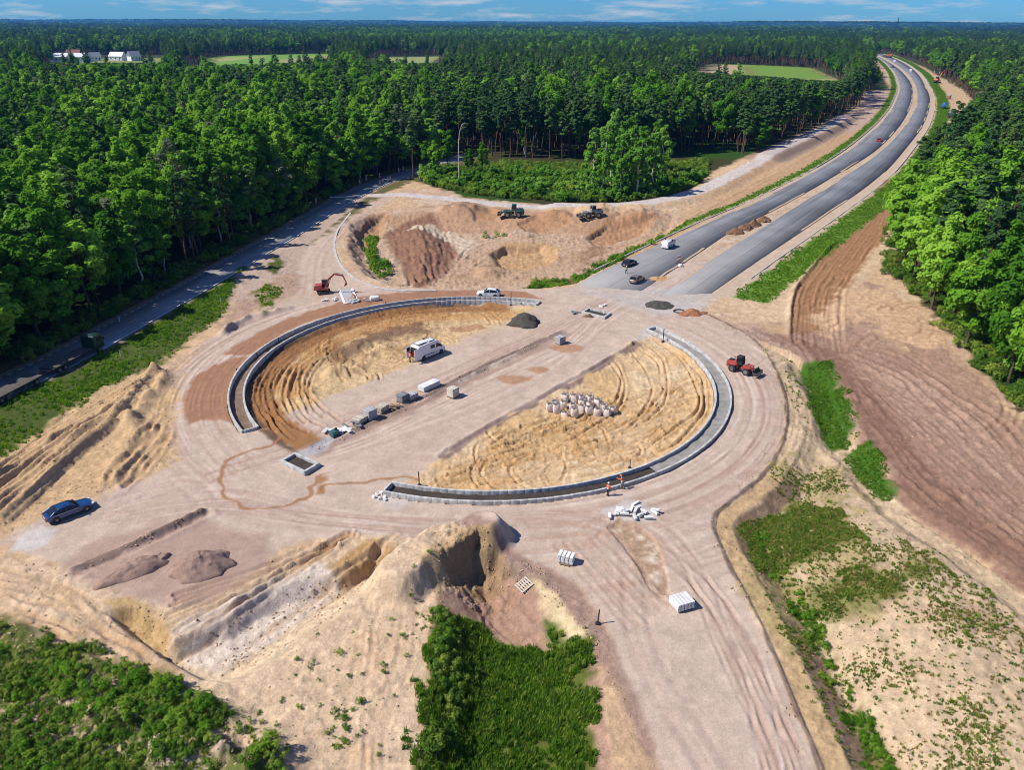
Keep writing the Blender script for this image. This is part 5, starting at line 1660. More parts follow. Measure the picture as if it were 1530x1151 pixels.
def van(label, loc, rz, L=5.9, Wd=2.0, H=2.6, doors=True, paint_=None):
    paint_ = paint_ or WHITEP
    r = empty('panel_van', loc, rz, label, 'van')
    w, a = Wd / 2, L / 2
    prof = [(-a, .45), (-a, H - .25), (-a + .1, H - .08), (a * .38, H), (a * .5, H - .1), (a * .78, 1.52), (a * .96, 1.18), (a, .9), (a, .42), (a - .15, .32), (-a + .1, .34)]
    rings = []
    for y, k in ((-w, .90), (-w * .97, .985), (-w * .9, 1.0), (w * .9, 1.0), (w * .97, .985), (w, .90)):
        rings.append([(x * (1 if k > .95 else .985), y * (1 - .05 * max(0, (z - 1.4))), .4 + (z - .4) * (1 if k > .95 else .985)) for x, z in prof])
    MB().loft(rings).build('body', paint_, r, bevel=.03)
    # windscreen and side glass sit a little proud
    x0, z0, x1, z1 = a * .52, H - .16, a * .765, 1.56
    dx, dz = x1 - x0, z1 - z0
    MB().box(((x0 + x1) / 2 + .03, 0, (z0 + z1) / 2 + .03), (math.hypot(dx, dz), w * 1.6, .03), ry=math.atan2(-dz, dx)).build('windscreen', GLASS, r)
    for s in (-1, 1):
        yy = s * (w * .965 + .012)
        MB().prism([(a * .30, 1.45), (a * .30, H - .45), (a * .46, H - .45), (a * .72, 1.5)], yy - .02, yy + .02).build('side_window', GLASS, r)
        MB().box((-a * .02 + .2, yy * 1.0, 1.82), (.95, .04, .62)).build('rear_side_window', GLASS, r, bevel=.02)
        MB().box((a * .62, s * (w + .17), 1.62), (.16, .26, .34)).build('mirror', UNDER, r, bevel=.03)
        MB().box((-a * .25, s * (w + .012), .80), (L * .40, .03, .10)).build('side_moulding', UNDER, r)
        MB().box((a - .12, s * w * .74, .98), (.26, .34, .26)).build('headlight', LAMPW, r, bevel=.04)
        MB().box((-a + .01, s * w * .93, 1.1), (.06, .12, .5)).build('taillight', LAMPR, r)
        for x in (a - .95, -a + 1.05):
            MB().cyl((x, s * (w - .12), .38), .42, .26, 'Y', 18).build('wheel_arch', UNDER, r)
            wheel(r, x, s * (w - .12), .35, .24, s)
    MB().box((a - .0, 0, .5), (.1, w * 1.7, .22)).build('bumper', UNDER, r, bevel=.03)
    if doors:
        MB().box((-a - .012, 0, 1.36), (.03, w * 1.66, 1.75)).build('load_opening', UNDER, r)
        for s, an in ((-1, rad(82)), (1, rad(78))):
            d = MB().box((-a - .46, s * (w + .0), 1.38), (.92, .06, 1.9)).build('rear_door', paint_, r, bevel=.02)
            MB().box((-a - .46, s * (w - .035) , 1.85), (.6, .03, .6)).build('door_window', GLASS, d)
        crate = MB()
        for i, (y, z, sx) in enumerate(((-.45, .75, .5), (.3, .72, .45), (-.1, 1.25, .5), (.45, 1.3, .3))):
            crate.box((-a - .02, y, z), (.06, sx, .4))
        crate.build('stowed_tools', mat('tool_red', (.42, .05, .03), .6), r)
        rk = MB()
        for s in (-1, 1):
            rk.tube([(-a + .3, s * w * .8, H + .1), (a * .3, s * w * .8, H + .12)], .035, 6)
        for i in range(6):
            x = -a + .4 + i * .66
            rk.tube([(x, -w * .85, H + .12), (x, w * .85, H + .12)], .03, 6)
        rk.build('roof_rack', UNDER, r)
        MB().box((-a + 1.4, .1, H + .19), (1.9, 1.1, .05)).build('rack_boards', WRAP, r)
        MB().box((a * .1, -.1, H + .17), (1.0, .9, .06)).build('roof_vent', paint_, r)
    return r
vz = heading((629, 541), (663, 527.5))
vp = hit(640, 531.5)
VAN = van('white high roof work van with open rear doors parked on the western sand', vp, vz)
p = hit(998, 370.5)
van('small white delivery van at the edge of the near carriageway', p + Vector((0, 0, .1)), heading((985, 374), (1015, 358)), 4.7, 1.8, 1.95, False)

# ---------------- people: one continuous grown body, clothes over it
def skin_obj(name, nodes, edges, m, parent, sub=2):
    me = bpy.data.meshes.new(name)
    me.from_pydata([n[:3] for n in nodes], edges, [])
    me.materials.append(m)
    o = linkobj(name, me, parent)
    o.modifiers.new('skin', 'SKIN').use_smooth_shade = True
    for i, v in enumerate(me.skin_vertices[0].data):
        rr = nodes[i][3]
        v.radius = (rr, nodes[i][4] if len(nodes[i]) > 4 else rr)
        v.use_root = i == 0
    o.modifiers.new('sub', 'SUBSURF').levels = sub
    o.modifiers['sub'].render_levels = sub
    return o
def person(label, loc, rz, top, trousers, lean=0.0, armL=(.2, -.1), armR=(.2, .1), helmet=None, stride=.12, group=None):
    """Pelvis at .95 m; arms given as (forward swing, bend of the elbow) in radians; faces +x."""
    r = empty('person', loc, rz, label, 'person', group)
    cl, sl = math.cos(lean), math.sin(lean)
    def up(d, y=0.0, fx=0.0):                    # d above the pelvis along the leaning spine
        return (sl * d + cl * fx, y, .95 + cl * d - sl * fx)
    nodes = [(*up(0), .13, .10), (*up(.22), .125, .095), (*up(.42), .15, .10), (*up(.54), .055), (*up(.62), .055), (*up(.70, 0, .02), .085, .095), (*up(.80, 0, .015), .075, .085)]
    edges = [(0, 1), (1, 2), (2, 3), (3, 4), (4, 5), (5, 6)]
    legs, arms = [], []
    for s in (-1, 1):
        f = stride * s
        hip, knee, ank, toe = (0, s * .095, .90), (f * .6 + .03, s * .10, .50), (f, s * .105, .09), (f + .16, s * .12, .04)
        i = len(nodes)
        nodes += [(*hip, .088), (*knee, .058), (*ank, .042), (*toe, .035)]
        edges += [(0, i), (i, i + 1), (i + 1, i + 2), (i + 2, i + 3)]
        legs.append((hip, knee, ank, toe))
        sw, bd = (armL if s > 0 else armR)
        sh = Vector(up(.46, s * .19))
        d1 = Vector((math.sin(sw), s * .12, -math.cos(sw))).normalized()
        el = sh + d1 * .29
        d2 = Vector((math.sin(sw + bd), -s * .04, -math.cos(sw + bd))).normalized()
        wr = el + d2 * .25
        pm = wr + d2 * .06
        i = len(nodes)
        nodes += [(*sh, .052), (*el, .042), (*wr, .030), (*pm, .036, .018)]
        edges += [(2, i), (i, i + 1), (i + 1, i + 2), (i + 2, i + 3)]
        arms.append((sh, el, wr))
        # four fingers of different length and a thumb from the side of the palm
        side = Vector((d2.z, 0, -d2.x)).normalized() if abs(d2.x) + abs(d2.z) > .1 else Vector((1, 0, 0))
        for k, ln in enumerate((.072, .082, .076, .058)):
            b0 = wr + d2 * .095 + side * (.026 - .017 * k)
            b1 = b0 + d2 * ln * .55 + Vector((0, -s * .008, 0))
            b2 = b1 + d2 * ln * .45 + Vector((0, -s * .022, 0))
            j = len(nodes)
            nodes += [(*b0, .0095), (*b1, .0085), (*b2, .0075)]
            edges += [(i + 3, j), (j, j + 1), (j + 1, j + 2)]
        t0 = wr + d2 * .035 + side * .034
        t1 = t0 + d2 * .03 + side * .022
        t2 = t1 + d2 * .028 + side * .006
        j = len(nodes)
        nodes += [(*t0, .011), (*t1, .010), (*t2, .008)]
        edges += [(i + 2, j), (j, j + 1), (j + 1, j + 2)]
    body = skin_obj('body', nodes, edges, SKIN, r)
    # face
    hd = Vector(up(.73, 0, .02))
    fc = MB().tube([hd + Vector((.085, 0, .0)), hd + Vector((.115, 0, -.022))], [.012, .016], 6)
    fc.build('nose', SKIN, r)
    # jacket
    jn = [(*up(-.06), .150, .118), (*up(.2), .145, .112), (*up(.43), .165, .115), (*up(.51), .085, .075)]
    je = [(0, 1), (1, 2), (2, 3)]
    for sh, el, wr in arms:
        i = len(jn)
        jn += [(*sh, .070), (*el, .056), (*(el + (wr - el) * .9), .046)]
        je += [(2, i), (i, i + 1), (i + 1, i + 2)]
    jk = skin_obj('jacket', jn, je, top, r)
    bands = MB()
    for d in (.06, .2):
        c = Vector(up(d))
        ring = [(c.x + .152 * math.cos(a) * .80, c.y + .158 * math.sin(a), c.z) for a in np.linspace(0, 6.283, 14)[:-1]]
        bands.tube(ring + [ring[0]], .016, 4)
    bands.build('reflective_bands', REFL, r)
    tn = [(0, 0, .95, .142, .112)]
    te = []
    for hip, knee, ank, toe in legs:
        i = len(tn)
        tn += [(*hip, .102), (*knee, .075), (ank[0], ank[1], .13, .062)]
        te += [(0, i), (i, i + 1), (i + 1, i + 2)]
    skin_obj('trousers', tn, te, trousers, r)
    for hip, knee, ank, toe in legs:
        MB().box((ank[0] + .05, ank[1] * 1.05, .05), (.28, .10, .10)).box((ank[0] - .02, ank[1], .12), (.12, .10, .1)).build('boot', BOOT, r, bevel=.025)
    hp = Vector(up(.765, 0, .015))
    if helmet is not None:
        h = MB()
        rings = []
        for t in np.linspace(0, math.pi / 2 * .96, 6):
            rings.append([(hp.x + .135 * math.cos(t) * math.cos(a), hp.y + .118 * math.cos(t) * math.sin(a), hp.z + .02 + .12 * math.sin(t)) for a in np.linspace(0, 6.283, 15)[:-1]])
        h.loft(rings)
        h.box((hp.x + .14, 0, hp.z + .025), (.1, .15, .015))
        h.build('helmet', helmet, r, smooth=True)
    else:
        h = MB()
        rings = []
        for t in np.linspace(-.2, math.pi / 2 * .96, 6):
            rings.append([(hp.x - .015 + .10 * math.cos(t) * math.cos(a), hp.y + .088 * math.cos(t) * math.sin(a), hp.z + .10 * math.sin(t)) for a in np.linspace(0, 6.283, 13)[:-1]])
        h.loft(rings)
        h.build('hair', mat('dark_hair', (.03, .02, .015), .8), r, smooth=True)
    return r
person('person in an orange vest, dark trousers and pale helmet standing by the southern kerb', hit(908, 741.5), rad(60), HIVO, NAVYC, .04, (.3, .6), (.15, .3), HELM, .06)
person('person in orange jacket and grey trousers leaning over the southern kerb', hit(929.5, 731), rad(130), HIVO, GREYC, .35, (1.2, .3), (.5, .6), HELMO, .14)
ud = Vector((math.cos(vz), math.sin(vz), 0)); ul = Vector((-ud.y, ud.x, 0))
q = vp - ud * 3.75 + ul * .35
person('person in an orange jacket standing behind the open rear doors of the white van', (q.x, q.y, float(gz(q.x, q.y))), vz, HIVO, NAVYC, .12, (.7, .7), (.6, .8), None, .08)
person('person in a yellow vest walking on the carriageway behind the navy car', hit(935.5, 410) + Vector((0, 0, .1)), rad(-70), HIVY, NAVYC, .03, (.25, .2), (-.2, .3), HELM, .22)
person('person in an orange red jacket bending over the paving beside the red excavator', hit(531, 449), rad(200), HIVO, NAVYC, .75, (.7, .3), (.6, .3), None, .12)

# ---------------- earth movers
def track(parent, y, L, w, h):
    n, pr = 10, []
    for i in range(n + 1):
        a = math.pi / 2 - math.pi * i / n
        pr.append((L / 2 - h / 2 + math.cos(a) * h / 2, h / 2 + math.sin(a) * h / 2))
    for i in range(n + 1):
        a = -math.pi / 2 - math.pi * i / n
        pr.append((-L / 2 + h / 2 + math.cos(a) * h / 2, h / 2 + math.sin(a) * h / 2))
    b = MB().prism(pr, y - w / 2, y + w / 2)
    k = int(L / .28)
    for i in range(k):
        x = -L / 2 + h * .4 + (L - h * .8) * i / (k - 1)
        b.box((x, y, h + .015), (.06, w, .05)).box((x, y, .0), (.06, w, .04))
    t = b.build('track', RUB, parent)
    s = 1 if y > 0 else -1
    c = MB()
    for i in range(5):
        c.cyl((-L / 2 + h * .55 + (L - h * 1.1) * i / 4, y + s * w * .5, h / 2), h * (.3 if i in (0, 4) else .2), .06, 'Y', 12)
    c.build('rollers', STEEL, t)
def plate_arm(pts, w0, w1, th, y=0.0):
    """A box-section arm bent through side-view points."""
    b = MB()
    for i in range(len(pts) - 1):
        (x0, z0), (x1, z1) = pts[i], pts[i + 1]
        a, L = math.atan2(z1 - z0, x1 - x0), math.hypot(x1 - x0, z1 - z0)
        k0 = w0 + (w1 - w0) * i / max(1, len(pts) - 1)
        k1 = w0 + (w1 - w0) * (i + 1) / max(1, len(pts) - 1)
        n = (-math.sin(a), math.cos(a))
        ov = .06
        X0, Z0, X1, Z1 = x0 - math.cos(a) * ov, z0 - math.sin(a) * ov, x1 + math.cos(a) * ov, z1 + math.sin(a) * ov
        tt = th * (1 - .012 * i)
        b.prism([(X0 + n[0] * k0 / 2, Z0 + n[1] * k0 / 2), (X0 - n[0] * k0 / 2, Z0 - n[1] * k0 / 2), (X1 - n[0] * k1 / 2, Z1 - n[1] * k1 / 2), (X1 + n[0] * k1 / 2, Z1 + n[1] * k1 / 2)], y - tt / 2, y + tt / 2)
    return b
def cab(parent, x0, x1, y0, y1, z0, z1, m, slope=.25):
    c = MB().prism([(x0, z0), (x1, z0), (x1, z0 + (z1 - z0) * .45), (x1 - slope, z1), (x0, z1)], y0, y1).build('cab', m, parent, bevel=.03)
    e = .025
    MB().prism([(x0 + .12, z0 + (z1 - z0) * .4), (x1 - .12, z0 + (z1 - z0) * .4), (x1 - slope - .08, z1 - .14), (x0 + .12, z1 - .14)], y0 - e, y1 + e).build('side_window', GLASS, c)
    dx, dz = -slope, (z1 - z0) * .55
    MB().box((x1 - slope / 2 + .02, (y0 + y1) / 2, z0 + (z1 - z0) * .72), (.04, (y1 - y0) * .8, math.hypot(dx, dz) * .78), ry=-math.atan2(slope, dz)).build('windscreen', GLASS, c)
    MB().box(((x0 + x1 - slope) / 2, (y0 + y1) / 2, z1 + .035), (x1 - x0 - slope + .15, y1 - y0 + .1, .08)).build('cab_roof', m, c, bevel=.02)
    return c
def excavator(label, loc, rz, turn, m, s=1.0, boom=((.6, 1.5), (1.3, 3.2), (2.6, 4.3), (4.4, 3.9)), stick=((4.4, 3.9), (5.0, 2.4)), bk=(5.0, 2.4)):
    r = empty('excavator', loc, rz, label, 'excavator')
    r.scale = (s, s, s)
    track(r, -.95, 3.0, .48, .68); track(r, .95, 3.0, .48, .68)
    MB().box((0, 0, .5), (1.5, 1.5, .4)).cyl((0, 0, .8), .55, .3).build('undercarriage', UNDER, r)
    up = empty('upper_body', (0, 0, 0), turn)
    up.parent = r
    MB().prism([(-1.75, .95), (-1.9, 1.4), (-1.75, 1.95), (-.2, 2.05), (-.2, 1.45), (1.0, 1.4), (1.05, .95)], -1.05, 1.05).build('engine_house', m, up, bevel=.08)
    MB().prism([(-1.95, .98), (-2.02, 1.4), (-1.8, 1.45), (-1.7, .98)], -1.0, 1.0).build('counterweight', UNDER, up, bevel=.05)
    cab(up, -.25, 1.15, .12, 1.04, 1.4, 2.75, UNDER, .22)
    plate_arm(boom, .42, .30, .28, -.25).build('boom', m, up, bevel=.02)
    MB().tube([(.95, -.25, 1.3), (boom[1][0] + .45, -.25, boom[1][1] + .1)], .07, 8).build('hydraulic_ram', STEEL, up)
    MB().tube([(boom[-2][0], -.25, boom[-2][1] + .35), (stick[0][0] + .1, -.25, stick[0][1] + .35)], .055, 8).build('hydraulic_ram', STEEL, up)
    plate_arm(stick, .30, .2, .22, -.25).build('stick', m, up, bevel=.02)
    x, z = bk
    MB().prism([(x - .1, z), (x + .12, z), (x + .2, z - .45), (x - .05, z - .8), (x - .5, z - .85), (x - .3, z - .4)], -.62, .12).build('bucket', m if s < .98 else BUCKET, up, bevel=.02)
    return r
EX = hit(484, 438)
excavator('red compact excavator with its boom raised beside the paving on the north western arm', EX, rad(20), rad(-12), REDM, .92)
def loader(label, loc, rz, m, s=1.0, steer=.12, lift=.5, cabm=None):
    r = empty('wheel_loader', loc, rz, label, 'loader')
    r.scale = (s, s, s)
    R, w = .78, .62
    for x in (-1.55, 1.55):
        for sd in (-1, 1):
            wheel(r, x, sd * 1.05, R, w, sd, .55)
    MB().prism([(-3.1, .9), (-3.15, 1.7), (-2.9, 2.15), (-1.0, 2.25), (-.6, 1.5), (-.6, .75), (-2.8, .7)], -.72, .72).build('rear_body', m, r, bevel=.08)
    MB().box((-2.3, 0, 2.24), (1.0, 1.0, .1)).build('engine_grille', UNDER, r)
    MB().prism([(.2, .7), (.2, 1.5), (1.0, 1.9), (2.0, 1.5), (2.3, .8)], -.55, .55).build('front_frame', m, r, bevel=.05)
    for sd in (-1, 1):
        for x in (-1.55, 1.55):
            MB().box((x, sd * 1.0, 1.68), (1.5, .62, .08)).box((x - .72, sd * 1.0, 1.5), (.08, .62, .35)).build('mudguard', m, r, bevel=.02)
    MB().box((-.1, 0, 1.1), (.7, .6, .7)).build('hinge_frame', UNDER, r)
    cab(r, -1.0, .35, -.7, .7, 1.7, 3.35, cabm or m, .2)
    z = .35 + lift
    for sd in (-1, 1):
        plate_arm(((.9, 1.75), (2.2, 1.5 + lift * .3), (3.1, z + .2)), .28, .24, .14, sd * .48).build('lift_arm', m, r)
    MB().tube([(.8, 0, 1.5), (2.0, 0, 1.6 + lift * .4), (3.1, 0, z + .5)], .07, 8).build('hydraulic_ram', STEEL, r)
    pr = [(3.0, z + .75), (3.15, z - .1), (4.2, z - .25), (4.25, z - .2), (3.35, z + .02), (3.18, z + .72)]
    MB().prism(pr, -1.4, 1.4).box((3.6, -1.39, z + .1), (.85, .05, .5)).box((3.6, 1.39, z + .1), (.85, .05, .5)).build('bucket', BUCKET, r)
    MB().tube([(-1.9, .45, 2.2), (-1.9, .45, 2.9)], .06, 8).build('exhaust', STEEL, r)
    for sd in (-1, 1):
        MB().box((-3.15, sd * .5, 1.6), (.06, .2, .15)).build('taillight', LAMPR, r)
        MB().box((2.05, sd * .45, 1.68), (.14, .18, .16)).build('headlight', LAMPW, r)
    return r
loader('dark green wheel loader with its bucket to the left in the basin', hit(766, 324), rad(183), GREENM, 1.05)
loader('grey wheel loader pushing its bucket into a soil heap in the basin', hit(884, 325), rad(196), GREYM, 1.0, lift=.2)
loader('red wheel loader with a wide bucket on the eastern lane beside the kerb', hit(1107, 556), rad(-42), REDM, .76, lift=.55, cabm=UNDER)

# low flatbed lorry and its trailer in the shade of the old road
def flatbed(label, loc, rz, L, cabin=True):
    r = empty('flatbed_lorry' if cabin else 'flatbed_trailer', loc, rz, label, 'lorry' if cabin else 'trailer')
    a, w = L / 2, 1.27
    x1 = a - (2.6 if cabin else 0)
    MB().box(((-a + x1) / 2, 0, 1.12), (x1 + a, w * 2, .12)).build('deck', DECKW, r, bevel=.02)
    e = MB()
    for sd in (-1, 1):
        e.box(((-a + x1) / 2, sd * w, 1.08), (x1 + a, .06, .24))
    e.box((-a, 0, 1.08), (.06, w * 2, .24)).build('edge_rail', STEEL_D, r)
    fr = MB()
    for sd in (-1, 1):
        fr.box(((-a + x1) / 2 + (.6 if cabin else 0), sd * .45, .88), (L - 1.0, .12, .28))
    fr.build('chassis', UNDER, r)
    for x in ([-a + 1.3, -a + 2.5, a - 1.3] if cabin else [-a + 1.2, -a + 2.4, a - 1.2]):
        for sd in (-1, 1):
            wheel(r, x, sd * 1.02, .48, .36, sd, .55)
    if cabin:
        c = MB().prism([(a - 2.3, .7), (a - 2.3, 2.95), (a - 2.0, 3.1), (a - .5, 3.05), (a - .08, 1.9), (a, .7)], -1.22, 1.22).build('cab', DKGREEN, r, bevel=.08)
        MB().box((a - .27, 0, 2.35), (.05, 2.1, .95), ry=-.35).build('windscreen', GLASS, c)
        for sd in (-1, 1):
            MB().box((a - 1.1, sd * 1.225, 2.3), (.95, .04, .7)).build('side_window', GLASS, c)
            MB().box((a - .2, sd * 1.42, 2.2), (.12, .22, .5)).build('mirror', UNDER, c)
            MB().box((a - .02, sd * .9, .95), (.08, .4, .2)).build('headlight', LAMPW, r)
        MB().box((a - 1.2, 0, 3.12), (1.2, 1.9, .1)).build('roof_fairing', DKGREEN, c, bevel=.03)
        MB().box((-a - .3, 0, 1.0), (.5, 1.9, .1)).box((-a - .35, 0, .8), (.4, 1.9, .08)).build('loading_ramp', STEEL, r)
    else:
        MB().tube([(a, -.4, .9), (a + 1.3, 0, .85), (a, .4, .9)], .06, 6).build('drawbar', UNDER, r)
    for sd in (-1, 1):
        MB().box((-a - .02, sd * .95, .92), (.06, .35, .14)).build('taillight', LAMPR, r)
    return r
hr = heading((20, 585), (150, 512))
pl_ = np.array(at(112, 541)); pl2 = np.array(at(42, 578))
d = pl_ - pl2
hr = math.atan2(d[1], d[0])
flatbed('long dark green flatbed lorry on the shaded old road', (*pl_, .06), hr, 11.5)
flatbed('low dark flatbed trailer behind the lorry on the shaded old road', (*(pl_ - (d / np.hypot(*d)) * 12.4), .06), hr, 9.0, False)

# distant machines along the carriageway
car('car', 'orange red pickup like car driving far up the western carriageway', hit(1313.5, 212) + Vector((0, 0, .1)), heading((1300, 224), (1330, 200)), paintm('orange_red_paint', (.42, .06, .02)), 5.6, 2.1, 1.9, 'suv', False)
excavator('orange excavator with a raised boom digging on the far sandy strip', hit(1400, 124), rad(30), rad(0), ORANGEM, 1.9, ((.6, 1.5), (1.0, 3.0), (2.2, 4.9), (3.6, 5.9)), ((3.6, 5.9), (4.2, 4.2)), (4.2, 4.2))
loader('dark green and grey machine among materials on the far eastern strip', hit(1422, 176), rad(70), GREENM, 1.5)
loader('orange paving machine far up on the eastern carriageway', hit(1327, 86) + Vector((0, 0, .1)), rad(120), ORANGEM, 2.2)
van('white van parked far up beside the eastern carriageway', hit(1360, 107) + Vector((0, 0, .1)), rad(70), 7.5, 2.3, 3.0, False)
van('white van farthest up on the eastern carriageway', hit(1336, 92.5) + Vector((0, 0, .1)), rad(80), 7.5, 2.3, 3.0, False)
car('car', 'small dark car far up at the crossing of the carriageways', hit(1333, 101) + Vector((0, 0, .1)), rad(110), NAVYP, 5.5, 2.1, 1.8, 'suv', False)
# blue water tank on trestles
r = empty('water_tank', hit(1410, 162), rad(60), 'blue water tank on a frame by the far eastern strip', 'tank')
b = MB(); n = 18
b.tube([(-3.2, 0, 2.2), (-3.0, 0, 2.2), (3.0, 0, 2.2), (3.2, 0, 2.2)], [1.0, 1.45, 1.45, 1.0], 18)
b.build('tank', BLUEM, r, smooth=True)
MB().box((0, 0, .75), (6, 2.2, .25)).build('frame', UNDER, r)
for x in (-2.4, 2.4):
    for y in (-.9, .9):
        MB().box((x, y, .3), (.3, .3, .7)).build('leg', UNDER, r)
MB().cyl((0, 0, 3.7), .4, .25).build('hatch', BLUEM, r)
r = empty('site_cabin', hit(1417, 147.5), rad(50), 'small reddish site cabin on the far eastern strip', 'cabin')
MB().box((0, 0, 1.4), (4.5, 2.4, 2.4)).build('wall', paintm('cabin_red', (.30, .14, .10), .6), r, bevel=.04)
MB().box((0, 0, 2.66), (4.7, 2.6, .14)).build('roof', WRAP, r)
MB().box((.8, -1.22, 1.7), (1.2, .05, .8)).build('window', GLASS, r)
MB().box((-1.3, -1.22, 1.3), (.9, .05, 2.0)).build('door', GREYM, r)

# ---------------- goods on pallets
def pallet_mb(w=1.2, l=.9):
    b = MB()
    for y in (-l / 2 + .06, 0, l / 2 - .06):
        b.box((0, y, .05), (w, .1, .09))
    for i in range(6):
        b.box((-w / 2 + .08 + i * (w - .16) / 5, 0, .12), (.12, l, .03))
    return b
def kerb_pallet(label, px, rz, m, w=1.5, l=1.1, layers=3, cols=4, hh=.26, wrapped=False, group=None):
    r = empty('stone_pallet', hit(*px), rz, label, 'pallet', group)
    pallet_mb(w, l).build('pallet', WOOD, r)
    for k in range(layers):
        for i in range(cols):
            x = -w / 2 + w * (i + .5) / cols
            MB().box((x + RNG.normal(0, .008), RNG.normal(0, .015), .14 + hh * (k + .5)), (w / cols - .025, l, hh - .02)).build('kerb_stone', m, r, bevel=.015)
    if wrapped:
        MB().box((0, 0, .16 + hh * layers), (w + .03, l + .03, .03)).build('cover_sheet', WRAP, r, bevel=.01)
    else:
        b = MB()
        for x in (-w * .28, w * .28):
            b.box((x, 0, .14 + hh * layers + .004), (.03, l + .02, .012))
        b.build('strapping', UNDER, r)
    return r
RZ = heading((500, 650), (650, 578))
kerb_pallet('pale wrapped stone pallet, second from the top of the row along the dark trench', (635.5, 583), RZ, STONEW, 1.9, 1.3, 2, 3, .36, True)
kerb_pallet('pale wrapped stone pallet at the top end of the row along the dark trench', (646.5, 578), RZ, STONEW, 1.9, 1.3, 2, 3, .36, True)
kerb_pallet('dark grey stone pallet standing beside the lighter one in the middle of the row', (602, 600), RZ, STONED, 1.4, 1.2, 4, 3, .27)
kerb_pallet('light grey stone pallet just above the dark grey one in the row', (615, 596), RZ, STONEG, 1.6, 1.2, 3, 4, .25)
kerb_pallet('tan topped stone pallet next to loose broken pallets in the row', (571, 614.5), RZ + .1, STONET, 1.7, 1.2, 3, 4, .26)
kerb_pallet('tall grey stone pallet with three clear layers in the lower row', (553.5, 626), RZ - .05, STONEG, 1.5, 1.3, 5, 4, .28)
kerb_pallet('low tan stone pallet beside the leaning planks in the lower row', (538, 632), RZ + .15, STONET, 1.7, 1.3, 3, 4, .25)
kerb_pallet('cream stone pallet standing alone on the south side of the dark trench', (677, 592.5), RZ, mat('stone_cream', (.50, .47, .39), .9, var=.18, obj_rand=.05), 1.4, 1.2, 5, 4, .26)
kerb_pallet('grey stone pallet standing alone near the top end of the crossing lane', (837, 513.5), RZ - .2, STONEG, 1.4, 1.2, 4, 4, .30)
# small heap of fittings near the north kerb frame
def loose_stones(name, label, px, n, spread, size, m, cat='stones', zmax=.0, seed=0):
    rg = np.random.default_rng(seed)
    r = empty(name, hit(*px), 0, label, cat)
    for i in range(n):
        x, y = rg.normal(0, spread[0]), rg.normal(0, spread[1])
        MB().box((x, y, size[2] / 2 + rg.uniform(0, zmax)), size, rg.uniform(0, 3.14), rg.normal(0, .12), rg.normal(0, .1)).build('kerb_stone', m, r, bevel=.015)
    return r
loose_stones('stone_heap', 'white loose kerb stones tumbled in a heap north of the dug up splitter island', (938, 766), 22, (1.45, .7), (1.0, .30, .22), STONEW, 'stone heap', .22, 4)
loose_stones('stone_heap', 'few dark loose stones beside the north eastern kerb frame', (862, 468.5), 5, (.7, .35), (.8, .3, .25), STONED, 'stone heap', .1, 5)
loose_stones('stone_heap', 'few pale loose stones lying behind the north eastern kerb frame', (897, 458.5), 5, (.8, .35), (.7, .3, .25), STONEW, 'stone heap', .05, 6)
loose_stones('stone_heap', 'pale kerb stones scattered beside the paving near the red excavator', (500, 448.5), 6, (1.0, .5), (1.0, .35, .3), STONEW, 'stone heap', .1, 7)
loose_stones('stone_heap', 'pale and grey stones heaped at the lower end of the paving', (537, 451), 9, (1.1, .5), (.9, .35, .3), STONEG, 'stone heap', .25, 8)
loose_stones('stone_heap', 'few pale stones at the western tip of the southern kerb', (569, 745), 6, (1.0, .4), (.45, .3, .25), STONEW, 'stone heap', .05, 9)
loose_stones('plank_heap', 'broken wooden pallets lying loose between two stone pallets of the row', (587, 609), 9, (.8, .4), (1.3, .14, .06), WOOD, 'timber', .35, 10)
loose_stones('plank_heap', 'dark leaning planks and pallets at the lower part of the row', (530, 636), 9, (.6, .4), (1.2, .5, .06), STONED, 'timber', .5, 11)
loose_stones('sheet_stack', 'pale sheets and pipes lying at the lower end of the row', (508, 645), 8, (1.0, .35), (1.8, .5, .06), STONEW, 'sheets', .4, 12)
# generator under a tarpaulin at the end of the row
r = empty('generator', hit(500, 652.5), RZ, 'teal green small generator set at the lower end of the pallet row', 'generator')
MB().box((0, 0, .55), (1.1, .9, .7)).build('housing', paintm('teal_paint', (.02, .10, .10), .5), r, bevel=.05)
MB().cyl((.3, 0, 1.0), .2, .25).build('filter', UNDER, r)
for s_ in (-1, 1):
    wheel(r, -.2, s_ * .5, .22, .15, s_)
MB().tube([(.5, -.3, .5), (1.1, -.3, .45), (1.1, .3, .45), (.5, .3, .5)], .03, 6).build('handle', STEEL, r)
# pipe-like concrete stacks on the south arm
def pipe_stack(label, px, rz, n, L, rr, layers, m):
    r = empty('pipe_stack', hit(*px), rz, label, 'pipe stack')
    pallet_mb(1.4, 1.0).build('pallet', WOOD, r)
    for k in range(layers):
        for i in range(n):
            y = (i - (n - 1) / 2 + .12 * (k % 2)) * rr * 2.5
            MB().prism([(-L / 2, 0), (L / 2, 0), (L / 2, rr * 1.5), (L / 2 - .04, rr * 1.7), (-L / 2 + .04, rr * 1.7), (-L / 2, rr * 1.5)], y - rr, y + rr).build('pipe', m, r, bevel=.05, loc=(0, 0, .14 + k * rr * 1.75))
    return r
pipe_stack('bundle of short white concrete kerbs with dark gaps on the south western lane', (846, 840), rad(70), 4, 1.0, .17, 3, STONEW)
pipe_stack('long white concrete kerb stack on the south arm below the splitter island', (1018, 906), rad(112), 5, 1.6, .15, 3, STONEW)
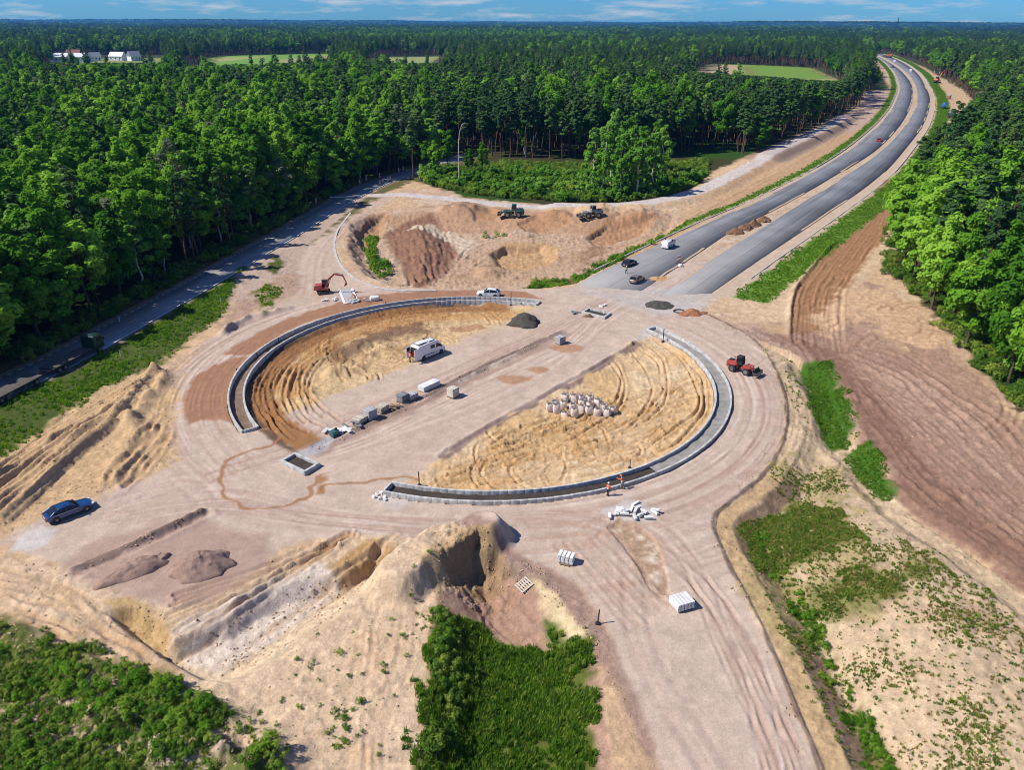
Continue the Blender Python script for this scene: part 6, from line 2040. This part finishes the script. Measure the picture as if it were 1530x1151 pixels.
# big bags
bp = [(821.5, 614), (831.6, 616.7), (844, 620), (858.5, 622), (869, 616), (880.5, 618), (892, 621.7), (907, 622.6), (914.4, 618), (842, 610.5), (856, 612.5), (869.5, 607), (844, 600), (858, 601.5), (868.5, 602), (882, 601.5), (881.5, 609.5), (893, 608), (901.6, 614.5), (829.5, 608)]
def bag_mesh(seed):
    rg = np.random.default_rng(seed)
    b = MB()
    n = 24
    rings = []
    for z, k in ((0, .80), (.08, .92), (.35, 1.03), (.7, 1.04), (.95, .97), (1.05, .86), (1.06, .55), (1.0, .4)):
        rg_ = []
        for i in range(n):
            a = 2 * math.pi * i / n
            sq = 1 / max(abs(math.cos(a)), abs(math.sin(a))) ** .45
            rr = .52 * k * sq * (1 + .05 * math.sin(4 * a + z * 6 + seed) + rg.normal(0, .012))
            rg_.append((rr * math.cos(a), rr * math.sin(a), z + rg.normal(0, .012)))
        rings.append(rg_)
    b.loft(rings)
    return b
bag = empty('bulk_bag')
bag_mesh(1).build('bag', BAGM, bag, smooth=True)
MB().cyl((0, 0, 1.04), .36, .07, n=9).build('contents', BAGD, bag)
for sx, sy in ((1, 1), (-1, 1), (-1, -1), (1, -1)):
    MB().tube([(sx * .40, sy * .18, 1.0), (sx * .42, sy * .28, 1.22), (sx * .30, sy * .40, 1.22), (sx * .2, sy * .42, 1.0)], .045, 5).build('lifting_loop', BAGD, bag)
for i, q in enumerate(bp):
    o = bag if i == 0 else copy_tree(bag)
    o.location = hit(*q)
    o.rotation_euler = (RNG.normal(0, .04), RNG.normal(0, .04), RNG.uniform(0, 3.1))
    s_ = 1.0 * RNG.uniform(.92, 1.06)
    o.scale = (s_, s_, s_ * RNG.uniform(.95, 1.2))
    tag(o, 'white bulk bag with a dark open top in the cluster on the golden sand', 'bulk bag', 'bulk bags clustered on the golden sand')

# paving of the splitter island by the excavator
P = [at(*q, .15) for q in ((507, 432.5), (526, 431), (534, 450), (515, 453.5))]
r = empty('paved_island', (P[0][0], P[0][1], 0), 0, 'grey paved traffic island inside white kerbs beside the red excavator', 'traffic island')
loc = [Vector((q[0] - P[0][0], q[1] - P[0][1], 0)) for q in P]
b = MB(); b.add([(q.x, q.y, -.1) for q in loc] + [(q.x, q.y, .12) for q in loc], [(3, 2, 1, 0), (4, 5, 6, 7), (0, 1, 5, 4), (1, 2, 6, 5), (2, 3, 7, 6), (3, 0, 4, 7)])
b.build('paving', STONEG, r)
for i in (1, 2, 3):
    a_, b_ = np.array(loc[i][:2]), np.array(loc[(i + 1) % 4][:2])
    kerb_run(np.array([a_, b_]), .45, -.1, .2 + .002 * i, 1.0).build('kerb_stone', STONEW, r, bevel=.02)
r = empty('bagged_goods', hit(560, 449), .3, 'white wrapped bundle on the gravel right of the paved island', 'bundle')
bag_mesh(5).build('sack', WRAP, r, smooth=True); r.scale = (1.8, 1.3, .8)

# wooden pallet on the bank
n_ = hit(783, 876)
r = empty('wooden_pallet', n_ + Vector((0, 0, .1)), rad(38), 'pale wooden pallet lying on the sandy bank of the grassy hollow', 'pallet')
r.rotation_euler = (rad(8), rad(-16), rad(38)); r.scale = (.75, .75, .75)
pw = mat('pale_wood', A(232, 218, 200), .85, var=.15)
b = MB()
for y in (-.75, 0, .75):
    b.box((0, y, .05), (1.9, .12, .1))
b.build('bearers', pw, r)
for i in range(6):
    MB().box((-.88 + i * .352, 0, .125), (.17, 1.7, .045)).build('board', pw, r)

# posts
def post(label, px, h, rr=.06, m=None, lean=0.0, base=True):
    r = empty('survey_post', hit(*px), 0, label, 'post')
    r.rotation_euler = (0, lean, 0)
    MB().tube([(0, 0, -.2), (0, 0, h)], rr, 8).build('pole', m or STEEL_D, r)
    if base:
        MB().box((0, 0, .09), (rr * 7, rr * 7, .18), taper=.7).build('foot', BLACKP, r, bevel=.02)
    return r
post('black post on a heavy foot with a long shadow beside the southern lane', (893, 933), 1.65, .065, lean=.05)
post('dark steel post at the western tip of the sand island by the southern kerb', (626.5, 726), 1.9, .07)
post('dark steel post on the sand behind the two workers', (941, 700), 1.2, .06)
post('dark post standing on the inner side of the northern kerb', (763.5, 456.5), 2.6, .07)
post('dark post standing at the inner side of the north eastern kerb', (990.5, 511), 2.4, .08)
post('short dark post standing on the inner side of the western kerb', (417.5, 517), 1.6, .08)
post('short dark post in the channel of the western kerb', (384.5, 536), 1.0, .12)
post('short dark stub at the western edge of the outer western kerb', (355, 561), .8, .1, base=False)
post('small dark post on the inner kerb near the northern arm', (577, 462), 1.4, .07)
# barrier board on the carriageway
r = empty('barrier_board', hit(1014, 394) + Vector((0, 0, .1)), rad(50), 'red and white striped barrier board standing on the near carriageway', 'barrier')
for k in range(4):
    MB().box((0, 0, .6 + k * .42), (1.5, .05, .26)).build('board', (mat('barrier_red', (.5, .05, .03), .5), WHITEP)[k % 2], r, bevel=.01)
for x in (-.6, .6):
    MB().box((x, .06, 1.0), (.08, .06, 2.0)).build('post', STEEL, r)
    MB().box((x, .06, .06), (.2, .7, .1)).build('foot', BLACKP, r)
r = empty('sand_bag', hit(1017, 398), .3, 'white sandbag lying at the edge of the sandy central strip', 'sandbag')
MB().loft([[(-.6, y * .2, .12 + .1 * z) for y, z in ((-1, -1), (1, -1), (1, 1), (-1, 1))], [(-.3, y * .45, .25 + .25 * z) for y, z in ((-1, -1), (1, -1), (1, 1), (-1, 1))], [(.3, y * .45, .25 + .25 * z) for y, z in ((-1, -1), (1, -1), (1, 1), (-1, 1))], [(.6, y * .2, .12 + .1 * z) for y, z in ((-1, -1), (1, -1), (1, 1), (-1, 1))]]).build('sack', WRAP, r, bevel=.08)
# delineators of the old road
REDW = mat('beacon_red', (.5, .06, .03), .5)
proto = None
for i, q in enumerate([(537.8, 275.6), (547.6, 271), (567.8, 277), (572, 274.5), (579.6, 272.5), (567.6, 266), (583, 271), (596, 258), (602.5, 255.5), (472.4, 304.5)]):
    if proto is None:
        proto = empty('traffic_beacon')
        MB().box((0, 0, .62), (.30, .05, 1.0)).build('board', WHITEP, proto, bevel=.01)
        b = MB()
        for z in (.3, .66, 1.0):
            b.box((0, 0, z), (.31, .06, .16), ry=0)
        b.build('red_bands', REDW, proto)
        MB().box((0, 0, .06), (.7, .4, .12), taper=.8).build('foot', BLACKP, proto, bevel=.02)
        o = proto
    else:
        o = copy_tree(proto)
    o.location = hit(*q); o.rotation_euler = (0, 0, rad(20)); o.scale = (1.5, 1.5, 1.5)
    tag(o, 'red and white traffic beacon beside the old road at the wood', 'beacon', 'traffic beacons along the old road')
proto = None
for q in [(179, 482), (390, 374), (452, 336), (180, 532), (330, 452), (210, 536)]:
    if proto is None:
        proto = empty('marker_post')
        MB().prism([(-.06, 0), (.06, 0), (.06, .95), (-.06, 1.05)], -.05, .05).build('post', WHITEP, proto)
        MB().box((0, 0, .78), (.125, .105, .14)).build('reflector', UNDER, proto)
        o = proto
    else:
        o = copy_tree(proto)
    o.location = hit(*q)
    tag(o, 'short white marker post in the grass verge of the old road', 'marker post', 'white marker posts along the old road')
r = empty('road_sign', hit(501, 306), rad(-60), 'round blue and white road sign standing at the edge of the old road', 'sign')
MB().tube([(0, 0, 0), (0, 0, 2.4)], .05, 8).build('pole', STEEL, r)
MB().cyl((0, -.06, 2.2), .75, .05, 'Y', 20).build('sign_plate', BLUEM, r)
MB().prism([(-.12, 1.75), (.12, 1.75), (.12, 2.2), (.3, 2.2), (0, 2.65), (-.3, 2.2), (-.12, 2.2)], -.095, -.088).build('arrow', WHITEP, r)
r = empty('road_barrier', hit(512, 299), rad(12), 'long pale barrier rail standing across the old road by the blue sign', 'barrier')
MB().box((0, 0, 1.0), (7.5, .08, .25)).build('rail', WRAP, r)
for x in (-3.2, 3.2):
    MB().box((x, 0, .5), (.12, .5, 1.0)).build('leg', STEEL, r)
# bent bare trunk
b_ = hit(686, 274)
t_ = empty('bare_tree', b_, 0, 'tall bare pale trunk bent over at the top at the front of the clearing', 'tree')
MB().tube([(0, 0, -.3), (.1, 0, 4), (0, 0, 9), (.2, 0, 14), (.6, 0, 17), (1.4, 0, 19.2), (2.4, 0, 19.8), (3.4, 0, 19.2)], [.24, .22, .18, .14, .12, .09, .06, .03], 8).build('trunk', BARK_W, t_, smooth=True)
MB().tube([(.6, 0, 17), (1.6, .3, 18.2), (2.6, .4, 18.3)], [.06, .04, .02], 5).tube([(.2, 0, 14), (1.0, -.4, 15.4)], [.05, .02], 5).build('branch', BARK_W, t_)

# ---------------- heaps of loose material
def heap(name, label, px, rx, ry, h, m, rz=0, seed=0, cat='heap', lumps=.25, group=None, z=0):
    p = hit(*px)
    n, k = 60, 18
    V, Fq = [], []
    for i in range(k):
        t = i / (k - 1)
        for j in range(n):
            a = 2 * math.pi * j / n
            V.append((t * math.cos(a), t * math.sin(a)))
    V = np.array(V)
    t = np.hypot(V[:, 0], V[:, 1])
    nz1 = fbm(V[:, 0] * rx, V[:, 1] * ry, .5 * max(rx, ry), seed, 4)
    edge = 1 + .22 * fbm(V[:, 0] * 3 + 9, V[:, 1] * 3, 1.3, seed + 5, 3)
    zz = h * (np.clip(1 - t, 0, 1) ** .85) * (1 + lumps * nz1) - .05 - .12 * (t > .97)
    c, s_ = math.cos(rz), math.sin(rz)
    X, Y = V[:, 0] * rx * edge, V[:, 1] * ry * edge
    XX, YY = X * c - Y * s_, X * s_ + Y * c
    ZZ = gz(p.x + XX, p.y + YY) - p.z + zz + fbm(XX, YY, .45, seed + 3, 2) * .05
    for i in range(k - 1):
        for j in range(n):
            Fq.append((i * n + j, (i + 1) * n + j, (i + 1) * n + (j + 1) % n, i * n + (j + 1) % n))
    o = linkobj(name, raw_mesh(name, np.c_[XX, YY, ZZ], np.array(Fq), [m], smooth=True))
    o.location = p + Vector((0, 0, z))
    return tag(o, label, cat, group)
DGRV = mat('dark_gravel', A(84, 80, 72), 1.0, var=.3, scale=1.2, bump=.9, bscale=6)
SOILH = mat('brown_soil', A(140, 104, 76), 1.0, var=.3, scale=1.0, bump=.9, bscale=4)
PGRV = mat('pink_gravel', A(172, 142, 126), 1.0, var=.26, scale=1.6, bump=.9, bscale=7)
SANDH = mat('yellow_sand', A(214, 170, 116), 1.0, var=.15, scale=1.0, bump=.6, bscale=5)
heap('gravel_heap', 'dark gravel heap with a steep cone beside the northern kerb end', (784, 482), 3.2, 3.0, 2.0, DGRV, 0, 1, lumps=.15)
heap('gravel_heap', 'low dark gravel heap on the dusty gravel before the eastern carriageway', (985, 456.5), 2.9, 2.6, .9, DGRV, .2, 2, lumps=.25)
heap('gravel_heap', 'round pinkish gravel heap on the lot in the left foreground', (303, 848), 3.0, 2.5, 2.0, PGRV, .5, 3)
heap('gravel_heap', 'long low pinkish gravel ridge beside the dark trench in the left foreground', (206, 850), 3.9, 1.5, 1.5, PGRV, .72, 4, lumps=.45)
for q, lb in (((1098, 348), 'nearest brown soil heap'), ((1113, 342), 'second brown soil heap'), ((1126, 337), 'third brown soil heap'), ((1140, 330.5), 'widest brown soil heap, farthest up'), ):
    heap('soil_heap', lb + ' on the sandy strip between the carriageways', q, 3.0, 2.2, 1.6, SOILH, .8, int(q[0]), lumps=.4, group='soil heaps between the carriageways')
heap('sand_heap', 'flat yellow sand heap beside the beige car on the central strip', (981, 417), 3.2, 1.8, .55, SANDH, .5, 9)
heap('soil_heap', 'small soil heap inside the southern kerb channel behind the workers', (950, 716), 2.0, .95, .45, SOILF, .45, 12, z=.12)
heap('soil_heap', 'reddish soil heap with roots at the edge east of the carriageway end', (1034, 469), 3.0, 1.6, 1.0, mat('reddish_soil', A(176, 120, 84), 1.0, var=.3, bump=.8, bscale=4), .3, 15, lumps=.7)
heap('soil_heap', 'low brown soil heap at the foot of the north eastern kerb frame', (880, 473), 1.3, .8, .5, SOILH, .1, 16)
tag(MB().tube(spline([(1.1, 0), (.5, .9), (-.6, .8), (-1.1, -.1), (-.4, -.9), (.7, -.8), (1.1, 0)], .3).tolist() and [(x, y, .12) for x, y in spline([(1.1, 0), (.5, .9), (-.6, .8), (-1.1, -.1), (-.4, -.9), (.7, -.8), (1.1, 0)], .3)], .13, 8).build('cable_coil', BLACKP, None, loc=hit(1015, 466)), 'black coil of pipe lying on the gravel near the reddish soil heap', 'coil')

# ---------------- buildings far to the west, mast, quarry
def house(name, label, px, rz, L, Wd, h, rh, wallm, roofm, cat='house', nwin=3):
    p = hit(*px)
    r = empty(name, p, rz, label, cat)
    MB().box((0, 0, h / 2), (L, Wd, h)).build('wall', wallm, r)
    MB().add([(-L / 2 - .5, -Wd / 2 - .5, h - .1), (L / 2 + .5, -Wd / 2 - .5, h - .1), (L / 2 + .5, Wd / 2 + .5, h - .1), (-L / 2 - .5, Wd / 2 + .5, h - .1), (-L / 2 - .5, 0, h + rh), (L / 2 + .5, 0, h + rh)], [(0, 1, 5, 4), (2, 3, 4, 5), (0, 4, 3), (1, 2, 5), (3, 2, 1, 0)]).build('roof', roofm, r)
    for i in range(nwin):
        x = -L / 2 + L * (i + .5) / nwin
        MB().box((x, -Wd / 2 - .02, h * .55), (min(1.6, L / nwin * .5), .08, min(1.6, h * .35))).build('window', GLASS, r)
    MB().box((L * .3, -Wd / 2 - .02, 1.1), (1.2, .1, 2.2)).build('door', GREYM, r)
    return r
RT = mat('red_roof', (.20, .065, .05), .8); GROOF = mat('grey_roof', (.20, .22, .25), .7); WWALL = mat('white_wall', (.7, .7, .68), .8); PROOF = mat('pale_roof', (.58, .60, .62), .5)
house('warehouse', 'long white warehouse with a pale roof by the far western fields', (107, 92), rad(5), 46, 22, 6.5, 4.5, WWALL, PROOF, 'warehouse', 8)
house('house', 'white house with a red roof behind the long warehouse', (112, 87), rad(10), 18, 12, 7.0, 5, WWALL, RT)
house('house', 'white house with a grey roof right of the long warehouse', (143, 90), rad(40), 13, 10, 5.5, 5, WWALL, GROOF)
house('house', 'wide pale house with a light grey roof among far trees', (177, 90), rad(-10), 20, 12, 5.5, 5.5, WWALL, PROOF)
house('house', 'white gabled house with a grey roof, rightmost of the far houses', (201, 90.5), rad(50), 14, 12, 6.5, 6, WWALL, GROOF)
house('house', 'low reddish shed left of the long warehouse', (36, 88.5), rad(5), 16, 10, 4.5, 3.5, mat('brick_wall', (.25, .1, .07), .9), RT, 'shed')
# lattice mast on the horizon
D_ = 5200.0
mx_ = at(1341, 36)
k_ = D_ / math.hypot(*mx_)
mx_ = (mx_[0] * k_, mx_[1] * k_)
r = empty('radio_mast', (*mx_, float(gz(*mx_))), 0, 'tall thin lattice mast standing up from the far horizon', 'mast')
b = MB()
Hm = 78
for sx, sy in ((1, 1), (-1, 1), (-1, -1), (1, -1)):
    b.tube([(sx * 2.6, sy * 2.6, 0), (sx * .9, sy * .9, Hm)], .7, 5)
for i in range(12):
    z0_, z1_ = Hm * i / 12, Hm * (i + 1) / 12
    w0, w1 = 2.6 - 1.7 * i / 12, 2.6 - 1.7 * (i + 1) / 12
    b.tube([(w0, w0, z0_), (-w1, w1, z1_)], .35, 4).tube([(-w0, -w0, z0_), (w1, -w1, z1_)], .35, 4).tube([(w0, -w0, z0_), (w1, w1, z1_)], .35, 4)
b.build('lattice', STEEL_D, r)
MB().tube([(0, 0, Hm), (0, 0, Hm + 14)], .5, 5).build('antenna', STEEL_D, r)

# ---------------- grass, weeds, scrub
GRASS = leafmat('grass_blade', [lin(c) * 1.05 for c in ((56, 96, 28), (86, 128, 36), (124, 152, 54))], trans=.4, patch=.12)
WEED = leafmat('weed_leaf', [lin(c) * 1.15 for c in ((56, 88, 34), (84, 116, 42), (128, 146, 62))], trans=.38, patch=.1)
DRY = leafmat('dry_grass', [lin(c) * .9 for c in ((120, 124, 60), (156, 146, 84), (104, 122, 50))], trans=.3, patch=.1)
def rock(seed):
    rng = np.random.default_rng(seed)
    V = np.array([(x, y, z) for z in (-.5, .5) for x, y in ((-1, -1), (1, -1), (1, 1), (-1, 1))], float) * rng.uniform(.55, 1.0, (8, 3)) * [1, .8, .7]
    return V * .5, np.array([(3, 2, 1, 0), (4, 5, 6, 7), (0, 1, 5, 4), (1, 2, 6, 5), (2, 3, 7, 6), (3, 0, 4, 7)]), np.zeros(6, int)
def tuft(seed, n=16, h=.5, sp=.28, w=.05):
    rng = np.random.default_rng(seed)
    V, Q_ = [], []
    for i in range(n):
        a, t = rng.uniform(0, 6.28), rng.uniform(0, 6.28)
        c = np.array([math.cos(a), math.sin(a), 0]) * rng.uniform(0, sp)
        d = np.array([math.cos(t), math.sin(t), 0]) * rng.uniform(.1, .5)
        hh = h * rng.uniform(.6, 1.15)
        s = np.array([-math.sin(t), math.cos(t), 0]) * w
        k = len(V)
        tip = c + d * hh * .9 + [0, 0, hh]
        V += [c - s, c + s, c + d * hh * .35 + s * .8 + [0, 0, hh * .6], tip]
        Q_.append((k, k + 1, k + 2, k + 3))
    return np.array(V), np.array(Q_)
def bush(seed, n=130, R=.6, h=.9, size=.13):
    rng = np.random.default_rng(seed)
    cen = np.c_[rng.normal(0, R * .4, (7, 2)), rng.uniform(h * .25, h * .8, 7)]
    return clump_leaves(rng, cen, rng.uniform(.28, .5, 7) * R, n, size, 1.0, .4, np.array([0, 0, 0]))
gp = [(*tuft(i, 18, .5, .3, .045), np.zeros(18, int)) for i in range(3)]
wp = [(*bush(20 + i, 340, .6, .8, .065), np.zeros(340, int)) for i in range(3)] + [(*tuft(30 + i, 14, .4, .2, .05), np.zeros(14, int)) for i in range(2)]
def fillpts(P, per_m2, z=0.0, px=True, thr=None, s=3.0, seed=0, rag=.8):
    P = W(P, z) if px else np.asarray(P)
    a, b = P.min(0), P.max(0)
    n = int((b[0] - a[0]) * (b[1] - a[1]) * per_m2)
    x, y = RNG.uniform(a[0], b[0], n), RNG.uniform(a[1], b[1], n)
    if rag:      # a ragged outline
        k = inpoly(x + rag * fbm(x, y, 2.2, seed + 40, 3), y + rag * fbm(x, y, 2.2, seed + 41, 3), P)
    else:
        k = inpoly(x, y, P)
    x, y = x[k], y[k]
    if thr is not None:
        q = fbm(x, y, s, seed, 3) + RNG.normal(0, .32, len(x))
        x, y = x[q > thr], y[q > thr]
    return np.c_[x, y]
def plant_mass(name, label, cat, sets, protos, mats, smin, smax, base=0.0):
    p = np.vstack(sets)
    n = len(p)
    s = RNG.uniform(smin, smax, n)
    return tag(gn_scatter(name, protos, np.c_[p, gz(p[:, 0], p[:, 1]) + base], np.c_[RNG.normal(0, .1, n), RNG.normal(0, .1, n), RNG.uniform(0, 6.28, n)], np.c_[s, s, s * RNG.uniform(.8, 1.3, n)], RNG.integers(0, len(protos), n), mats), label, cat)

mix = gp + wp[:2]
fine = [(*tuft(50 + i, 14, .24, .24, .035), np.full(14, i % 2)) for i in range(4)]
plant_mass('grass', 'green grass strips along the carriageway', 'grass', [fillpts(GL, 4, px=False, thr=-.7, rag=1.2), fillpts(GR, 4.5, px=False, thr=-.7, rag=1.2)], fine, [GRASS, GRASS], .7, 1.4)
plant_mass('grass', 'tall green grass filling the hollow in the foreground', 'grass', [fillpts(BOWLG, 34, -2.4, thr=-.5, s=2.5, seed=3, rag=2.2), fillpts([(815, 935), (828, 945), (846, 978), (838, 990), (818, 962)], 10, -1.6)], gp + [(*tuft(70, 20, .75, .35, .05), np.full(20, 1))], [GRASS, WEED], .4, .95)
plant_mass('undergrowth', 'dark leafy weeds along the left side of the grassy hollow', 'undergrowth', [fillpts([(660, 945), (690, 942), (690, 1000), (672, 1151), (634, 1151), (646, 1020)], 5, -2.2, thr=-.2, s=2, seed=31)], wp[:3], [WEED], .7, 1.3)
plant_mass('grass', 'bright green grass in the ditch east of the roundabout', 'grass', [fillpts(GD1, 24, -1, thr=-.6, rag=1.8), fillpts(GD2, 24, -1, thr=-.6, rag=1.8)], gp, [GRASS], .22, .5)
plant_mass('grass', 'rough grass on the verge of the old road', 'grass', [fillpts(VERGE, 4.5, px=False, thr=-.3, s=7, seed=3), fillpts([(380, 440), (400, 425), (430, 430), (400, 465)], 3, thr=-.1)], gp, [GRASS], .5, 1.0)
HILL = [(1104, 790), (1190, 745), (1262, 768), (1330, 800), (1400, 850), (1460, 900), (1530, 960), (1640, 1200), (1300, 1200), (1200, 1000), (1130, 880)]
P1 = [(1104, 790), (1190, 745), (1262, 768), (1285, 812), (1210, 838), (1150, 856), (1125, 830)]
P2 = [(1220, 888), (1280, 862), (1330, 872), (1345, 895), (1270, 915), (1230, 945)]
plant_mass('weeds', 'thin dry grass and weeds over the sandy hillside', 'weeds', [fillpts(HILL, 14, thr=.35, s=5, seed=8), fillpts(HILL, .6), fillpts([(1150, 690), (1230, 680), (1300, 760), (1240, 770), (1160, 730)], 7, thr=.0, s=3, seed=5), fillpts([(1130, 840), (1300, 800), (1400, 850), (1330, 900), (1180, 900)], 8, thr=-.1, s=3, seed=15)], fine, [DRY, WEED], .5, 1.1)
plant_mass('weeds', 'green weed patches on the sandy hillside', 'weeds', [fillpts(P1, 34, thr=-.3, s=2.5, seed=4, rag=1.5), fillpts(P2, 30, thr=-.15, s=2, seed=4, rag=1.5), fillpts(HILL, 1.6, thr=.25, s=3, seed=28), fillpts([(1400, 830), (1530, 930), (1530, 960), (1440, 890)], 9, thr=-.1, s=3, seed=6), fillpts([(1150, 690), (1230, 680), (1270, 730), (1190, 728)], 8, thr=.15, s=3, seed=5), fillpts([(1130, 520), (1190, 535), (1215, 640), (1190, 610), (1160, 550)], 3, thr=.2, s=2, seed=5)], fine[::2] + fine, [WEED, DRY], .5, 1.2)
sm = resamp(EDGE, 300)
band = np.vstack([offs(sm, 4.2)[190:296], offs(sm, 5.9)[190:296][::-1]])
plant_mass('weeds', 'dense green weeds in the ditch beside the southern arm', 'weeds', [fillpts(band, 16, px=False, thr=-.2, s=2.5, seed=2)], gp + wp[:1], [GRASS], .4, .8)
plant_mass('undergrowth', 'dense green scrub of weeds and low shrubs in the lower left', 'undergrowth', [fillpts(SCR, 13, thr=-.12, s=3.0, seed=12, rag=1.6), fillpts(SCR, 1.0, thr=.3, s=6, seed=14)], wp[:3] + gp + gp, [WEED], .4, .85)
plant_mass('undergrowth', 'brighter green leafy shrubs standing out of the lower left scrub', 'undergrowth', [fillpts(SCR, .8, thr=.2, s=4, seed=22)], wp[:3], [GRASS], .8, 1.5)
LOOSE = [fillpts([(500, 900), (560, 890), (540, 1000), (420, 1020), (410, 990)], .8, thr=.2, s=2.5, seed=7), fillpts([(490, 1040), (550, 1040), (545, 1120), (480, 1120)], 6, thr=.0, s=2, seed=9), fillpts([(610, 850), (660, 850), (640, 960), (590, 980)], 2.5, thr=.2, s=1.5, seed=10), fillpts([(400, 1000), (640, 900), (632, 1151), (420, 1151)], .35),
         fillpts([(636, 930), (655, 900), (650, 1151), (628, 1151)], 5, thr=.05), fillpts([(160, 990), (330, 1040), (440, 1120), (440, 1151), (380, 1120), (250, 1040)], 2.5, thr=.0)]
plant_mass('weeds', 'small green weeds dotted over the sandy foreground', 'weeds', LOOSE, wp[:3] + fine, [WEED], .22, .55)
plant_mass('weeds', 'green bushes and tufts on the bank between basin and carriageway', 'weeds', [fillpts([(770, 432), (800, 416), (845, 410), (855, 422), (820, 432)], 2.0, -.8, thr=-.2), fillpts([(850, 410), (930, 372), (985, 346), (995, 354), (935, 388), (862, 424)], 1.6, -.8, thr=.0), fillpts([(545, 345), (565, 350), (560, 375), (584, 405), (570, 412), (548, 385)], 2.5, -1.2, thr=-.2), fillpts([(722, 353), (752, 349), (750, 354), (725, 356)], .5, -2)], wp[:3], [GRASS], .8, 1.7)
ROCK = mat('clod', A(200, 168, 132), 1.0, var=.25, scale=1.5, obj_rand=.25)
rk_ = [rock(i) for i in range(4)]
RS = [fillpts(LS, 3, thr=.0, s=4, seed=51), fillpts(TR, 4, thr=.0, s=3, seed=52), fillpts([(640, 812), (700, 806), (760, 850), (800, 880), (740, 900), (665, 880)], 3.5, thr=-.2, s=2, seed=53), fillpts(FG, .9, thr=.0, s=4, seed=54), fillpts(SCR, 3), fillpts(HS, .5, thr=.1, s=5, seed=55), fillpts(ISW, .9, thr=-.1, s=3, seed=56), fillpts(ISE, .6, thr=.0, s=3, seed=57), fillpts(PITN, .35, -1.5, thr=.1, s=7, seed=58), fillpts(SE, 1.2, thr=.0, s=4, seed=59),
      fillpts(np.vstack([offs(sm, .3), offs(sm, -1.2)[::-1]]), 1.6, px=False, thr=-.1, s=3, seed=60), fillpts([(110, 850), (180, 820), (240, 793), (302, 764), (306, 770), (245, 800), (185, 828), (115, 858)], 5, thr=-.3), fillpts(np.vstack([offs(E1, 1.3), offs(E1, -1.0)[::-1]]), 3, px=False, thr=-.2), fillpts([(705, 806), (750, 826), (800, 850), (845, 880), (880, 925), (912, 990), (945, 1080), (925, 1080), (890, 990), (860, 930), (790, 868), (740, 838)], 4, thr=-.2, s=2, seed=61)]
plant_mass('clods', 'loose clods and stones scattered over the bare soil', 'clods', RS, rk_, [ROCK], .06, .30)
# young trees and shrubs of the clearing: each its own plant
SHB = [(raw_mesh('crown', *bush(60 + i, 800, 1.5, 2.6 + .8 * (i % 2), .22), [LEAF_W if i % 2 else GRASS]), raw_mesh('trunk', *limb(np.random.default_rng(i), (0, 0, -.2), (.1, 0, 1.6), .06, .02), [BARK])) for i in range(4)]
cnt = 0
CL2 = W([(640, 276), (628, 268), (660, 250), (760, 244), (880, 248), (1000, 244), (1060, 240), (1056, 262), (1036, 282), (1000, 297), (950, 302), (830, 302), (700, 290)])
cand = fillpts(CL2, .09, px=False)
cand = cand[np.argsort(np.hypot(cand[:, 0], cand[:, 1]))]
for q in cand[:280]:
    o = empty('shrub', (q[0], q[1], float(gz(*q))), RNG.uniform(0, 6), 'young green shrub of the dense thicket filling the clearing before the wood', 'shrub', 'shrubs of the clearing')
    s_ = RNG.uniform(.7, 1.45)
    o.scale = (s_ * 1.15, s_ * 1.15, s_)
    c_, t2 = SHB[cnt % 4]
    linkobj('crown', c_, o); linkobj('trunk', t2, o)
    cnt += 1
plant_mass('undergrowth', 'low green undergrowth between the shrubs of the clearing', 'undergrowth', [fillpts(CL2, .8, px=False)], wp[:3], [WEED], 1.0, 2.2)
ua = np.vstack([offs(OR, 11)[8:64], offs(OR, 5.2)[8:64][::-1]])
ue = W([(1318, 405), (1362, 436), (1420, 498), (1475, 562), (1530, 618), (1600, 690), (1640, 660), (1500, 520), (1420, 440), (1345, 400), (1325, 330)])
plant_mass('undergrowth', 'low green undergrowth at the edge of the wood along the old road', 'undergrowth', [fillpts(ua, 1.0, px=False, thr=-.1), fillpts(ue, .9, px=False, thr=-.25, rag=2)], wp[:3], [WEED], 1.0, 2.4)
# ------------------------------------------------------------------ air
hz = MB().box((0, 7350, 27), (30000, 15700, 64))
vm = bpy.data.materials.new('haze')
vm.use_nodes = True
t = vm.node_tree
t.nodes.clear()
o = N(t, 'ShaderNodeOutputMaterial')
pv = N(t, 'ShaderNodeVolumePrincipled')
pv.inputs['Color'].default_value = (.10, .42, 1.0, 1)
pv.inputs['Density'].default_value = 4.8e-5
pv.inputs['Anisotropy'].default_value = .1
t.links.new(pv.outputs[0], o.inputs['Volume'])
ho = tag(hz.build('haze', vm), kind='stuff')
